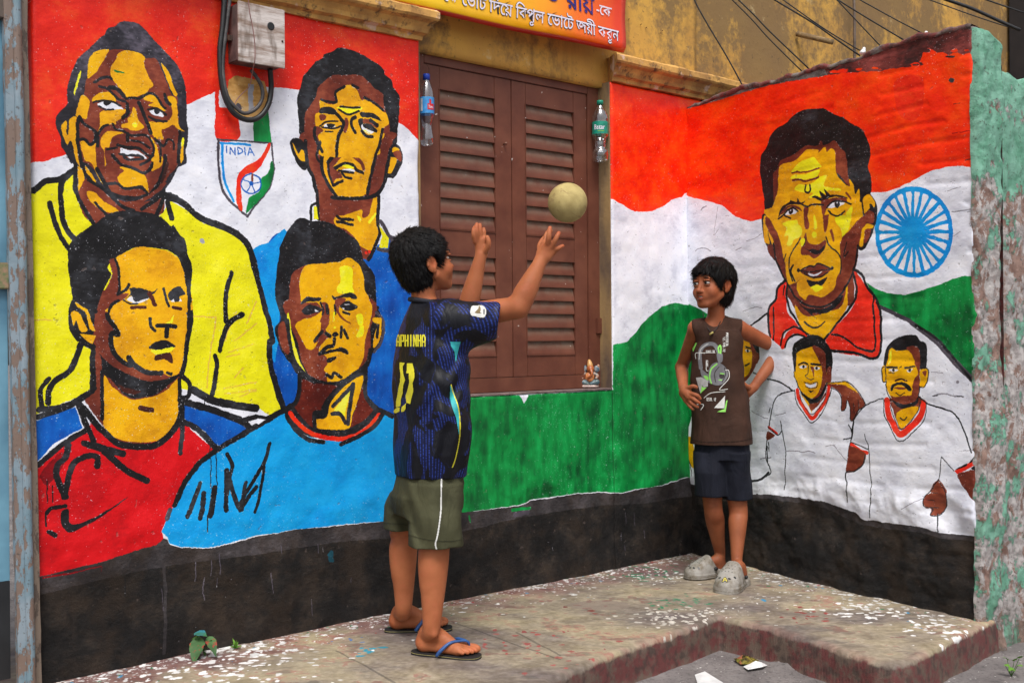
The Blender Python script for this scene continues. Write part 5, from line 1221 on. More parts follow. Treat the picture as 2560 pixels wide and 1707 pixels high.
# ---------------------------------------------------------------- meter box and its cables
FP = Plane(A0, C0 - A0, .085)
b0 = FP.st(597, 160); b1 = FP.st(713, 172); zt = FP.st(640, 14)[1]
def box_mat():
    M = MB('weathered_wood_box', .75)
    g = M.noise(12, 6, stretch=(.5, .5, 3.5), rough=.7); c = M.mix(M.ramp(g, .40, .62), lin((202, 194, 190)), lin((134, 112, 98)))
    c = M.mix(M.math('MULTIPLY', M.ramp(M.noise(24, 5, stretch=(1, 1, .3)), .52, .66), .7), c, lin((92, 74, 60)))
    M.base(c); M.bump(g, .5, .003); return M.m
mb = empty('meter_box', FP.pt((b0[0] + b1[0]) / 2, b0[1], -.04), 'weathered grey wooden meter box with one round hole, above a loop of black cable', 'meter box')
bm_ = box_mat()
box_pl(FP, b0[0] + .004, b1[0] - .004, b1[1] + .006, zt, -.008, -.083, 'body', simple('box_side_brown', (110, 88, 84), (74, 58, 56), 20, .7, .3), mb, .002)
box_pl(FP, b0[0], b1[0], b1[1], zt + .004, 0, -.0075, 'cover', bm_, mb, .0015)
hp = FP.st(677, 66); lathe('hole', FP.pt(hp[0], hp[1], .0002), [(.013, 0), (.013, .0012), (.011, .0012)], MAT['black'], mb, 20, FP.n)
sp_ = FP.st(706, 104); lathe('screw', FP.pt(sp_[0], sp_[1], .0002), [(.004, 0), (.003, .002)], MAT['rust'], mb, 8, FP.n)
box_pl(FP, b0[0] - .03, b0[0] + .003, FP.st(585, 92)[1], FP.st(585, 78)[1], -.05, -.078, 'bracket', MAT['rust'], mb, .001)
def cab(name, pts, r, mat, off, lab, grp=None, parent=None):
    P = []
    for q in pts:
        pl = Plane(A0, C0 - A0, q[2] if len(q) > 2 else off); a, z = pl.st(q[0], q[1]); P.append(pl.pt(a, z))
    o = tube(name, P, r, mat, parent, 8)
    if lab: tag(o, lab, 'cable', grp)
    return o
cab('cable', [(563, -40), (557, 60), (550, 120), (552, 185), (560, 235), (578, 275), (604, 296), (632, 300), (656, 286), (672, 258), (678, 220), (675, 172, .05)], .0095, MAT['black'], .03, 'thick black cable dropping beside the meter box and looping under it')
cab('cable', [(578, -40), (570, 40), (561, 110), (557, 180), (568, 240), (590, 270), (612, 284), (640, 272), (656, 245), (652, 212), (628, 176, .05)], .0065, MAT['cable_grey'], .035, 'thinner grey cable looping inside the black one below the meter box')
cab('wire', [(618, -30, .10), (624, 30, .10), (632, 70, .095), (637, 110, .095), (637, 150, .092), (632, 175, .07), (624, 215, .03), (606, 234, .02), (592, 250, .02), (586, 262, .03)], .0016, simple('pinkish_wire', (150, 110, 104), (120, 84, 80), 40, .5, .1), .05, 'thin pinkish wire hanging down the front of the meter box')
# ---------------------------------------------------------------- banner
BPL = Plane(A0, C0 - A0, .06)
def bann_mat():
    M = MB('glossy_orange_flex', .28); uv = M.n('ShaderNodeUVMap'); sp = M.n('ShaderNodeSeparateXYZ'); M.l(uv.outputs[0], sp.inputs[0])
    r = M.n('ShaderNodeValToRGB'); e = r.color_ramp.elements; e[0].position = .45; e[0].color = lin((236, 190, 20)); e[1].position = .97; e[1].color = lin((226, 62, 26))
    x = e.new(.70); x.color = lin((242, 168, 18)); x = e.new(.84); x.color = lin((240, 112, 18)); x = e.new(.95); x.color = lin((232, 80, 22))
    M.l(sp.outputs[0], r.inputs[0])
    c = M.mix(M.ramp(sp.outputs[1], .020, .026), lin((196, 44, 28)), r.outputs[0])
    M.base(c); M.bump(M.noise(3.5, 3, stretch=(1, 1, 1)), .5, .03); return M.m
bl = BPL.st(900, -8); br = BPL.st(1566, 131); nx_, nz2 = 60, 30
vs, fs, uv = [], [], []
for j in range(nz2 + 1):
    for i in range(nx_ + 1):
        t = i / nx_; a = bl[0] - .5 + (br[0] - bl[0] + .5) * t; zb_ = br[1] + (bl[1] - br[1]) * (1 - t) * .9 - .008 * math.sin(t * math.pi)
        z = zb_ + .62 * j / nz2
        o_ = .005 * math.sin(t * 17 + j * .12) * (1 - .5 * j / nz2) + .002 * math.sin(j * .6 + t * 7) + .02 * max(0, t - .93) * math.sin(j * .5)
        if j == 0: o_ -= .014
        vs.append(BPL.pt(a, z, o_)); uv.append((t, j / nz2))
for j in range(nz2):
    for i in range(nx_): fs.append((j * (nx_ + 1) + i, j * (nx_ + 1) + i + 1, (j + 1) * (nx_ + 1) + i + 1, (j + 1) * (nx_ + 1) + i))
ban = mesh('banner', vs, fs, bann_mat(), None, True, uv)
md = ban.modifiers.new('thickness', 'SOLIDIFY'); md.thickness = .002; md.offset = -1
tag(ban, 'orange and yellow plastic election banner with outlined Bengali lettering over the window', 'banner')
_bv = BVHTree.FromPolygons([tuple(v) for v in vs], fs)
def put_text(body, a1, z0, h, mat, name, bold=0.0, lift=.002, width=None, par=ban, slope=0.0):
    V, Fc = text_geo(body, 0, bold)
    V = V - np.array([V[:, 0].max(), 0, 0]); sc_ = h; sx = sc_ if width is None else width / (V[:, 0].max() - V[:, 0].min())
    out = []
    for v in V:
        a = a1 + v[0] * sx; z = z0 + v[1] * sc_ + slope * v[0] * sx
        org = BPL.pt(a, z, .2); hit = _bv.ray_cast(org, -BPL.n)
        out.append((hit[0] + BPL.n * lift) if hit[0] is not None else BPL.pt(a, z, lift + .02))
    return mesh(name, out, Fc, mat, par)
m_w = simple('print_white', (232, 228, 240), (220, 214, 232), 40, .3, 0); m_k = simple('print_black', (24, 18, 20), (30, 24, 26), 40, .3, 0); m_b = simple('print_blue', (44, 34, 120), (40, 30, 110), 40, .3, 0)
tx = BPL.st(1547, 104); tl = BPL.st(1105, -2)
L2T = '\u09c7\u0995 \u09c7\u09ad\u09be\u099f \u09bf\u09a6\u09c7\u09df \u09bf\u09ac\u09aa\u09c1\u09b2 \u09c7\u09ad\u09be\u09c7\u099f \u099c\u09df\u09c0 \u0995\u09b0\u09c1\u09a8'
wT = tx[0] - tl[0]; sl2 = (tl[1] - tx[1] - .02) / wT * -1 * .35
put_text(L2T, tx[0] + .004, tx[1], .070, m_k, 'lettering', .030, .0015, wT + .006, slope=sl2)
put_text(L2T, tx[0], tx[1], .070, m_w, 'lettering', .008, .0035, wT, slope=sl2)
ty = BPL.st(1531, 44); put_text('-\u09c7\u0995', ty[0], ty[1], .062, m_w, 'lettering', .012, .003, BPL.st(1531, 44)[0] - BPL.st(1492, 30)[0])
ty = BPL.st(1487, 38); put_text('\u09b0\u09be\u09df', ty[0], ty[1], .11, m_b, 'lettering', .02, .003, BPL.st(1487, 38)[0] - BPL.st(1412, 16)[0])
ty = BPL.st(1396, 11); put_text('\u09a4', ty[0], ty[1], .11, m_b, 'lettering', .02, .003)
# ---------------------------------------------------------------- bottles hung at the window
def clear_mat():
    M = bpy.data.materials.new('clear_plastic'); M.use_nodes = True; t = M.node_tree; t.nodes.clear()
    o = t.nodes.new('ShaderNodeOutputMaterial'); mx = t.nodes.new('ShaderNodeMixShader'); tr = t.nodes.new('ShaderNodeBsdfTransparent'); gl = t.nodes.new('ShaderNodeBsdfGlossy'); lw = t.nodes.new('ShaderNodeLayerWeight')
    tr.inputs[0].default_value = (.86, .88, .90, 1); gl.inputs['Roughness'].default_value = .10; gl.inputs[0].default_value = (.95, .97, 1, 1); lw.inputs[0].default_value = .42
    mm = t.nodes.new('ShaderNodeMath'); mm.operation = 'MULTIPLY_ADD'; mm.inputs[1].default_value = .75; mm.inputs[2].default_value = .10
    t.links.new(lw.outputs['Facing'], mm.inputs[0]); t.links.new(mm.outputs[0], mx.inputs[0]); t.links.new(tr.outputs[0], mx.inputs[1]); t.links.new(gl.outputs[0], mx.inputs[2]); t.links.new(mx.outputs[0], o.inputs[0]); return M
CLR = clear_mat()
def bent_text(body, base, R, ang, z, h, mat, parent, name='lettering', w=None, bold=0.01):
    V, Fc = text_geo(body, 0, bold); V[:, 0] -= (V[:, 0].max() + V[:, 0].min()) / 2; k = h if w is None else w / (V[:, 0].max() - V[:, 0].min())
    out = [Vector(base) + Vector((math.cos(ang + v[0] * k / R) * R, math.sin(ang + v[0] * k / R) * R, z + v[1] * h)) for v in V]
    return mesh(name, out, Fc, mat, parent)
BO = Plane(A0, C0 - A0, -.035)
a_, zt_ = BO.st(1066, 186); zb1 = BO.st(1066, 366)[1]; H_ = zt_ - zb1; bp = BO.pt(a_, zb1)
bt = empty('plastic_bottle', bp, 'empty plastic bottle with blue cap and blue label hung at the left of the window', 'bottle', 'plastic bottles hung at the window')
lathe('bottle', bp, [(.010, 0.0), (.020, .002), (.025, .010), (.026, .03), (.022, .055), (.018, .075), (.021, .095), (.027, .115), (.0285, .13), (.0285, .175), (.028, .19), (.024, .215), (.016, .238), (.011, .25), (.0105, H_ - .014)], CLR, bt, 24)
lathe('cap', bp, [(.0135, H_ - .022), (.0135, H_ - .003), (.012, H_)], simple('blue_cap', (28, 66, 176), (20, 50, 150), 30, .4, .1), bt, 16)
lathe('label', bp, [(.0290, .122), (.0292, .184)], simple('blue_label', (40, 120, 190), (70, 150, 210), 60, .35, .1), bt, 24, cap=False)
ang = math.atan2(-bp.y, -bp.x)
def label_patch(parent, base, R, a0, a1, z0, z1, mat, name):
    vs = []; fs = []
    for i in range(9):
        a = a0 + (a1 - a0) * i / 8
        for z in (z0, z1): vs.append(Vector(base) + Vector((math.cos(a) * R, math.sin(a) * R, z)))
    for i in range(8): fs.append((2 * i, 2 * i + 2, 2 * i + 3, 2 * i + 1))
    return mesh(name, vs, fs, mat, parent, True)
label_patch(bt, bp, .0296, ang + .10, ang + 1.1, .135, .158, simple('label_red', (206, 32, 40), None, 30, .35, 0), 'emblem')
label_patch(bt, bp, .0296, ang + .35, ang + .62, .158, .174, simple('label_red_thumb', (206, 32, 40), None, 30, .35, 0), 'emblem')
label_patch(bt, bp, .0295, ang - .9, ang - .55, .130, .178, simple('label_white', (220, 220, 226), None, 30, .35, 0), 'emblem')
bent_text('Thums', bp, .0299, ang + .56, .1405, .017, m_w, bt, w=.020)
tube('string', [bp + Vector((0, 0, H_ - .02)), bp + Vector((.01, .01, H_ + .02)), BO.pt(a_ + .02, zt_ + .05, -.03)], .0008, MAT['rust'], bt, 5)
BO2 = Plane(A0, C0 - A0, -.03)
a_, zt_ = BO2.st(1500, 252); zb1 = BO2.st(1500, 405)[1]; H_ = zt_ - zb1; bp = BO2.pt(a_, zb1)
bt = empty('plastic_bottle', bp, 'empty plastic bottle with green cap and teal label hung at the right of the window', 'bottle', 'plastic bottles hung at the window')
rb = [(.018, 0.0), (.030, .003), (.034, .012), (.035, .03), (.034, .045), (.030, .052), (.024, .058), (.023, .066), (.026, .071), (.023, .078), (.026, .086), (.024, .094), (.029, .104), (.0355, .112), (.0358, .118), (.0358, .172), (.0345, .180), (.0355, .186), (.0335, .194), (.0335, .200), (.030, .208), (.028, .215), (.021, .228), (.0125, .240), (.0115, H_ - .014)]
lathe('bottle', bp, rb, CLR, bt, 24)
lathe('cap', bp, [(.0145, H_ - .018), (.0145, H_ - .003), (.013, H_)], simple('green_cap', (20, 150, 120), (16, 130, 104), 30, .4, .1), bt, 16)
lathe('label', bp, [(.0362, .118), (.0362, .172)], simple('teal_label', (18, 140, 116), (14, 120, 100), 60, .35, .1), bt, 24, cap=False)
ang = math.atan2(-bp.y, -bp.x); bent_text('Bstar', bp, .0367, ang - .08, .137, .030, m_w, bt, w=.050)
label_patch(bt, bp, .0366, ang - .3, ang + .5, .128, .131, simple('label_lime', (150, 205, 60), None, 30, .35, 0), 'emblem')
tube('string', [bp + Vector((0, 0, H_ - .02)), bp + Vector((.004, .01, H_ + .02)), BO2.pt(a_ + .01, zt_ + .04, -.03)], .0008, MAT['rust'], bt, 5)
# ---------------------------------------------------------------- figurine on the sill
gp = BAY.pt(BAY.st(1470, 975)[0], SILL + .007, .055); gx = at(1473, 970, gp.y); gp = Vector((gx.x, gx.y, SILL + .007))
fg = empty('figurine', gp, 'small seated elephant-headed clay figurine on the window sill', 'figurine')
toC = Vector((-gp.x, -gp.y, 0)).normalized(); sd_ = Vector((-toC.y, toC.x, 0))
def gq(x, y, z): return gp + sd_ * x + toC * y + Vector((0, 0, z))
def gm(c1, c2): return simple('painted_clay', c1, c2, 90, .35, .5, 260, .001)
def gpart(name, fn, mat):
    v = Vol(gp + Vector((-.07, -.07, -.005)), gp + Vector((.07, .07, .145)), .0016); fn(v); return v.mesh(name, mat, fg, 1)
def _b(v): v.ell(gq(0, 0, .009), (.044, .034, .011), .004); v.cut(gp, (0, 0, -1))
gpart('base', _b, gm((158, 132, 126), (206, 186, 176)))
lm_ = gm((96, 110, 106), (52, 82, 96))
for s1 in (-1, 1):
    def _l(v, s_=s1): v.cap(gq(.006 * s_, .012, .027), gq(.032 * s_, .012, .027), .010, .014, .004); v.cap(gq(.032 * s_, .012, .027), gq(.006 * s_, .026, .020), .010, .006, .004)
    gpart('leg', _l, lm_)
def _t(v): v.ell(gq(.002, .004, .047), (.021, .019, .026), .004); v.ell(gq(.004, .016, .040), (.014, .012, .014), .004)
gpart('torso', _t, gm((176, 96, 54), (206, 140, 88)))
def _hd(v):
    v.ell(gq(.006, .008, .084), (.017, .016, .018), .004); v.chain([gq(.008, .022, .080), gq(.012, .030, .066), gq(.006, .032, .054), gq(-.006, .030, .048)], (.008, .0065, .005, .004), .003)
gpart('head', _hd, gm((168, 92, 46), (140, 74, 38)))
em_ = gm((44, 84, 104), (150, 150, 150))
gpart('ear', lambda v: v.ell(gq(-.022, .002, .086), (.014, .006, .017), .002), em_); gpart('ear', lambda v: v.ell(gq(.033, .002, .084), (.012, .006, .015), .002), em_)
def _c(v): v.chain([gq(.004, .004, .100), gq(.002, .002, .114), gq(0, 0, .124)], (.013, .009, .003), .003)
gpart('crown', _c, gm((214, 168, 104), (170, 118, 70)))
am_ = gm((120, 124, 122), (180, 130, 100))
for s1 in (-1, 1):
    gpart('arm', lambda v, s_=s1: v.chain([gq(.018 * s_, 0, .064), gq(.036 * s_, .004, .056), gq(.030 * s_, .020, .044)], (.008, .0065, .0055), .003), am_)
    gpart('arm', lambda v, s_=s1: v.chain([gq(.016 * s_, -.004, .068), gq(.040 * s_, -.004, .078), gq(.040 * s_, 0, .098)], (.007, .006, .006), .003), am_)
# ---------------------------------------------------------------- ball in the air
bc = at(1419, 507, 3.72); R_ = 49.5 * 3.72 / F_PX
def ball_mat():
    M = MB('dusty_tan_felt', .85); c = M.mix(M.ramp(M.noise(16, 5, vec=M.coord()), .35, .68), lin((180, 162, 106)), lin((146, 128, 78)))
    c = M.mix(M.math('MULTIPLY', M.ramp(M.noise(40, 4, vec=M.coord(), stretch=(.3, 1, 2)), .58, .64), .5), c, lin((124, 100, 66)))
    M.base(c); M.bump(M.noise(260, 3, vec=M.coord()), .5, .002); return M.m
bmx = bmesh.new(); bmesh.ops.create_icosphere(bmx, subdivisions=5, radius=R_)
for v in bmx.verts:                                # shallow seam round the ball
    q = v.co.normalized(); s1 = abs(q.z - .45 * math.sin(2 * math.atan2(q.y, q.x)))
    v.co *= 1 - .018 * math.exp(-(s1 / .05) ** 2) + .004 * math.sin(q.x * 5 + q.z * 3)
ball = from_bm('ball', bmx, ball_mat(), None, True); ball.location = bc; ball.rotation_euler = (.5, .3, .9)
tag(ball, 'worn tan ball in mid-air above the raised hand of the taller boy', 'ball')
# ---------------------------------------------------------------- small plants
def leaf_mesh(base, tip, wdt, mat, parent, cup=.15, name='leaf', up=Vector((0, -.3, 1))):
    ax = tip - base; L = ax.length; t = ax.normalized(); s_ = t.cross(up).normalized(); n = s_.cross(t)
    vs, fs = [], []; N = 14; M_ = 4
    for i in range(N + 1):
        u = i / N; ww = wdt * (math.sin(min(1, u * 1.6 + .12) * math.pi / 1.0) if u < .3 else math.cos((u - .3) / .7 * math.pi / 2) ** .75) * (1 if u > 0 else .1)
        ww = wdt * max(.015, (math.sin(math.pi * min(1, u ** .55)) ** 1.15)) * (1 + .06 * math.sin(u * 30))
        for j in range(-M_, M_ + 1):
            q = j / M_; vs.append(base + t * (L * u) + s_ * (ww * q) + n * (cup * .5 * wdt * abs(q) + .07 * L * math.sin(u * math.pi) + .05 * wdt * abs(q) * math.sin(u * 21)))
    K = 2 * M_ + 1
    for i in range(N):
        for j in range(K - 1): fs.append((i * K + j, i * K + j + 1, (i + 1) * K + j + 1, (i + 1) * K + j))
    return mesh(name, vs, fs, mat, parent, True)
def leaf_mat(name, c1, c2, spot=None, sc_=14):
    M = MB(name, .6); M.b.inputs['Specular IOR Level'].default_value = .2; c = M.mix(M.ramp(M.noise(sc_, 4, vec=M.coord()), .4, .6), lin(c1), lin(c2))
    if spot: c = M.mix(M.ramp(M.noise(46, 4, vec=M.coord()), .56, .62), c, lin(spot))
    M.base(c); M.bump(M.noise(120, 3), .3, .001); return M.m
pl0 = on_z(513, 1640)
plant = empty('seedling', pl0, 'seedling with heart-shaped leaves spotted with paint at the foot of the wall', 'plant')
LG = leaf_mat('paint_spotted_leaf', (70, 104, 60), (52, 82, 46), (138, 50, 42)); LB = leaf_mat('blue_splashed_leaf', (56, 100, 62), (50, 116, 132)); LP = leaf_mat('fresh_leaf', (66, 100, 42), (50, 80, 34))
Yp = pl0.y
for (bx, by, dB, tx_, ty_, dT, wd, mt) in ((498, 1592, 0, 484, 1666, -.06, 19, LG), (490, 1580, 0, 519, 1592, -.03, 14, LB), (522, 1590, 0, 541, 1644, -.05, 13, LG), (505, 1596, .01, 478, 1598, -.01, 12, LP), (512, 1606, .01, 530, 1600, -.02, 11, LP)):
    a = at(bx, by, Yp + dB); b = at(tx_, ty_, Yp + dT); leaf_mesh(a, b, wd * Yp / F_PX, mt, plant)
    tube('stem', [pl0, at((bx + 512) / 2, (by + 1640) / 2, Yp), a], .0012, LP, plant, 5)
pl1 = on_z(590, 1622); w1 = empty('weed', pl1, 'tiny bright green weed sprouting right of the seedling at the wall foot', 'plant')
for i in range(7):
    a = i * .95 + .3; tip = pl1 + Vector((math.cos(a) * .022, math.sin(a) * .012 - .006, .012 + .012 * (i % 3))); leaf_mesh(pl1 + Vector((0, 0, .004)), tip, .006, leaf_mat('bright_leaf', (104, 148, 56), (80, 122, 46)) if i == 0 else bpy.data.materials['bright_leaf'], w1)
pl2 = on_z(2528, 1690, LOW); w2 = empty('weed', pl2, 'pale green weed at the foot of the mint-coloured wall, lower right', 'plant')
for i, (x, y, dx_, dy_) in enumerate(((2512, 1660, 14, 8), (2522, 1674, 18, 3), (2535, 1652, 10, -8), (2545, 1662, 12, 4), (2530, 1668, -8, 10), (2548, 1645, 8, -6), (2518, 1648, -10, -6))):
    a = at(x, y, pl2.y); leaf_mesh(a, at(x + dx_, y + dy_, pl2.y - .02), .009, bpy.data.materials['bright_leaf'], w2); tube('stem', [pl2, a], .001, LP, w2, 5)
# ---------------------------------------------------------------- litter
pc = [on_z(x, y, LOW + .006) for x, y in ((1737, 1686), (1762, 1682), (1808, 1706), (1795, 1722), (1745, 1712))]
o = mesh('paper_scrap', [p + Vector((0, 0, .006 * (i % 2))) for i, p in enumerate(pc)], [(0, 1, 2, 3, 4)], MAT['white_plastic']); tag(o, 'flat white paper scrap lying on the street at the lower edge', 'litter'); o.modifiers.new('t', 'SOLIDIFY').thickness = .0008
def crumple(name, pts, mats, parent, seed, h=.02):
    rd = random.Random(seed); c = sum(pts, Vector()) / len(pts); vs = [c + Vector((0, 0, h))]; n = len(pts)
    for p in pts: vs.append((p + c) / 2 + Vector((0, 0, rd.uniform(.2, 1) * h)))
    for p in pts: vs.append(p + Vector((0, 0, rd.uniform(0, .4) * h)))
    fs = []
    for i in range(n):
        j = (i + 1) % n; fs += [(0, 1 + i, 1 + j), (1 + i, 1 + n + i, 1 + n + j, 1 + j)]
    o = mesh(name, vs, fs, mats, parent); o.modifiers.new('t', 'SOLIDIFY').thickness = .0008; return o
wr = empty('wrapper', on_z(1880, 1662, LOW), 'crumpled brown, gold and white snack wrapper on the street below the step', 'litter')
foil = simple('foil_black_gold', (40, 34, 28), (150, 136, 60), 60, .25, .5, 60, .004, metal=.3)
P_ = lambda l: [on_z(x, y, LOW + .004) for x, y in l]
crumple('foil', P_([(1834, 1650), (1850, 1644), (1880, 1648), (1897, 1655), (1895, 1664), (1870, 1664), (1850, 1660)]), foil, wr, 1)
crumple('leaf_piece', P_([(1842, 1648), (1856, 1640), (1868, 1646), (1862, 1660), (1850, 1662)]), simple('dry_brown_leaf', (168, 104, 70), (130, 76, 50), 40, .7, .4), wr, 2, .012)
crumple('torn_paper', P_([(1858, 1666), (1880, 1660), (1900, 1658), (1918, 1664), (1908, 1672), (1870, 1676)]), MAT['white_plastic'], wr, 3)
stn = on_z(1300, 1481 + 6)
# ---------------------------------------------------------------- wires and pipes against the upper wall
def wire(pts, Y, r, lab, nm='wire', mat=None):
    P = [at(x, y, Y + (q[0] if q else 0)) for x, y, *q in pts]
    o = tube(nm, P, r, mat or MAT['black'], None, 6); tag(o, lab, 'wire' if nm == 'wire' else 'pipe', 'black wires crossing the upper wall' if nm == 'wire' else None); return o
wire([(1729, -30), (1738, 5), (1768, 60), (1810, 130), (1838, 180), (1856, 214)], 5.12, .0035, 'single black wire ending at the right tip of the right ledge')
wire([(1815, -35), (1846, 0), (1885, 38), (1925, 80), (2026, 176)], 5.2, .0035, 'wire running from the banner side down to the low wall, upper of the left pair')
wire([(1795, -35), (1830, 0), (1880, 50), (1925, 100), (2008, 182)], 5.2, .003, 'wire running from the banner side down to the low wall, lower of the left pair')
wire([(1900, -25), (1936, 0), (2029, 56), (2085, 95), (2150, 140)], 5.3, .004, 'lower of the two wires meeting in front of the vertical pipe')
wire([(1920, -25), (1957, 0), (2030, 52), (2083, 87), (2150, 127)], 5.3, .003, 'upper of the two wires meeting in front of the vertical pipe')
wire([(2080, -15), (2092, 0), (2138, 49), (2207, 122)], 5.3, .003, 'steep wire crossing the vertical pipe')
wire([(2075, -14), (2094, 0), (2165, 44), (2262, 102)], 5.35, .0035, 'wire falling right of the vertical pipe to the wall top')
wire([(2120, -15), (2149, 0), (2240, 50), (2310, 86)], 5.4, .003, 'wire ending at the white scrap on the wall top')
wire([(2300, -8), (2323, 0), (2440, 42), (2545, 76)], 5.9, .003, 'thin wire above the rounded wall end')
wire([(2330, -15), (2367, 0), (2430, 22), (2492, 50), (2550, 76)], 5.8, .009, 'thickest black wire, above the rounded wall end')
wire([(2430, -14), (2465, 0), (2570, 36)], 5.8, .004, 'wire in the upper right corner')
Yp2 = UW.pt(UW.st(2135, 70)[0], 0).y - .05
wire([(2133, -60), (2136, 60), (2136, 200)], Yp2, .0075, 'thin vertical pipe on the yellow upper wall', 'pipe', simple('grimy_pipe', (112, 96, 84), (70, 58, 52), 20, .5, .2))
a = UW.st(1996, 84); p0_ = UW.pt(a[0], a[1], -.01); p1_ = at(2082, 106, p0_.y - .10)
o = tube('drain_spout', [p0_, p1_], .014, simple('crusted_spout', (150, 124, 84), (104, 84, 60), 40, .85, .6), None, 10); tag(o, 'short crusted drain spout jutting from the yellow upper wall', 'pipe')
UW2 = Plane(A0, C0 - A0, .02)
o = box_pl(UW2, UW2.st(2545, 90)[0], UW2.st(2545, 90)[0] + .8, 1.4, 3.4, .05, -.06, 'dark_post', simple('dark_post_mat', (36, 30, 30), (24, 20, 22), 10, .8, .4), None, .004); tag(o, 'dark post at the far right of the yellow wall', 'post')  # plain dark upright box closing the far end of the wall
for (x, y, s_) in ((2155, 128, .014), (2311, 88, .013)):
    p = at(x, y + 4, 4.25 if x < 2200 else 4.1); v = Vol(p - Vector((.05,) * 3), p + Vector((.05,) * 3), .003)
    v.ell(p, (s_ * .7, s_, s_ * .6), .01); v.ell(p + Vector((.008, 0, .012)), (s_ * .5, s_ * .5, s_ * .7), .01)
    o = v.mesh('plastic_scrap', MAT['white_plastic'], None, 1, lambda P: fbm(P * 90, 2, 3) * .002)
    tag(o, 'whitish plastic scrap on the wall top, ' + ('beside the vertical pipe' if x < 2200 else 'nearer the rounded end'), 'litter')
# ---------------------------------------------------------------- people
def skin_mat(name, c, c2, warm):
    M = MB(name, .48); k = M.mix(M.ramp(M.noise(11, 5), .32, .70), lin(c), lin(c2))
    k = M.mix(M.math('MULTIPLY', M.ramp(M.noise(60, 4), .5, .7), .25), k, lin(warm)); at_ = M.n('ShaderNodeVertexColor'); at_.layer_name = 'tone'; mu = M.n('ShaderNodeMix', data_type='RGBA'); mu.blend_type = 'MULTIPLY'; mu.inputs[0].default_value = 1; M.l(k, mu.inputs[6]); M.l(at_.outputs[0], mu.inputs[7]); M.base(mu.outputs[2]); M.rough(M.ramp(M.noise(30, 4), .3, .7, (.48, .48, .48, 1), (.66, .66, .66, 1)))
    M.b.inputs['Subsurface Weight'].default_value = .12; M.b.inputs['Subsurface Radius'].default_value = (.012, .005, .003); M.b.inputs['Subsurface Scale'].default_value = .5
    M.b.inputs['Specular IOR Level'].default_value = .25
    M.bump(M.noise(420, 3), .35, .0008); return M.m
def hair_mat():
    M = MB('black_hair', .6); M.base(M.mix(M.ramp(M.noise(60, 4, stretch=(1, 1, .2)), .4, .7), lin((8, 7, 8)), lin((18, 15, 15))))
    M.b.inputs['Specular IOR Level'].default_value = .22; M.bump(M.noise(190, 4, stretch=(1, 1, .25)), .7, .003); return M.m
HAIR = hair_mat()
def set_tone(ob, spots):
    """skin is darker over knees and elbows, pinker at lips, ears, heels and finger tips"""
    me = ob.data; n = len(me.vertices); co = np.zeros(n * 3); me.vertices.foreach_get('co', co); co = co.reshape(-1, 3); C = np.ones((n, 4), np.float32)
    for p, r_, c in spots:
        w_ = np.exp(-(((co - np.array(p)) ** 2).sum(1)) / (r_ * r_)); C[:, :3] *= 1 + (np.array(c) - 1) * w_[:, None]
    at_ = me.color_attributes.new('tone', 'FLOAT_COLOR', 'POINT'); at_.data.foreach_set('color', C.ravel())
def head_spots(H):
    return [(H.p(0, .09, -.058), .016 * H.k, (1.02, .72, .72)), (H.p(.03, .085, .003), .017 * H.k, (.72, .68, .68)), (H.p(-.03, .085, .003), .017 * H.k, (.72, .68, .68)), (H.p(0, .10, -.034), .013, (1.06, .94, .92)), (H.p(.076, -.006, -.004), .018, (1.06, .84, .80)),
            (H.p(-.076, -.006, -.004), .018, (1.06, .84, .80)), (H.p(.045, .06, -.03), .022, (1.06, .92, .90)), (H.p(-.045, .06, -.03), .022, (1.06, .92, .90)), (H.p(0, .09, -.072), .012, (.84, .80, .80)), (H.p(.07, .03, .0), .02, (.86, .84, .84)), (H.p(-.07, .03, .0), .02, (.86, .84, .84))]
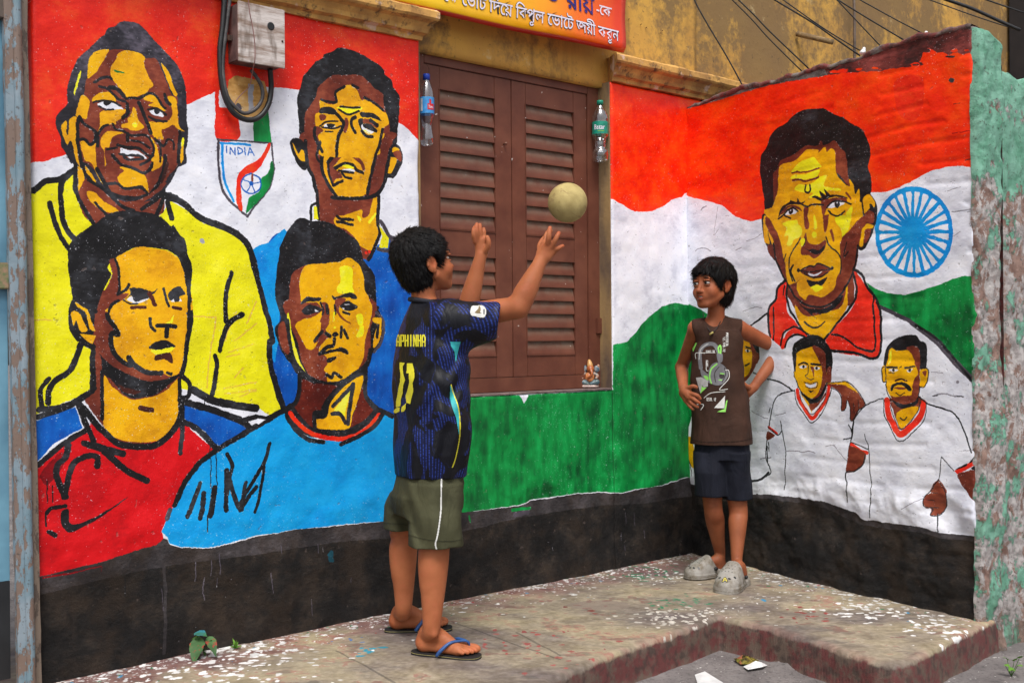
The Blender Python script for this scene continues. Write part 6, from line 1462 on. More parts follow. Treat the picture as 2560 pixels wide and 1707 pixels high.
class Head:
    """child's head; c = middle of the skull at eye height, F forward, k size"""
    def __init__(s, c, yaw_f, pitch, k, roll=0.0):
        f = Vector((yaw_f[0], yaw_f[1], 0)).normalized(); r = Vector((f.y, -f.x, 0))
        s.F = (f * math.cos(pitch) + Vector((0, 0, 1)) * math.sin(pitch)).normalized(); s.U = r.cross(s.F).normalized()
        if s.U.z < 0: s.U = -s.U
        s.R = r
        if roll: s.R, s.U = (s.R * math.cos(roll) + s.U * math.sin(roll)), (s.U * math.cos(roll) - s.R * math.sin(roll))
        s.c = Vector(c); s.k = k; s.ax = (tuple(s.R), tuple(s.F), tuple(s.U))
    def p(s, x, y, z): return s.c + (s.R * x + s.F * y + s.U * z) * s.k
    def e(s, v, c, r, k=.008, op='u'): v.ell(s.p(*c), np.array(r) * s.k, k, op, s.ax)
    def cp(s, v, a, b, ra, rb, k=.006, op='u'): v.cap(s.p(*a), s.p(*b), ra * s.k, rb * s.k, k, op)
    def build(s, v, mouth=0.0):
        e, cp = s.e, s.cp
        e(v, (0, -.008, .030), (.071, .090, .078), .01)
        e(v, (0, .030, -.020), (.060, .056, .072), .02)
        e(v, (0, .040, -.055), (.046, .044, .044), .02)
        e(v, (0, .066, -.090), (.020, .016, .016), .016)
        for q in (-1, 1):
            cp(v, (.050 * q, .008, -.045), (.018 * q, .062, -.088), .014, .012, .018)
            e(v, (.035 * q, .058, -.034), (.025, .024, .026), .016)
            e(v, (.024 * q, .078, .022), (.024, .010, .008), .010)
            e(v, (.030 * q, .095, .004), (.0180, .0175, .0115), .005, 's')
            e(v, (.030 * q, .0800, .0120), (.0180, .0120, .0042), .003)
            e(v, (.030 * q, .0775, -.0080), (.0165, .0110, .0030), .003)
            e(v, (.0115 * q, .089, -.036), (.0085, .0100, .0075), .004)
            e(v, (.0055 * q, .096, -.0425), (.0032, .0050, .0026), .001, 's')
            # ear
            e(v, (.072 * q, -.010, -.004), (.0085, .019, .029), .004)
            e(v, (.0815 * q, -.004, .001), (.0075, .0105, .0185), .003, 's')
            cp(v, (.074 * q, -.020, .016), (.076 * q, -.026, -.006), .0050, .0050, .003)
            cp(v, (.072 * q, .004, -.006), (.071 * q, .002, -.014), .0045, .004, .003)
            e(v, (.070 * q, -.004, -.028), (.006, .009, .009), .004)
        cp(v, (0, .083, .010), (0, .097, -.028), .0070, .0095, .008)
        e(v, (0, .100, -.033), (.0108, .0105, .0090), .005)
        e(v, (0, .075, -.056), (.031, .0145, .019), .012)
        cp(v, (-.019, .0815, -.0540), (0, .0900, -.0515), .0028, .0046, .004); cp(v, (.019, .0815, -.0540), (0, .0900, -.0515), .0028, .0046, .004)
        lo = -.0625 - mouth
        cp(v, (-.017, .0810, lo + .002), (0, .0875, lo - .0015), .0030, .0056, .004); cp(v, (.017, .0810, lo + .002), (0, .0875, lo - .0015), .0030, .0056, .004)
        e(v, (0, .0915, -.0572 - mouth * .4), (.0185, .0075, .0012 + mouth * .9), .0015, 's')
        e(v, (0, .074, -.076), (.016, .008, .006), .008)
def hair_strands(name, H, surf_fn, n, length, width, seed, parent, dirfn):
    rd = random.Random(seed); vs, fs = [], []
    for i in range(n):
        r = surf_fn(rd)
        if r is None: continue
        p, nrm = r; d = dirfn(p, nrm, rd).normalized(); L = length * rd.uniform(.6, 1.25); s_ = d.cross(nrm)
        if s_.length < .01: continue
        s_ = s_.normalized() * width * rd.uniform(.6, 1.3); b = len(vs); K = 4
        for k in range(K):
            t = k / (K - 1); c = p + d * (L * t) + nrm * (.0006 + .0026 * math.sin(t * 2.6) * rd.uniform(.1, 1)); ww = s_ * (1 - t) * .9 + s_ * .05
            vs += [c - ww, c + ww]
        for k in range(K - 1): fs.append((b + 2 * k, b + 2 * k + 1, b + 2 * k + 3, b + 2 * k + 2))
    return mesh(name, vs, fs, HAIR, parent)
def eyes(H, parent, look=(0, 0), dy=0.0):
    mw = simple('eye_white', (176, 166, 158), (166, 156, 148), 30, .35, 0) if 'eye_white' not in bpy.data.materials else bpy.data.materials['eye_white']
    mk = simple('eye_dark', (24, 14, 12), (16, 10, 8), 30, .3, 0) if 'eye_dark' not in bpy.data.materials else bpy.data.materials['eye_dark']
    for q in (-1, 1):
        c = H.p(.030 * q, .0785 + dy, .0015); bmx = bmesh.new(); bmesh.ops.create_uvsphere(bmx, u_segments=20, v_segments=14, radius=1)
        Mx = Matrix.Translation(c) @ Matrix((tuple(H.R) + (0,), tuple(H.F) + (0,), tuple(H.U) + (0,), (0, 0, 0, 1))).transposed() @ Matrix.Diagonal((.0138 * H.k, .0100 * H.k, .0070 * H.k, 1))
        bmesh.ops.transform(bmx, matrix=Mx, verts=bmx.verts); o = from_bm('eye', bmx, mw, parent, True)
        c2 = H.p(.030 * q + look[0], .0862 + dy, .0022 + look[1]); bmx = bmesh.new(); bmesh.ops.create_uvsphere(bmx, u_segments=16, v_segments=10, radius=1)
        Mx = Matrix.Translation(c2) @ Matrix((tuple(H.R) + (0,), tuple(H.F) + (0,), tuple(H.U) + (0,), (0, 0, 0, 1))).transposed() @ Matrix.Diagonal((.0074 * H.k, .0042 * H.k, .0064 * H.k, 1))
        bmesh.ops.transform(bmx, matrix=Mx, verts=bmx.verts); from_bm('iris', bmx, mk, o, True)
        pts = [H.p(.030 * q + x * q, .0905 - abs(x) * .34 - (.006 if x > .012 else 0), .0225 + .004 * math.cos(x * 90) - max(0, x) * .1) for x in (-.016, -.008, 0, .008, .016)]
        tube('eyebrow', pts, [.0016 * H.k, .0025 * H.k, .0027 * H.k, .0022 * H.k, .0010 * H.k], HAIR, parent, 6)
        pts = [H.p(.030 * q + x * q, .0900 - abs(x) * .45, .0072 + .0022 * math.cos(x * 110)) for x in (-.013, -.006, 0, .006, .0135)]
        tube('eyelash', pts, [.0007 * H.k, .0011 * H.k, .0012 * H.k, .0012 * H.k, .0008 * H.k], HAIR, parent, 5)
def foot(v, heel, toe_dir, L, k=1.0, sole=0.0, ankle=None):
    d = Vector((toe_dir[0], toe_dir[1], 0)).normalized(); r = Vector((d.y, -d.x, 0)); g = lambda a, b, z: heel + d * a * L + r * b * L + Vector((0, 0, z * L + sole))
    v.cap(g(.115, 0, .125), g(.15, 0, .22), .12 * L, .11 * L, .012)
    v.chain([g(.24, 0, .32), g(.40, .01, .235), g(.64, .01, .12)], (.115 * L, .120 * L, .08 * L), .018)
    v.chain([g(.15, 0, .11), g(.45, .04, .085), g(.72, .07, .075)], (.11 * L, .085 * L, .075 * L), .012); v.chain([g(.45, -.03, .09), g(.72, -.09, .075)], (.09 * L, .075 * L), .012)
    v.cap(g(.70, -.08, .08), g(.70, .08, .08), .07 * L, .066 * L, .01)
    return g
def toes(v, g, L, inner):
    tt = [(-.155, .97, .062), (-.068, .98, .044), (.005, .95, .041), (.07, .90, .038), (.13, .84, .036)]
    for b, a, r in tt: v.chain([g(.72, b * .75 * inner, .075), g(a - .09, b * inner, .072), g(a - .03, b * inner, .055)], (r * L * 1.05, r * L, r * L * .95), .0022)
def finger(v, pts, r0, r1, k=.003):
    n = len(pts); v.chain(pts, [r0 + (r1 - r0) * i / (n - 1) for i in range(n)], k)

# ======================= taller boy throwing the ball
S1 = skin_mat('light_brown_skin', (174, 106, 70), (150, 86, 54), (184, 100, 74))
f1 = Vector((.866, .5, 0)); r1 = Vector((.5, -.866, 0))
Z1 = 3.60; bc1 = at(1074, 1000, Z1)
boy = empty('person', (bc1.x, bc1.y, 0), 'boy in blue football jersey number 11 and olive shorts, arms raised after tossing the ball', 'person')
def q1(r_, f_, z): return Vector((bc1.x, bc1.y, 0)) + r1 * r_ + f1 * f_ + Vector((0, 0, z))
H1 = Head(at(1060, 659, 3.60), (.85, .53), math.radians(14), .94)
V1 = Vol((bc1.x - .22, bc1.y - .32, -.002), (bc1.x + .48, bc1.y + .42, 1.40), .0036, ((0, H1.c.x - .11, H1.c.x + .13, .0021), (1, H1.c.y - .13, H1.c.y + .13, .0021), (2, H1.c.z - .13, H1.c.z + .12, .0021), (0, bc1.x + .34, bc1.x + .46, .0021), (0, bc1.x + .10, bc1.x + .2, .0021)))
H1.build(V1)
neck0 = at(1066, 735, 3.60)
V1.cap(H1.p(0, -.024, -.055), at(1064, 790, 3.60), .037, .042, .02)
V1.loft([(.60, bc1.x, bc1.y, .085, .062), (.80, bc1.x, bc1.y, .105, .072), (1.0, bc1.x - .01, bc1.y, .125, .075), (1.06, bc1.x - .01, bc1.y, .11, .06)], tuple(r1), tuple(f1), .03)
rs_ = at(1120, 800, 3.50); re_ = at(1296, 768, 3.42); rw_ = at(1352, 652, 3.43)
ls_ = at(1085, 790, 3.70); le_ = at(1163, 795, 3.78); lw_ = at(1203, 636, 3.76)
V1.cap(at(1075, 800, 3.6), rs_, .055, .048, .03); V1.cap(at(1075, 800, 3.6), ls_, .055, .046, .03)
V1.chain([rs_, (rs_ + re_) / 2, re_], (.046, .040, .034), .012)
V1.chain([re_, re_.lerp(rw_, .28), re_.lerp(rw_, .65), rw_], (.033, .036, .028, .0195), .012)
V1.chain([ls_, le_], (.044, .036), .012); V1.chain([le_, le_.lerp(lw_, .3), le_.lerp(lw_, .7), lw_], (.034, .035, .026, .019), .012)
# right hand, seen from its back, fingers spread upwards
def P3(x, y, Y): return at(x, y, Y)
pal = P3(1364, 634, 3.43)
V1.chain([rw_, P3(1360, 640, 3.43), P3(1371, 618, 3.425)], (.0195, .021, .019), .006, flat=((0, 1, 0), .75)); V1.chain([rw_, P3(1366, 638, 3.43), P3(1382, 624, 3.43)], (.018, .019, .016), .006, flat=((0, 1, 0), .75)); V1.chain([rw_, P3(1356, 632, 3.44), P3(1362, 612, 3.44)], (.018, .018, .0155), .006, flat=((0, 1, 0), .75))
finger(V1, [P3(1369, 616, 3.42), P3(1372, 594, 3.405), P3(1373, 581, 3.405), P3(1375, 570, 3.41)], .0095, .0068)
finger(V1, [P3(1380, 617, 3.42), P3(1388, 601, 3.41), P3(1393, 591, 3.41), P3(1397, 583, 3.415)], .0092, .0066)
finger(V1, [P3(1385, 626, 3.43), P3(1394, 622, 3.42), P3(1401, 618, 3.42), P3(1407, 615, 3.425)], .0088, .0060)
finger(V1, [P3(1362, 612, 3.45), P3(1364, 594, 3.455), P3(1369, 582, 3.465), P3(1377, 577, 3.475)], .0090, .0064)
finger(V1, [P3(1352, 634, 3.45), P3(1350, 616, 3.47), P3(1356, 602, 3.485), P3(1363, 594, 3.49)], .0105, .0078)
# left hand
V1.chain([lw_, P3(1204, 622, 3.76), P3(1196, 602, 3.755)], (.019, .0215, .018), .006, flat=((0, 1, 0), .7)); V1.chain([lw_, P3(1208, 622, 3.76), P3(1207, 600, 3.755)], (.019, .020, .016), .006, flat=((0, 1, 0), .7))
finger(V1, [P3(1187, 604, 3.75), P3(1184, 588, 3.74), P3(1184, 576, 3.74), P3(1187, 568, 3.745)], .0090, .0064)
finger(V1, [P3(1194, 600, 3.75), P3(1192, 582, 3.74), P3(1191, 570, 3.74), P3(1192, 561, 3.745)], .0095, .0068)
finger(V1, [P3(1201, 599, 3.755), P3(1201, 582, 3.75), P3(1200, 570, 3.75), P3(1200, 562, 3.755)], .0095, .0066)
finger(V1, [P3(1208, 601, 3.76), P3(1210, 588, 3.76), P3(1210, 578, 3.76), P3(1209, 572, 3.765)], .0090, .0062)
finger(V1, [P3(1212, 628, 3.75), P3(1220, 615, 3.74), P3(1221, 604, 3.735), P3(1218, 594, 3.735)], .0110, .0082)
# legs
rk = at(1089, 1345, 3.52); ra = at(1078, 1572, 3.50); lk = at(1012, 1340, 3.71); la_ = at(1008, 1528, 3.715)
V1.cap(rk.lerp(ra, .15) - f1 * .012, rk.lerp(ra, .5) - f1 * .010, .036, .028, .02); V1.cap(lk.lerp(la_, .15) - f1 * .012, lk.lerp(la_, .5) - f1 * .010, .034, .026, .02)
SO = .013
hl = on_z(1043, 1634); hl.z = 0; tdr = on_z(1196, 1648) - hl
g_r = foot(V1, hl, tdr, .205, 1, SO); toes(V1, g_r, .205, 1.0)
V1.chain([q1(.050, 0, .54), rk + Vector((0, 0, .03)), rk, rk.lerp(ra, .28) + Vector((-.003, 0, 0)), rk.lerp(ra, .68), ra, g_r(.185, 0, .27), g_r(.135, 0, .145)], (.062, .052, .046, .048, .036, .0275, .0285, .026), .016); V1.ell(ra + r1 * .021 - Vector((0, 0, .012)), (.009, .009, .010), .014)
hl2 = on_z(974, 1580); hl2.z = 0; tdl = on_z(1080, 1576) - hl2
g_l = foot(V1, hl2, tdl, .205, 1, SO); toes(V1, g_l, .205, 1.0); V1.chain([q1(-.050, 0, .54), lk + Vector((0, 0, .03)), lk, lk.lerp(la_, .28) + Vector((-.004, 0, 0)), lk.lerp(la_, .68), la_, g_l(.185, 0, .27), g_l(.135, 0, .145)], (.050, .047, .044, .0455, .034, .0265, .0275, .0255), .016)
body1 = V1.mesh('body', S1, boy, 2)
set_tone(body1, head_spots(H1) + [(re_, .045, (.84, .80, .78)), (le_, .045, (.84, .80, .78)), (rk, .05, (.86, .82, .80)), (lk, .05, (.86, .82, .80)), (g_r(.05, 0, .1), .03, (1.08, .92, .86)), (g_l(.05, 0, .1), .03, (1.08, .92, .86)), (g_r(.95, 0, .05), .035, (1.10, .98, .94)), (g_r(.5, 0, .2), .04, (.90, .88, .86)),
    (at(1375, 570, 3.41), .012, (1.2, .95, .95)), (at(1397, 583, 3.415), .012, (1.2, .95, .95)), (at(1407, 615, 3.425), .012, (1.2, .95, .95)), (at(1190, 564, 3.745), .02, (1.15, .98, .96)), (at(1368, 615, 3.42), .014, (.88, .84, .84)), (at(1381, 618, 3.42), .014, (.88, .84, .84))])
eyes(H1, boy, (0, .001), -.0058)
# hair: full cap of short black hair
def hair_cap(H, parent, face_c, face_r, thick, seed, extra=None, h=.0028):
    v = Vol(H.c - Vector((.16,) * 3), H.c + Vector((.16,) * 3), h)
    H.e(v, (0, -.012, .036), (.076 + thick, .094 + thick, .082 + thick), .01)
    H.e(v, (0, -.038, -.022), (.060 + thick * .6, .058 + thick * .6, .074), .02)
    H.e(v, face_c, face_r, .006, 's')
    H.e(v, (.0, -.03, -.146), (.09, .09, .055), .008, 's')
    for q in (-1, 1): H.e(v, (.084 * q, -.006, -.012), (.030, .030, .040), .004, 's')
    if extra: extra(v)
    o = v.mesh('hair', HAIR, parent, 1, lambda P: fbm(P * np.array([150, 150, 45]), 3, seed) * .0022 + fbm(P * 40, 2, seed + 4) * .0018)
    return o
hc1 = hair_cap(H1, boy, (0, .088, -.046), (.105, .064, .098), .010, 3)
def surf_of(ob):
    me = ob.data; pol = [p for p in me.polygons]; ar = np.array([p.area for p in pol]); cs = np.cumsum(ar / ar.sum())
    def fn(rd):
        p = pol[int(np.searchsorted(cs, rd.random()))]; return Vector(p.center), Vector(p.normal)
    return fn
def d1(p, n, rd):
    c = H1.p(0, -.055, .075); o_ = (p - c); rad = (o_ - n * o_.dot(n)).normalized(); return rad + n * rd.uniform(-.06, .12) + Vector((rd.uniform(-.16, .16), rd.uniform(-.16, .16), -.15))
hs1 = hair_strands('hair_strands', H1, surf_of(hc1), 9000, .019, .0008, 5, hc1, d1); tag(hs1, kind='stuff')
# jersey
def jersey_mat():
    M = MB('blue_jersey_knit', .55)
    uv = M.n('ShaderNodeUVMap').outputs[0]; sp = M.n('ShaderNodeSeparateXYZ'); M.l(uv, sp.inputs[0])
    st_ = M.math('SINE', M.math('MULTIPLY', sp.outputs[0], math.tau / .0085)); dash = M.noise(1, 2, vec=uv, stretch=(60, 330, 1))
    lines = M.math('MULTIPLY', M.ramp(st_, .15, .75), M.ramp(dash, .40, .56))
    blob = M.ramp(M.noise(1, 2, vec=uv, stretch=(9, 7.5, 1), dist=1.1), .475, .495)
    blue = M.mix(lines, lin((12, 18, 52)), lin((40, 64, 148)))
    M.base(M.mix(blob, blue, lin((10, 12, 21)))); M.bump(M.noise(500, 2), .2, .0006); M.bump(M.noise(13, 3, stretch=(1, 1, .45), dist=1.2), .7, .012)
    M.b.inputs['Specular IOR Level'].default_value = .3; return M.m
JM = jersey_mat()
SHH = .0036
VJ = Vol((bc1.x - .24, bc1.y - .28, .50), (bc1.x + .34, bc1.y + .36, 1.14), SHH)
# soft vertical and diagonal folds gathered at the raised shoulder
sh0 = at(1135, 835, 3.50)
def fold1(X, Y, Z):
    u = (X - bc1.x) * 3 + (Y - bc1.y); dg = (Z - 1.02) * 1.0 - (X - sh0.x) * .75
    a = np.sin(dg * 62 + np.sin(u * 22) * 1.2) * .0045 * np.exp(-((X - sh0.x + .05) / .11) ** 2) * np.exp(-((Z - .86) / .15) ** 2)
    b = np.sin(u * 34 + np.sin(Z * 13) * 1.5) * .0040 * np.clip((.90 - Z) / .25, 0, 1)
    c = np.sin(Z * 30 + u * 9) * .002
    return a + b + c
xo = lambda px, Y=Z1: at(px, 1000, Y)
rings = []
for (z, xl, xr, dep) in ((.565, 985, 1163, .112), (.64, 981, 1170, .110), (.74, 980, 1173, .104), (.84, 979, 1172, .100), (.93, 982, 1170, .099), (1.00, 989, 1166, .096), (1.045, 1002, 1150, .084), (1.075, 1014, 1130, .072), (1.098, 1024, 1112, .058), (1.124, 1031, 1103, .050)):
    cx = (xl + xr) / 2; hw = (xr - xl) / 2 * Z1 / F_PX; c = at(cx, 1000, Z1)
    a_ = math.sqrt(max(1e-4, hw ** 2 - (dep * .866) ** 2)) / .5 if hw > dep * .866 else .12
    a_ = min(a_, .17); dd = math.sqrt(max(.0004, hw ** 2 - (a_ * .5) ** 2)) / .866
    rings.append((z, c.x, c.y, a_, dd))
VJ.loft(rings, tuple(r1), tuple(f1), .02, ex=2.25, fold=fold1)
VJ.cap(at(1072, 797, 3.60), rs_ + Vector((0, 0, -.002)), .062, .062, .03)
VJ.chain([rs_, at(1180, 803, 3.47), at(1243, 797, 3.44)], (.064, .060, .056), .025)
VJ.cap(at(1140, 850, 3.50), at(1205, 822, 3.46), .045, .040, .03)
VJ.cap(at(1075, 795, 3.62), ls_, .058, .055, .03); VJ.cap(ls_, at(1150, 800, 3.78), .055, .050, .02)
cutp = at(1246, 800, 3.44); cn = (at(1262, 802, 3.44) - at(1246, 800, 3.44)).normalized(); VJ.cut(cutp, cn)
cutn = (le_ - ls_).normalized(); 
VJ.cap(at(1205, 800, 3.455), at(1300, 795, 3.42), .046, .050, .004, 's')
VJ.cap(q1(0, 0, .40), q1(0, 0, .572), .088, .080, .006, 's', flat=(tuple(f1), .75))
VJ.cap(neck0 + Vector((0, 0, .08)), at(1068, 742, 3.60), .044, .041, .003, 's')
jer = VJ.mesh('jersey', JM, boy, 1, lambda P: fbm(P * np.array([9, 9, 5]), 3, 77) * .0025)
# arc-length map round the torso so that the knit runs with the cloth
def cyl_uv(ob, c, R_, F_, rad):
    me = ob.data; n = len(me.vertices); co = np.zeros(n * 3); me.vertices.foreach_get('co', co); co = co.reshape(-1, 3) - np.array([c.x, c.y, 0])
    a = np.arctan2(co @ np.array(R_), -(co @ np.array(F_))); u = a * rad; v = co[:, 2]
    far = (co @ np.array(R_)) > .145; u = np.where(far, (co @ np.array(F_)) * 1.0 + .2 + .3 * v, u)
    vi = np.zeros(len(me.loops), np.int64); me.loops.foreach_get('vertex_index', vi); lay = me.uv_layers.new(name='UVMap')
    lay.data.foreach_set('uv', np.stack([u[vi], v[vi]], -1).astype(np.float32).ravel())
cyl_uv(jer, bc1, r1, f1, .125)
tube('collar', [at(1066, 754, 3.60) + Vector((math.cos(t) * .053, math.sin(t) * .050, -.008 * math.cos(t))) for t in np.linspace(0, math.tau, 15)], .0085, simple('navy_rib', (18, 20, 34), (14, 16, 28), 60, .8, .5, 300), jer, 8, sm=2)
# ---- prints: small flat pieces laid on the cloth
def bvh_of(*obs):
    V_, F_ = [], []
    for o in obs:
        b = len(V_); V_ += [v.co.copy() for v in o.data.vertices]; F_ += [[b + i for i in p.vertices] for p in o.data.polygons]
    return BVHTree.FromPolygons(V_, F_)
def decal(name, box, text, pal, mats, bvh, parent, blk=N1, res=1.0, lift=.0016, maxd=6):
    x0, y0, x1, y1 = box; W_, H_ = int((x1 - x0) / res), int((y1 - y0) / res); cv = Canvas(H_, W_)
    paint(cv, lambda x, y: ((x - x0) / res, (y - y0) / res, 1 / res), text, blk, pal)
    pts = {}; vs, fs, mi = [], [], []
    def vert(i, j):
        if (i, j) in pts: return pts[(i, j)]
        d = ray(x0 + i * res, y0 + j * res).normalized(); h = bvh.ray_cast(CAM_P, d)
        if h[0] is None or (h[0] - CAM_P).length > maxd: pts[(i, j)] = None; return None
        n = h[1] if h[1].dot(d) < 0 else -h[1]
        vs.append(h[0] + n * lift); pts[(i, j)] = len(vs) - 1; return len(vs) - 1
    ys, xs = np.nonzero(cv.I)
    for j, i in zip(ys.tolist(), xs.tolist()):
        q = [vert(i, j), vert(i, j + 1), vert(i + 1, j + 1), vert(i + 1, j)]
        if None in q: continue
        P_ = [vs[k] for k in q]
        if max((P_[a] - P_[a - 1]).length for a in range(4)) > .02 * res: continue
        fs.append(q); mi.append(cv.I[j, i] - 1)
    if not fs: return None
    o = mesh(name, vs, fs, mats, parent); o.data.polygons.foreach_set('material_index', mi); o.data.update(); return o
def letters(word, x0, y0, w, h, sk=0.0, gap=.28):
    """blocky shirt letters from strokes; returns a list of polylines"""
    G = {'A': [[(0, 1), (0, .25), (.3, 0), (.7, 0), (1, .25), (1, 1)], [(0, .6), (1, .6)]], 'P': [[(0, 1), (0, 0), (1, 0), (1, .55), (0, .55)]], 'H': [[(0, 0), (0, 1)], [(1, 0), (1, 1)], [(0, .5), (1, .5)]],
         'I': [[(.5, 0), (.5, 1)]], 'N': [[(0, 1), (0, 0), (1, 1), (1, 0)]], 'R': [[(0, 1), (0, 0), (1, 0), (1, .5), (0, .5)], [(.4, .5), (1, 1)]], 'O': [[(0, 0), (1, 0), (1, 1), (0, 1), (0, 0)]],
         'T': [[(0, 0), (1, 0)], [(.5, 0), (.5, 1)]], 'C': [[(1, 0), (0, 0), (0, 1), (1, 1)]], 'L': [[(0, 0), (0, 1), (1, 1)]], 'E': [[(1, 0), (0, 0), (0, 1), (1, 1)], [(0, .5), (.8, .5)]], 'S': [[(1, 0), (0, 0), (0, .5), (1, .5), (1, 1), (0, 1)]],
         'D': [[(0, 0), (.7, 0), (1, .3), (1, .7), (.7, 1), (0, 1), (0, 0)]], '1': [[(.2, .2), (.6, 0), (.6, 1)]], '2': [[(0, 0), (1, 0), (1, .5), (0, .5), (0, 1), (1, 1)]], '4': [[(0, 0), (0, .6), (1, .6)], [(.8, 0), (.8, 1)]],
         '9': [[(1, .5), (0, .5), (0, 0), (1, 0), (1, 1), (0, 1)]], '7': [[(0, 0), (1, 0), (.4, 1)]], '.': [[(.4, .9), (.5, 1)]], '[': [[(1, 0), (.3, 0), (.3, 1), (1, 1)]], 'X': [[(0, 0), (1, 1)], [(1, 0), (0, 1)]], 'F': [[(1, 0), (0, 0), (0, 1)], [(0, .5), (.8, .5)]], 'Y': [[(0, 0), (.5, .5), (1, 0)], [(.5, .5), (.5, 1)]], 'B': [[(0, 0), (.8, 0), (.8, .45), (0, .45)], [(0, 0), (0, 1), (1, 1), (1, .5), (.8, .45)]], 'J': [[(1, 0), (1, 1), (0, 1), (0, .7)]], 'U': [[(0, 0), (0, 1), (1, 1), (1, 0)]], ' ': []}
    n = len(word); cw = w / n; out = []
    for i, ch in enumerate(word):
        for pl in G[ch]: out.append([(x0 + cw * (i + a * (1 - gap)), y0 + b * h + sk * (i + a) * cw) for a, b in pl])
    return out
def pl_txt(c, wd, pls, rot=None):
    out = []
    for pl in pls:
        for i in range(len(pl) - 1):
            a, b = pl[i], pl[i + 1]
            if rot: a, b = rot(a), rot(b)
            out.append('%s:%g %.1f,%.1f %.1f,%.1f' % (c, wd, a[0], a[1], b[0], b[1]))
    return '\n'.join(out)
mY = simple('print_yellow', (222, 214, 52), (206, 198, 44), 60, .6, .2); mT = simple('print_teal', (50, 178, 180), (40, 150, 160), 30, .6, .2); mWh = simple('print_offwhite', (214, 214, 210), (190, 190, 186), 40, .6, .2)
bj = bvh_of(jer)
decal('name_print', (980, 825, 1075, 875), pl_txt('a', 3.4, letters('APHINHA', 993, 838, 74, 27, .0, .38)) + '\na:3.4 988,838 988,866', {'a': 1}, [mY], bj, jer, N1, .6)
T12 = T(1, 2)
decal('number_print', (975, 895, 1050, 1040), """
a! 1320,190 1370,195 1350,230 1355,290 1372,350 1355,400 1350,470 1335,520 1330,590 1290,600 1287,560 1300,500 1310,430 1325,370 1330,300 1322,240
a! 1390,200 1440,200 1455,260 1458,330 1440,380 1448,450 1430,520 1420,570 1385,560 1375,500 1395,440 1410,380 1405,290 1385,290
a! 1270,630 1300,600 1325,605 1320,640 1290,655 1265,650; a! 1340,600 1380,565 1375,620 1360,640 1335,645""", {'a': 1}, [mY], bj, jer, T12)
decal('side_stripe', (1110, 845, 1165, 1180), """
b! 1785,0 1880,0 1860,60 1845,120 1835,190 1825,150 1820,90 1790,40
b! 1780,400 1800,420 1820,480 1850,560 1862,680 1862,860 1850,780 1835,700 1800,600 1778,520
a:9 1790,395 1805,460 1845,560 1868,700 1868,850 1850,970 1825,1080 1800,1150""", {'a': 1, 'b': 2}, [mY, mT], bj, jer, T12)
decal('sleeve_badge', (1170, 755, 1225, 800), "a 1970,1280 1985,1245 2030,1240 2080,1240 2112,1270 2115,1310 2095,1345 2050,1345 2010,1335 1975,1325; b 2010,1300 2040,1270 2050,1240 2065,1270 2060,1300 2075,1310 2030,1310 ; c:9 2095,1275 2095,1315", {'a': 1, 'b': 2, 'c': 3}, [mWh, simple('badge_gold', (120, 100, 60)), MAT['black']], bj, jer, T(1, 1))
# shorts
def cloth(name, c1, c2, bs=420, rough=.85):
    M = MB(name, rough); M.base(M.mix(M.ramp(M.noise(12, 4), .35, .68), lin(c1), lin(c2))); M.bump(M.noise(bs, 3), .5, .0012); M.bump(M.noise(12, 3, stretch=(1, 1, .4), dist=1.4), .8, .014); M.b.inputs['Specular IOR Level'].default_value = .2; return M.m
OL = cloth('olive_jersey_cloth', (70, 70, 50), (56, 56, 39))
VS = Vol((bc1.x - .24, bc1.y - .28, .30), (bc1.x + .22, bc1.y + .34, .66), SHH)
cN = at(1091, 1250, 3.53); cF = at(1013, 1250, 3.70)
def foldS(X, Y, Z): return np.sin((X - bc1.x) * 75 + (Y - bc1.y) * 30 + np.sin(Z * 17) * 1.6) * .0052 * np.clip((.60 - Z) / .15, .25, 1) + np.sin(Z * 46 + X * 60 + np.sin(X * 40) * 2) * .0022
ct = at(1074, 1160, Z1)
VS.loft([(.44, ct.x - .004, ct.y, .118, .098), (.50, ct.x - .004, ct.y, .128, .108), (.56, ct.x, ct.y, .122, .102), (.62, ct.x, ct.y, .112, .086)], tuple(r1), tuple(f1), .02, fold=foldS)
hN = at(1090, 1362, 3.52); hF = at(1014, 1320, 3.70)
VS.loft([(hN.z, hN.x, hN.y, .082, .082), (.45, at(1088, 1250, 3.53).x, cN.y, .082, .082), (.54, ct.x + r1.x * .045, ct.y + r1.y * .045, .080, .086)], tuple(r1), tuple(f1), .018, fold=foldS)
VS.loft([(hF.z, hF.x, hF.y, .070, .071), (.45, at(1014, 1250, 3.69).x, cF.y, .076, .063), (.50, at(1024, 1220, 3.67).x, at(1024, 1220, 3.66).y, .080, .052), (.54, ct.x - r1.x * .05, ct.y - r1.y * .05, .078, .048)], tuple(r1), tuple(f1), .03, fold=foldS)
VS.cap(hN - Vector((0, 0, .04)), hN + Vector((0, 0, .05)), .071, .060, .004, 's'); VS.cap(hF - Vector((0, 0, .04)), hF + Vector((0, 0, .05)), .064, .054, .004, 's')
sho = VS.mesh('shorts', OL, boy, 1)
bs_ = bvh_of(sho)
decal('piping', (1080, 1155, 1120, 1372), "a:13 1707,1150 1700,1300 1695,1568; a:13 1692,1560 1690,1600 1665,1780 1648,1850 1658,1900", {'a': 1}, [mWh], bs_, sho, T12)
decal('hem_seam', (955, 1290, 1165, 1370), "a:5 1400,1770 1500,1800 1650,1825 1780,1830 1880,1815; a:5 1175,1660 1280,1670 1390,1680", {'a': 1}, [cloth('olive_thread', (46, 46, 32), (42, 42, 30))], bs_, sho, T12, .7)
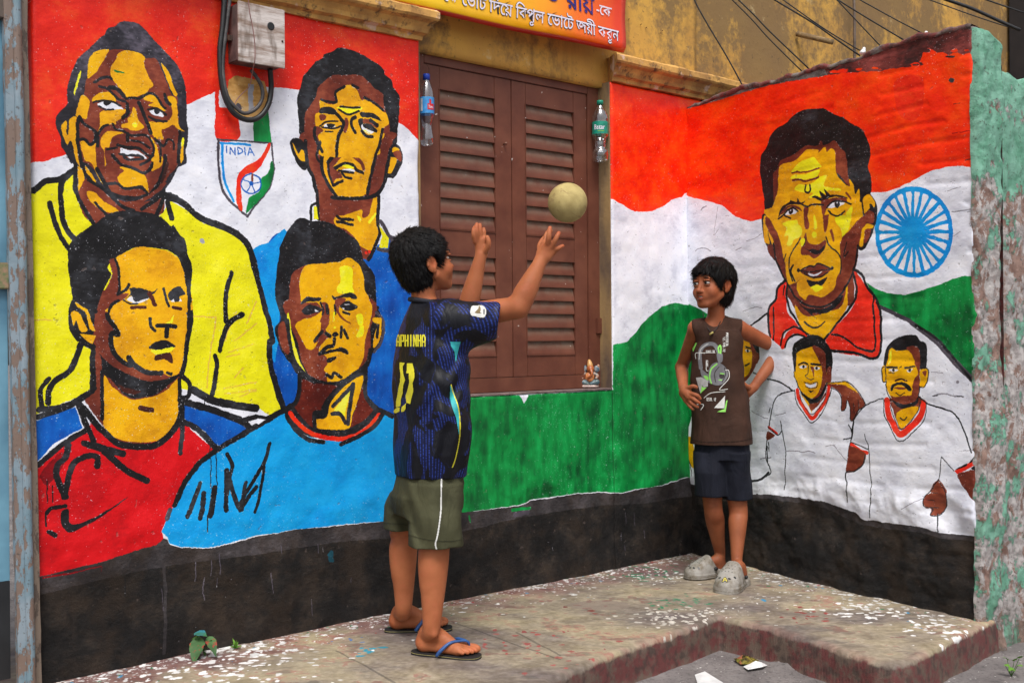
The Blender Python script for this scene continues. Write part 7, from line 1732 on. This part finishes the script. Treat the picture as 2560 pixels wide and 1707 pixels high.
# flip-flops
def flipflop(heel, d, L, cname):
    d = Vector((d.x, d.y, 0)).normalized(); r = Vector((d.y, -d.x, 0)); h0 = heel - d * .018
    out = []
    for t in np.linspace(0, math.tau, 40, endpoint=False):
        u = .5 - .5 * math.cos(t); wv = (.036 + .012 * u - .012 * math.sin(u * math.pi) ** 2 * .8) * abs(math.sin(t)) ** .62
        out.append((u * L * 1.14, wv * (1 if t < math.pi else -1)))
    vs, fs = [], []; n = len(out)
    for z in (.0015, .0125):
        for a, b in out: vs.append(h0 + d * a + r * b + Vector((0, 0, z + .004 * max(0, a / L - .95))))
    for i in range(n): fs.append((i, (i + 1) % n, n + (i + 1) % n, n + i))
    fs.append(tuple(range(n))[::-1]); fs.append(tuple(range(n, 2 * n)))
    o = mesh('flip_flop', vs, fs, simple('black_rubber_sole', (30, 28, 30), (22, 20, 22), 40, .7, .4, 200), boy)
    if True:
        rim = [h0 + d * a * 1.0 + r * b * 1.005 + Vector((0, 0, .0085 + .004 * max(0, a / L - .95))) for a, b in out]; rim.append(rim[0]); tube('sole_line', rim, .0009, simple('tan_line', (150, 140, 90), None, 30, .6, 0), o, 5, cap=False, sm=1)
    bl_ = simple('blue_rubber_strap', (40, 84, 142), (30, 62, 112), 40, .45, .2)
    g = lambda a, b, z: heel + d * a * L + r * b * L + Vector((0, 0, z * L + SO))
    for sgn in (-1, 1):
        P_ = [g(.42, .235 * sgn, .0), g(.50, .20 * sgn, .10), g(.62, .11 * sgn - .01, .195), g(.80, -.075, .185), g(.84, -.105, .10)]
        tube('strap', P_, [.0050, .0056, .0062, .0062, .0058, .0056, .0052, .0050, .0048, .0046, .004, .004, .004, .004, .003, .003, .003][:17], bl_, o, 8)
    return o
flipflop(hl, tdr, .205, 'r'); flipflop(hl2, tdl, .205, 'l')

# ======================= smaller boy with his hands on his hips
S2 = skin_mat('dark_brown_skin', (156, 92, 60), (128, 72, 46), (160, 88, 64))
f2 = Vector((-.30, -.954, 0)); r2 = Vector((-.954, .30, 0)); Z2 = 4.62
bc2 = at(1797, 1000, Z2)
boy2 = empty('person', (bc2.x, bc2.y, 0), 'boy in brown sleeveless top with headphone print, hands on hips in the wall corner', 'person')
H2 = Head(at(1783, 714, 4.60), (-.76, -.65), math.radians(4), .93, math.radians(-2))
V2 = Vol((bc2.x - .27, bc2.y - .30, -.002), (bc2.x + .36, bc2.y + .24, 1.36), .0036, ((0, H2.c.x - .12, H2.c.x + .11, .0019), (1, H2.c.y - .13, H2.c.y + .12, .0019), (2, H2.c.z - .13, H2.c.z + .12, .0019), (0, bc2.x - .17, bc2.x - .08, .0024)))
H2.build(V2, .0035)
V2.cap(H2.p(0, -.022, -.060), at(1790, 806, 4.63), .033, .037, .018)
V2.loft([(.58, bc2.x, bc2.y, .080, .060), (.80, bc2.x, bc2.y, .084, .056), (.98, bc2.x, bc2.y, .092, .050), (1.03, bc2.x, bc2.y + .01, .080, .036)], tuple(r2), tuple(f2), .03)
s_r = at(1742, 822, 4.60); s_l = at(1847, 822, 4.68)
e_r = at(1704, 918, 4.74); w_r = at(1708, 966, 4.60)
e_l = at(1952, 874, 4.78); w_l = at(1884, 968, 4.66)
V2.cap(at(1795, 820, 4.65), s_r, .036, .035, .03); V2.cap(at(1795, 820, 4.65), s_l, .036, .035, .03)
V2.chain([s_r, s_r.lerp(e_r, .5), e_r], (.036, .030, .026), .012); V2.chain([e_r, e_r.lerp(w_r, .4), w_r], (.026, .026, .0185), .012)
V2.chain([s_l, s_l.lerp(e_l, .5), e_l], (.036, .031, .0265), .012); V2.chain([e_l, e_l.lerp(w_l, .3), w_l], (.027, .028, .019), .012)
# his right hand spread on the belly
V2.chain([w_r, at(1714, 978, 4.55), at(1724, 990, 4.525)], (.0185, .022, .019), .006, flat=((0, 1, 0), .7)); V2.chain([w_r, at(1710, 982, 4.56), at(1718, 1000, 4.54)], (.018, .020, .016), .006, flat=((0, 1, 0), .7))
finger(V2, [at(1727, 984, 4.52), at(1736, 986, 4.505), at(1744, 989, 4.50), at(1750, 996, 4.505)], .0095, .0068)
finger(V2, [at(1726, 992, 4.52), at(1735, 998, 4.505), at(1742, 1003, 4.50), at(1749, 1008, 4.505)], .0092, .0066)
finger(V2, [at(1722, 1000, 4.53), at(1730, 1008, 4.515), at(1737, 1013, 4.51), at(1744, 1017, 4.51)], .0090, .0064)
finger(V2, [at(1717, 1004, 4.54), at(1722, 1012, 4.53), at(1727, 1018, 4.52), at(1733, 1023, 4.52)], .0085, .0060)
finger(V2, [at(1712, 972, 4.55), at(1724, 968, 4.53), at(1733, 965, 4.52), at(1741, 968, 4.52)], .0100, .0074)
# his left hand behind the hip, thumb up in front
V2.chain([w_l, at(1872, 978, 4.66), at(1862, 990, 4.68)], (.019, .021, .018), .006)
finger(V2, [at(1872, 968, 4.64), at(1862, 962, 4.62), at(1856, 955, 4.615), at(1853, 950, 4.61)], .0105, .0076)
finger(V2, [at(1866, 984, 4.67), at(1855, 984, 4.70), at(1846, 984, 4.72), at(1840, 982, 4.73)], .0090, .0066)
finger(V2, [at(1866, 992, 4.67), at(1856, 996, 4.70), at(1848, 998, 4.72), at(1842, 999, 4.73)], .0090, .0066)
finger(V2, [at(1868, 998, 4.67), at(1860, 1004, 4.70), at(1852, 1008, 4.72), at(1846, 1010, 4.73)], .0088, .0062)
finger(V2, [at(1870, 1001, 4.66), at(1864, 1009, 4.69), at(1858, 1014, 4.71), at(1853, 1018, 4.72)], .0080, .0058)
# legs
k_r = at(1782, 1262, 4.60); a_r = at(1800, 1384, 4.70); k_l = at(1845, 1268, 4.60); a_l = at(1842, 1402, 4.53)
hr = on_z(1812, 1437); tr_ = on_z(1714, 1448) - hr; hl_ = on_z(1857, 1459); tl_ = on_z(1802, 1487) - hl_
Lr, Ll = tr_.length / 1.16, tl_.length / 1.16
gr_ = foot(V2, hr, tr_, Lr, 1, .018); gl_ = foot(V2, hl_, tl_, Ll, 1, .018)
V2.chain([bc2 * 1.0 + r2 * .045 + Vector((0, 0, .53 - bc2.z)), k_r, k_r.lerp(a_r, .30), k_r.lerp(a_r, .7), a_r, gr_(.17, 0, .27), gr_(.13, 0, .15)], (.052, .039, .0395, .029, .0225, .0245, .0235), .014)
V2.chain([bc2 - r2 * .045 + Vector((0, 0, .53 - bc2.z)), k_l, k_l.lerp(a_l, .30), k_l.lerp(a_l, .7), a_l, gl_(.17, 0, .27), gl_(.13, 0, .15)], (.052, .039, .038, .028, .0225, .0245, .0235), .014)
body2 = V2.mesh('body', S2, boy2, 2)
set_tone(body2, head_spots(H2) + [(e_r, .04, (.80, .76, .74)), (e_l, .04, (.80, .76, .74)), (k_r, .045, (.82, .78, .76)), (k_l, .045, (.82, .78, .76)), (at(1748, 1004, 4.505), .016, (1.2, 1.0, .96)), (at(1726, 992, 4.52), .016, (.86, .82, .80)), (s_l, .05, (1.06, 1.02, 1.0)), (a_l, .03, (.88, .84, .82)), (a_r, .03, (.88, .84, .82))])
eyes(H2, boy2, (.0012, .0003))
lipm = simple('lip_brown', (136, 72, 62), (120, 60, 54), 60, .4, .2)
def lips(H, mouth, parent):
    for sg, z, rr in ((1, -.0525, .0030), (-1, -.0640 - mouth, .0040)):
        pts = [H.p(x, .0892 - (x / .018) ** 2 * .0058, z + (.0018 if sg > 0 else .0) * (abs(x) < .004) - (x / .018) ** 2 * (.002 if sg > 0 else -.0058)) for x in (-.0205, -.0135, -.006, 0, .006, .0135, .0205)]
        tube('lip', pts, [rr * .4 * H.k, rr * .8 * H.k, rr * H.k, rr * .95 * H.k, rr * H.k, rr * .8 * H.k, rr * .4 * H.k], lipm, parent, 8)
    pts = [H.p(x, .0868 - (x / .016) ** 2 * .005, -.0575) for x in (-.009, 0, .009)]
    tube('teeth', pts, .0022 * H.k, simple('teeth', (206, 200, 190), None, 30, .3, 0), parent, 6)
    tube('mouth_shadow', [H.p(x, .0835 - (x / .016) ** 2 * .004, -.061) for x in (-.012, 0, .012)], .0042 * H.k, simple('mouth_inside', (50, 20, 18), None, 30, .5, 0), parent, 6)
lips(H2, .0035, boy2)
lips(H1, .0, boy)
def bang(v):
    H2.cp(v, (-.050, .058, .072), (.040, .075, .062), .016, .014, .012)
    H2.cp(v, (-.045, .062, .055), (-.052, .052, .032), .010, .006, .008); H2.cp(v, (.0, .082, .060), (.012, .086, .044), .009, .004, .006); H2.cp(v, (-.022, .080, .060), (-.020, .086, .042), .009, .004, .006)
    H2.cp(v, (.040, .068, .056), (.052, .054, .026), .011, .006, .008)
    H2.e(v, (0, -.06, -.045), (.055, .035, .045), .015)
hc2 = hair_cap(H2, boy2, (0, .094, -.044), (.108, .066, .092), .012, 23, bang)
def d2(p, n, rd):
    c = H2.p(.01, -.03, .115); o_ = (p - c); rad = (o_ - n * o_.dot(n)).normalized(); return rad + n * rd.uniform(-.08, .07) + Vector((rd.uniform(-.12, .12), rd.uniform(-.12, .12), -.25))
hs2 = hair_strands('hair_strands', H2, surf_of(hc2), 9000, .024, .0008, 9, hc2, d2); tag(hs2, kind='stuff')
# tank top
BR = cloth('brown_cotton', (64, 43, 34), (50, 34, 27))
VT = Vol((bc2.x - .2, bc2.y - .2, .56), (bc2.x + .2, bc2.y + .2, 1.10), SHH)
def foldT(X, Y, Z):
    u = (X - bc2.x); return np.sin(u * 52 + np.sin(Z * 12 + 1) * 1.4) * .0042 * np.clip((.86 - Z) / .25, 0, 1) + np.sin((Z - u * .8) * 46) * .0022 * np.clip((Z - .70) / .1, 0, 1)
rg = []
for (z, xl, xr, dep) in ((.562, 1723, 1881, .100), (.64, 1728, 1879, .094), (.74, 1731, 1868, .086), (.84, 1731, 1856, .080), (.93, 1730, 1856, .078), (.985, 1732, 1856, .072), (1.012, 1738, 1852, .072), (1.034, 1746, 1846, .064)):
    hw = (xr - xl) / 2 * Z2 / F_PX; c = at((xl + xr) / 2, 1000, Z2); a_ = math.sqrt(max(.002, hw ** 2 - (dep * .3) ** 2)) / .954; rg.append((z, c.x, c.y, a_, dep))
VT.loft(rg, tuple(r2), tuple(f2), .02, ex=2.3, fold=foldT)
VT.cap(at(1795, 818, 4.64), s_r, .049, .042, .03); VT.cap(at(1795, 818, 4.64), s_l, .049, .042, .03)
VT.ell(s_r + r2 * .050 + Vector((0, 0, -.030)), (.046, .060, .080), .005, 's'); VT.ell(s_l - r2 * .044 + Vector((0, 0, -.035)), (.044, .064, .090), .005, 's')
VT.cap(at(1787, 740, 4.62), at(1784, 792, 4.59), .036, .042, .004, 's')
VT.cap(bc2 - Vector((0, 0, bc2.z - .40)), bc2 - Vector((0, 0, bc2.z - .568)), .078, .072, .006, 's', flat=(tuple(f2), .8))
tank = VT.mesh('tank_top', BR, boy2, 1, lambda P: fbm(P * np.array([10, 10, 6]), 3, 87) * .0025)
bt2 = bvh_of(tank)
mg1 = simple('print_grey', (112, 112, 116), (96, 96, 100), 60, .7, .2); mg2 = simple('print_lime', (140, 214, 96), (126, 200, 84), 60, .7, .2); mg3 = simple('print_lightgrey', (176, 176, 174), (150, 150, 150), 60, .7, .2); mgd = simple('print_dark', (46, 40, 40), None, 60, .7, .2)
TP = T(2, 2)
graphic = """
g:36 1735,240 1725,120 1750,50 1810,20 1860,30 1890,80 1905,130; h:10 1720,160 1735,70 1800,20; g 1880,110 1930,110 1930,180 1895,190
l:14 1900,100 1895,60 1910,35 1918,60 1915,105; g 1735,250 1790,290 1830,320 1830,380 1780,360 1740,310; l 1760,310 1800,320 1800,355 1775,340
g 1810,250 1840,205 1890,190 1950,225 1985,290 1970,340 1930,390 1870,400 1820,370 1805,310; l:12 1880,205 1830,250 1815,320 1830,380; d:8 1900,230 1860,290 1870,370; d:8 1950,240 1960,300 1930,370; d@24 1925,315; l:10 1915,292 1945,295; l:8 1900,350 1925,352
h! 1690,330 1740,325 1800,360 1800,410 1760,420 1750,400 1730,470; l! 1745,405 1760,420 1790,420 1800,410 1730,475; l! 1650,15 1700,10 1665,95
i:6 1690,155 1690,105 1770,105; i:5 1770,103 1865,103; i:6 1785,172 1785,260 1800,265; i:6 1960,262 1988,265 1988,340 1905,438 1978,434; i:6 1955,458 1830,470 1765,515; i:6 1700,575 1760,578 1735,625; i! 1855,608 1955,495 1950,610; l! 1880,645 1950,615 1965,540 1978,535 1960,645; i:5 1790,515 1790,540
i! 1640,-25 1685,-30 1685,0 1645,5"""
rot90 = lambda cx, cy: (lambda p: (cx - (p[1] - cy), cy + (p[0] - cx)))
tt = pl_txt('i', 3.6, letters('[ESTD. 12', 1790, 516, 84, 26, 0, .38), None) + '\n' + pl_txt('i', 3, letters('BUNNY FOX', 1782, 80, 82, 20, 0, .4)) + '\n' + pl_txt('i', 3.4, letters('START', 0, 0, 62, 14, 0, .4), lambda p: (1800 - p[1], 172 + p[0]))
tt += '\n' + pl_txt('i', 4, letters('PROTOCOL', 0, 0, 128, 18, 0, .4), lambda p: (1983 - p[1], -78 + p[0])) + '\n' + pl_txt('i', 4, letters('12.149.72', 0, 0, 140, 18, 0, .4), lambda p: (1955 - p[1], -42 + p[0]))
decal('chest_print', (1718, 820, 1835, 1040), graphic + '\n' + tt, {'g': 1, 'l': 2, 'h': 3, 'd': 4, 'i': 5}, [mg1, mg2, mg3, mgd, mWh], bt2, tank, TP, .5)
decal('hem_stitch', (1715, 1090, 1890, 1115), "a:5 1650,900 1750,918 1850,922 2000,918 2100,910 2205,885", {'a': 1}, [cloth('brown_thread', (38, 26, 22), (36, 25, 21))], bt2, tank, TP, .8)
nk = [at(x, y, Y_) for x, y, Y_ in ((1812, 790, 4.65), (1800, 806, 4.585), (1789, 824, 4.555), (1779, 829, 4.55), (1768, 818, 4.565), (1760, 798, 4.60), (1758, 782, 4.63))]
cd = tube('necklace', nk, .0016, MAT['black'], boy2, 6); tube('pendant', [at(1774, 836, 4.545), at(1783, 830, 4.545)], .0042, simple('horn_pendant', (170, 160, 90), (140, 126, 70), 60, .4, .2), cd, 8)
# shorts
NV = cloth('navy_cotton', (26, 29, 40), (18, 20, 30))
VN = Vol((bc2.x - .2, bc2.y - .2, .30), (bc2.x + .2, bc2.y + .2, .66), SHH)
def foldN(X, Y, Z): return np.sin((X - bc2.x) * 60 + np.sin(Z * 20) * 1.2) * .004 * np.clip((.60 - Z) / .15, .2, 1)
c0 = at(1805, 1100, Z2)
VN.loft([(.50, c0.x, c0.y, .114, .088), (.56, c0.x, c0.y, .112, .084), (.62, c0.x, c0.y, .104, .078)], tuple(r2), tuple(f2), .02, fold=foldN)
n1 = at(1778, 1238, 4.60); n2_ = at(1843, 1246, 4.62)
VN.loft([(n1.z, n1.x, n1.y, .070, .076), (.45, at(1776, 1150, 4.6).x, n1.y, .068, .080), (.53, c0.x + r2.x * .05, c0.y + r2.y * .05, .066, .084)], tuple(r2), tuple(f2), .008, fold=foldN)
VN.loft([(n2_.z, n2_.x, n2_.y, .066, .076), (.45, at(1838, 1150, 4.62).x, n2_.y, .064, .080), (.53, c0.x - r2.x * .05, c0.y - r2.y * .05, .066, .084)], tuple(r2), tuple(f2), .008, fold=foldN)
VN.cap(n1 - Vector((0, 0, .04)), n1 + Vector((0, 0, .05)), .060, .050, .004, 's'); VN.cap(n2_ - Vector((0, 0, .04)), n2_ + Vector((0, 0, .05)), .057, .048, .004, 's')
VN.mesh('shorts', NV, boy2, 1)
# clogs
CG = MB('grubby_white_foam', .6); CG.base(CG.mix(CG.ramp(CG.noise(22, 5, rough=.7), .42, .66), lin((150, 146, 140)), lin((104, 94, 78)))); CG.bump(CG.noise(300, 3), .3, .0008); CG = CG.m
def clog(heel, d, L, sg):
    d = Vector((d.x, d.y, 0)).normalized(); r = Vector((d.y, -d.x, 0))
    g = lambda a, b, z: heel + d * a * L + r * b * L + Vector((0, 0, z * L))
    v = Vol(heel - Vector((.26, .26, .01)), heel + Vector((.26, .20, .13)), .0026)
    X, Y, Z = np.meshgrid(*v.ax, indexing='ij', sparse=True)
    A = ((X - heel.x) * d.x + (Y - heel.y) * d.y) / L; B = ((X - heel.x) * r.x + (Y - heel.y) * r.y) / L + 0 * Z; A = A + 0 * Z; W_ = Z / L + 0 * A
    B = B - .05 * sg * np.clip(A - .5, 0, 1) ** 1.5
    ka = (-.06, -.04, .0, .10, .30, .50, .70, .88, 1.0, 1.08, 1.13, 1.15)
    hw = np.interp(A, ka, (.0, .10, .17, .205, .195, .225, .265, .27, .245, .19, .10, 0)); tp = np.interp(A, ka, (.17, .19, .20, .20, .24, .56, .47, .37, .30, .25, .20, .17))
    def shell(hw, tp, e=2.9):
        hw = np.maximum(hw, .004); tp = np.maximum(tp, .01)
        return ((np.abs(B / hw) ** e + np.abs(W_ / tp) ** e) ** (1 / e) - 1) * np.minimum(hw, tp) * L
    D = shell(hw, tp) + .0
    rim = np.clip(1 - np.abs(W_ - .115) / .018, 0, 1) * .0022 - np.clip(1 - np.abs(W_ - .15) / .012, 0, 1) * .0014
    D = D - rim * ((A > .0) & (A < 1.12))
    hol = shell(hw - .035, np.maximum(tp - .035, .02)); hol = np.maximum(hol, -(W_ - .10) * L); hol = np.maximum(hol, (A - 1.02) * L)
    opn = np.sqrt(((A - .20) / .265) ** 2 + (B / .165) ** 2 + ((W_ - .42) / .30) ** 2) - 1; opn = opn * .15 * L
    D = np.maximum(D, -np.minimum(hol, opn)); D = np.maximum(D, (-Z + .001) + 0 * D)
    D = np.where((A < -.055) | (A > 1.145) | (np.abs(B) > .4), .05, D)
    v.F = np.minimum(v.F, D.astype(np.float32))
    o = v.mesh('clog', CG, boy2, 1); bv = bvh_of(o); blk_ = MAT['black']
    def hole(a, b, rad, st=1.0):
        p = g(a, b, 1.2); h = bv.ray_cast(p, Vector((0, 0, -1)))
        if h[0] is None: return
        n = h[1] if h[1].z > 0 else -h[1]; x_ = n.cross(d).normalized(); y_ = x_.cross(n); pts = [h[0] + n * .0006 + x_ * math.cos(t) * rad * st + y_ * math.sin(t) * rad for t in np.linspace(0, math.tau, 12, endpoint=False)]
        mesh('vent_hole', pts, [tuple(range(12))], blk_, o)
    for a in (.66, .74, .82):
        for b in (-.10, -.03, .04, .11): hole(a, b + (.02 if a > .7 and a < .8 else 0), .0022)
    for a, b in ((.92, .17), (.99, .09), (1.03, -.01), (.99, -.11), (.90, -.19)): hole(a, b, .0042, 1.5)
    for sgn in (-1, 1): lathe('rivet', g(.42, .235 * sgn, .24), [(.008, -.004), (.008, .004), (.005, .006)], blk_, o, 12, r * sgn)
    line = []
    for t in np.linspace(-2.4, 2.4, 25):
        p = g(.55, 0, .07) + d * math.cos(t) * L * 1.4 + r * math.sin(t) * L * 1.0 ; h = bv.ray_cast(p, (g(.55, 0, .07) - p).normalized())
        if h[0] is not None: line.append(h[0] - (g(.55, 0, .07) - p).normalized() * .0002)
    if len(line) > 4: tube('seam_line', line, .0010, simple('grimy_seam', (104, 92, 74), None, 40, .8, 0) if 'grimy_seam' not in bpy.data.materials else bpy.data.materials['grimy_seam'], o, 5, sm=1)
    return o, bv, g
clog(hr, tr_, Lr, 1); oc, bvc, gc = clog(hl_, tl_, Ll, -1)
decal('charm', (1800, 1436, 1830, 1460), "b:16 1936,638 1956,602 1974,636; b:9 1944,628 1970,628; a:9 1938,636 1956,604 1972,634; a:6 1946,625 1966,625", {'a': 1, 'b': 2}, [simple('charm_gold', (206, 190, 90)), MAT['black']], bvc, oc, T(2, 3), .6)
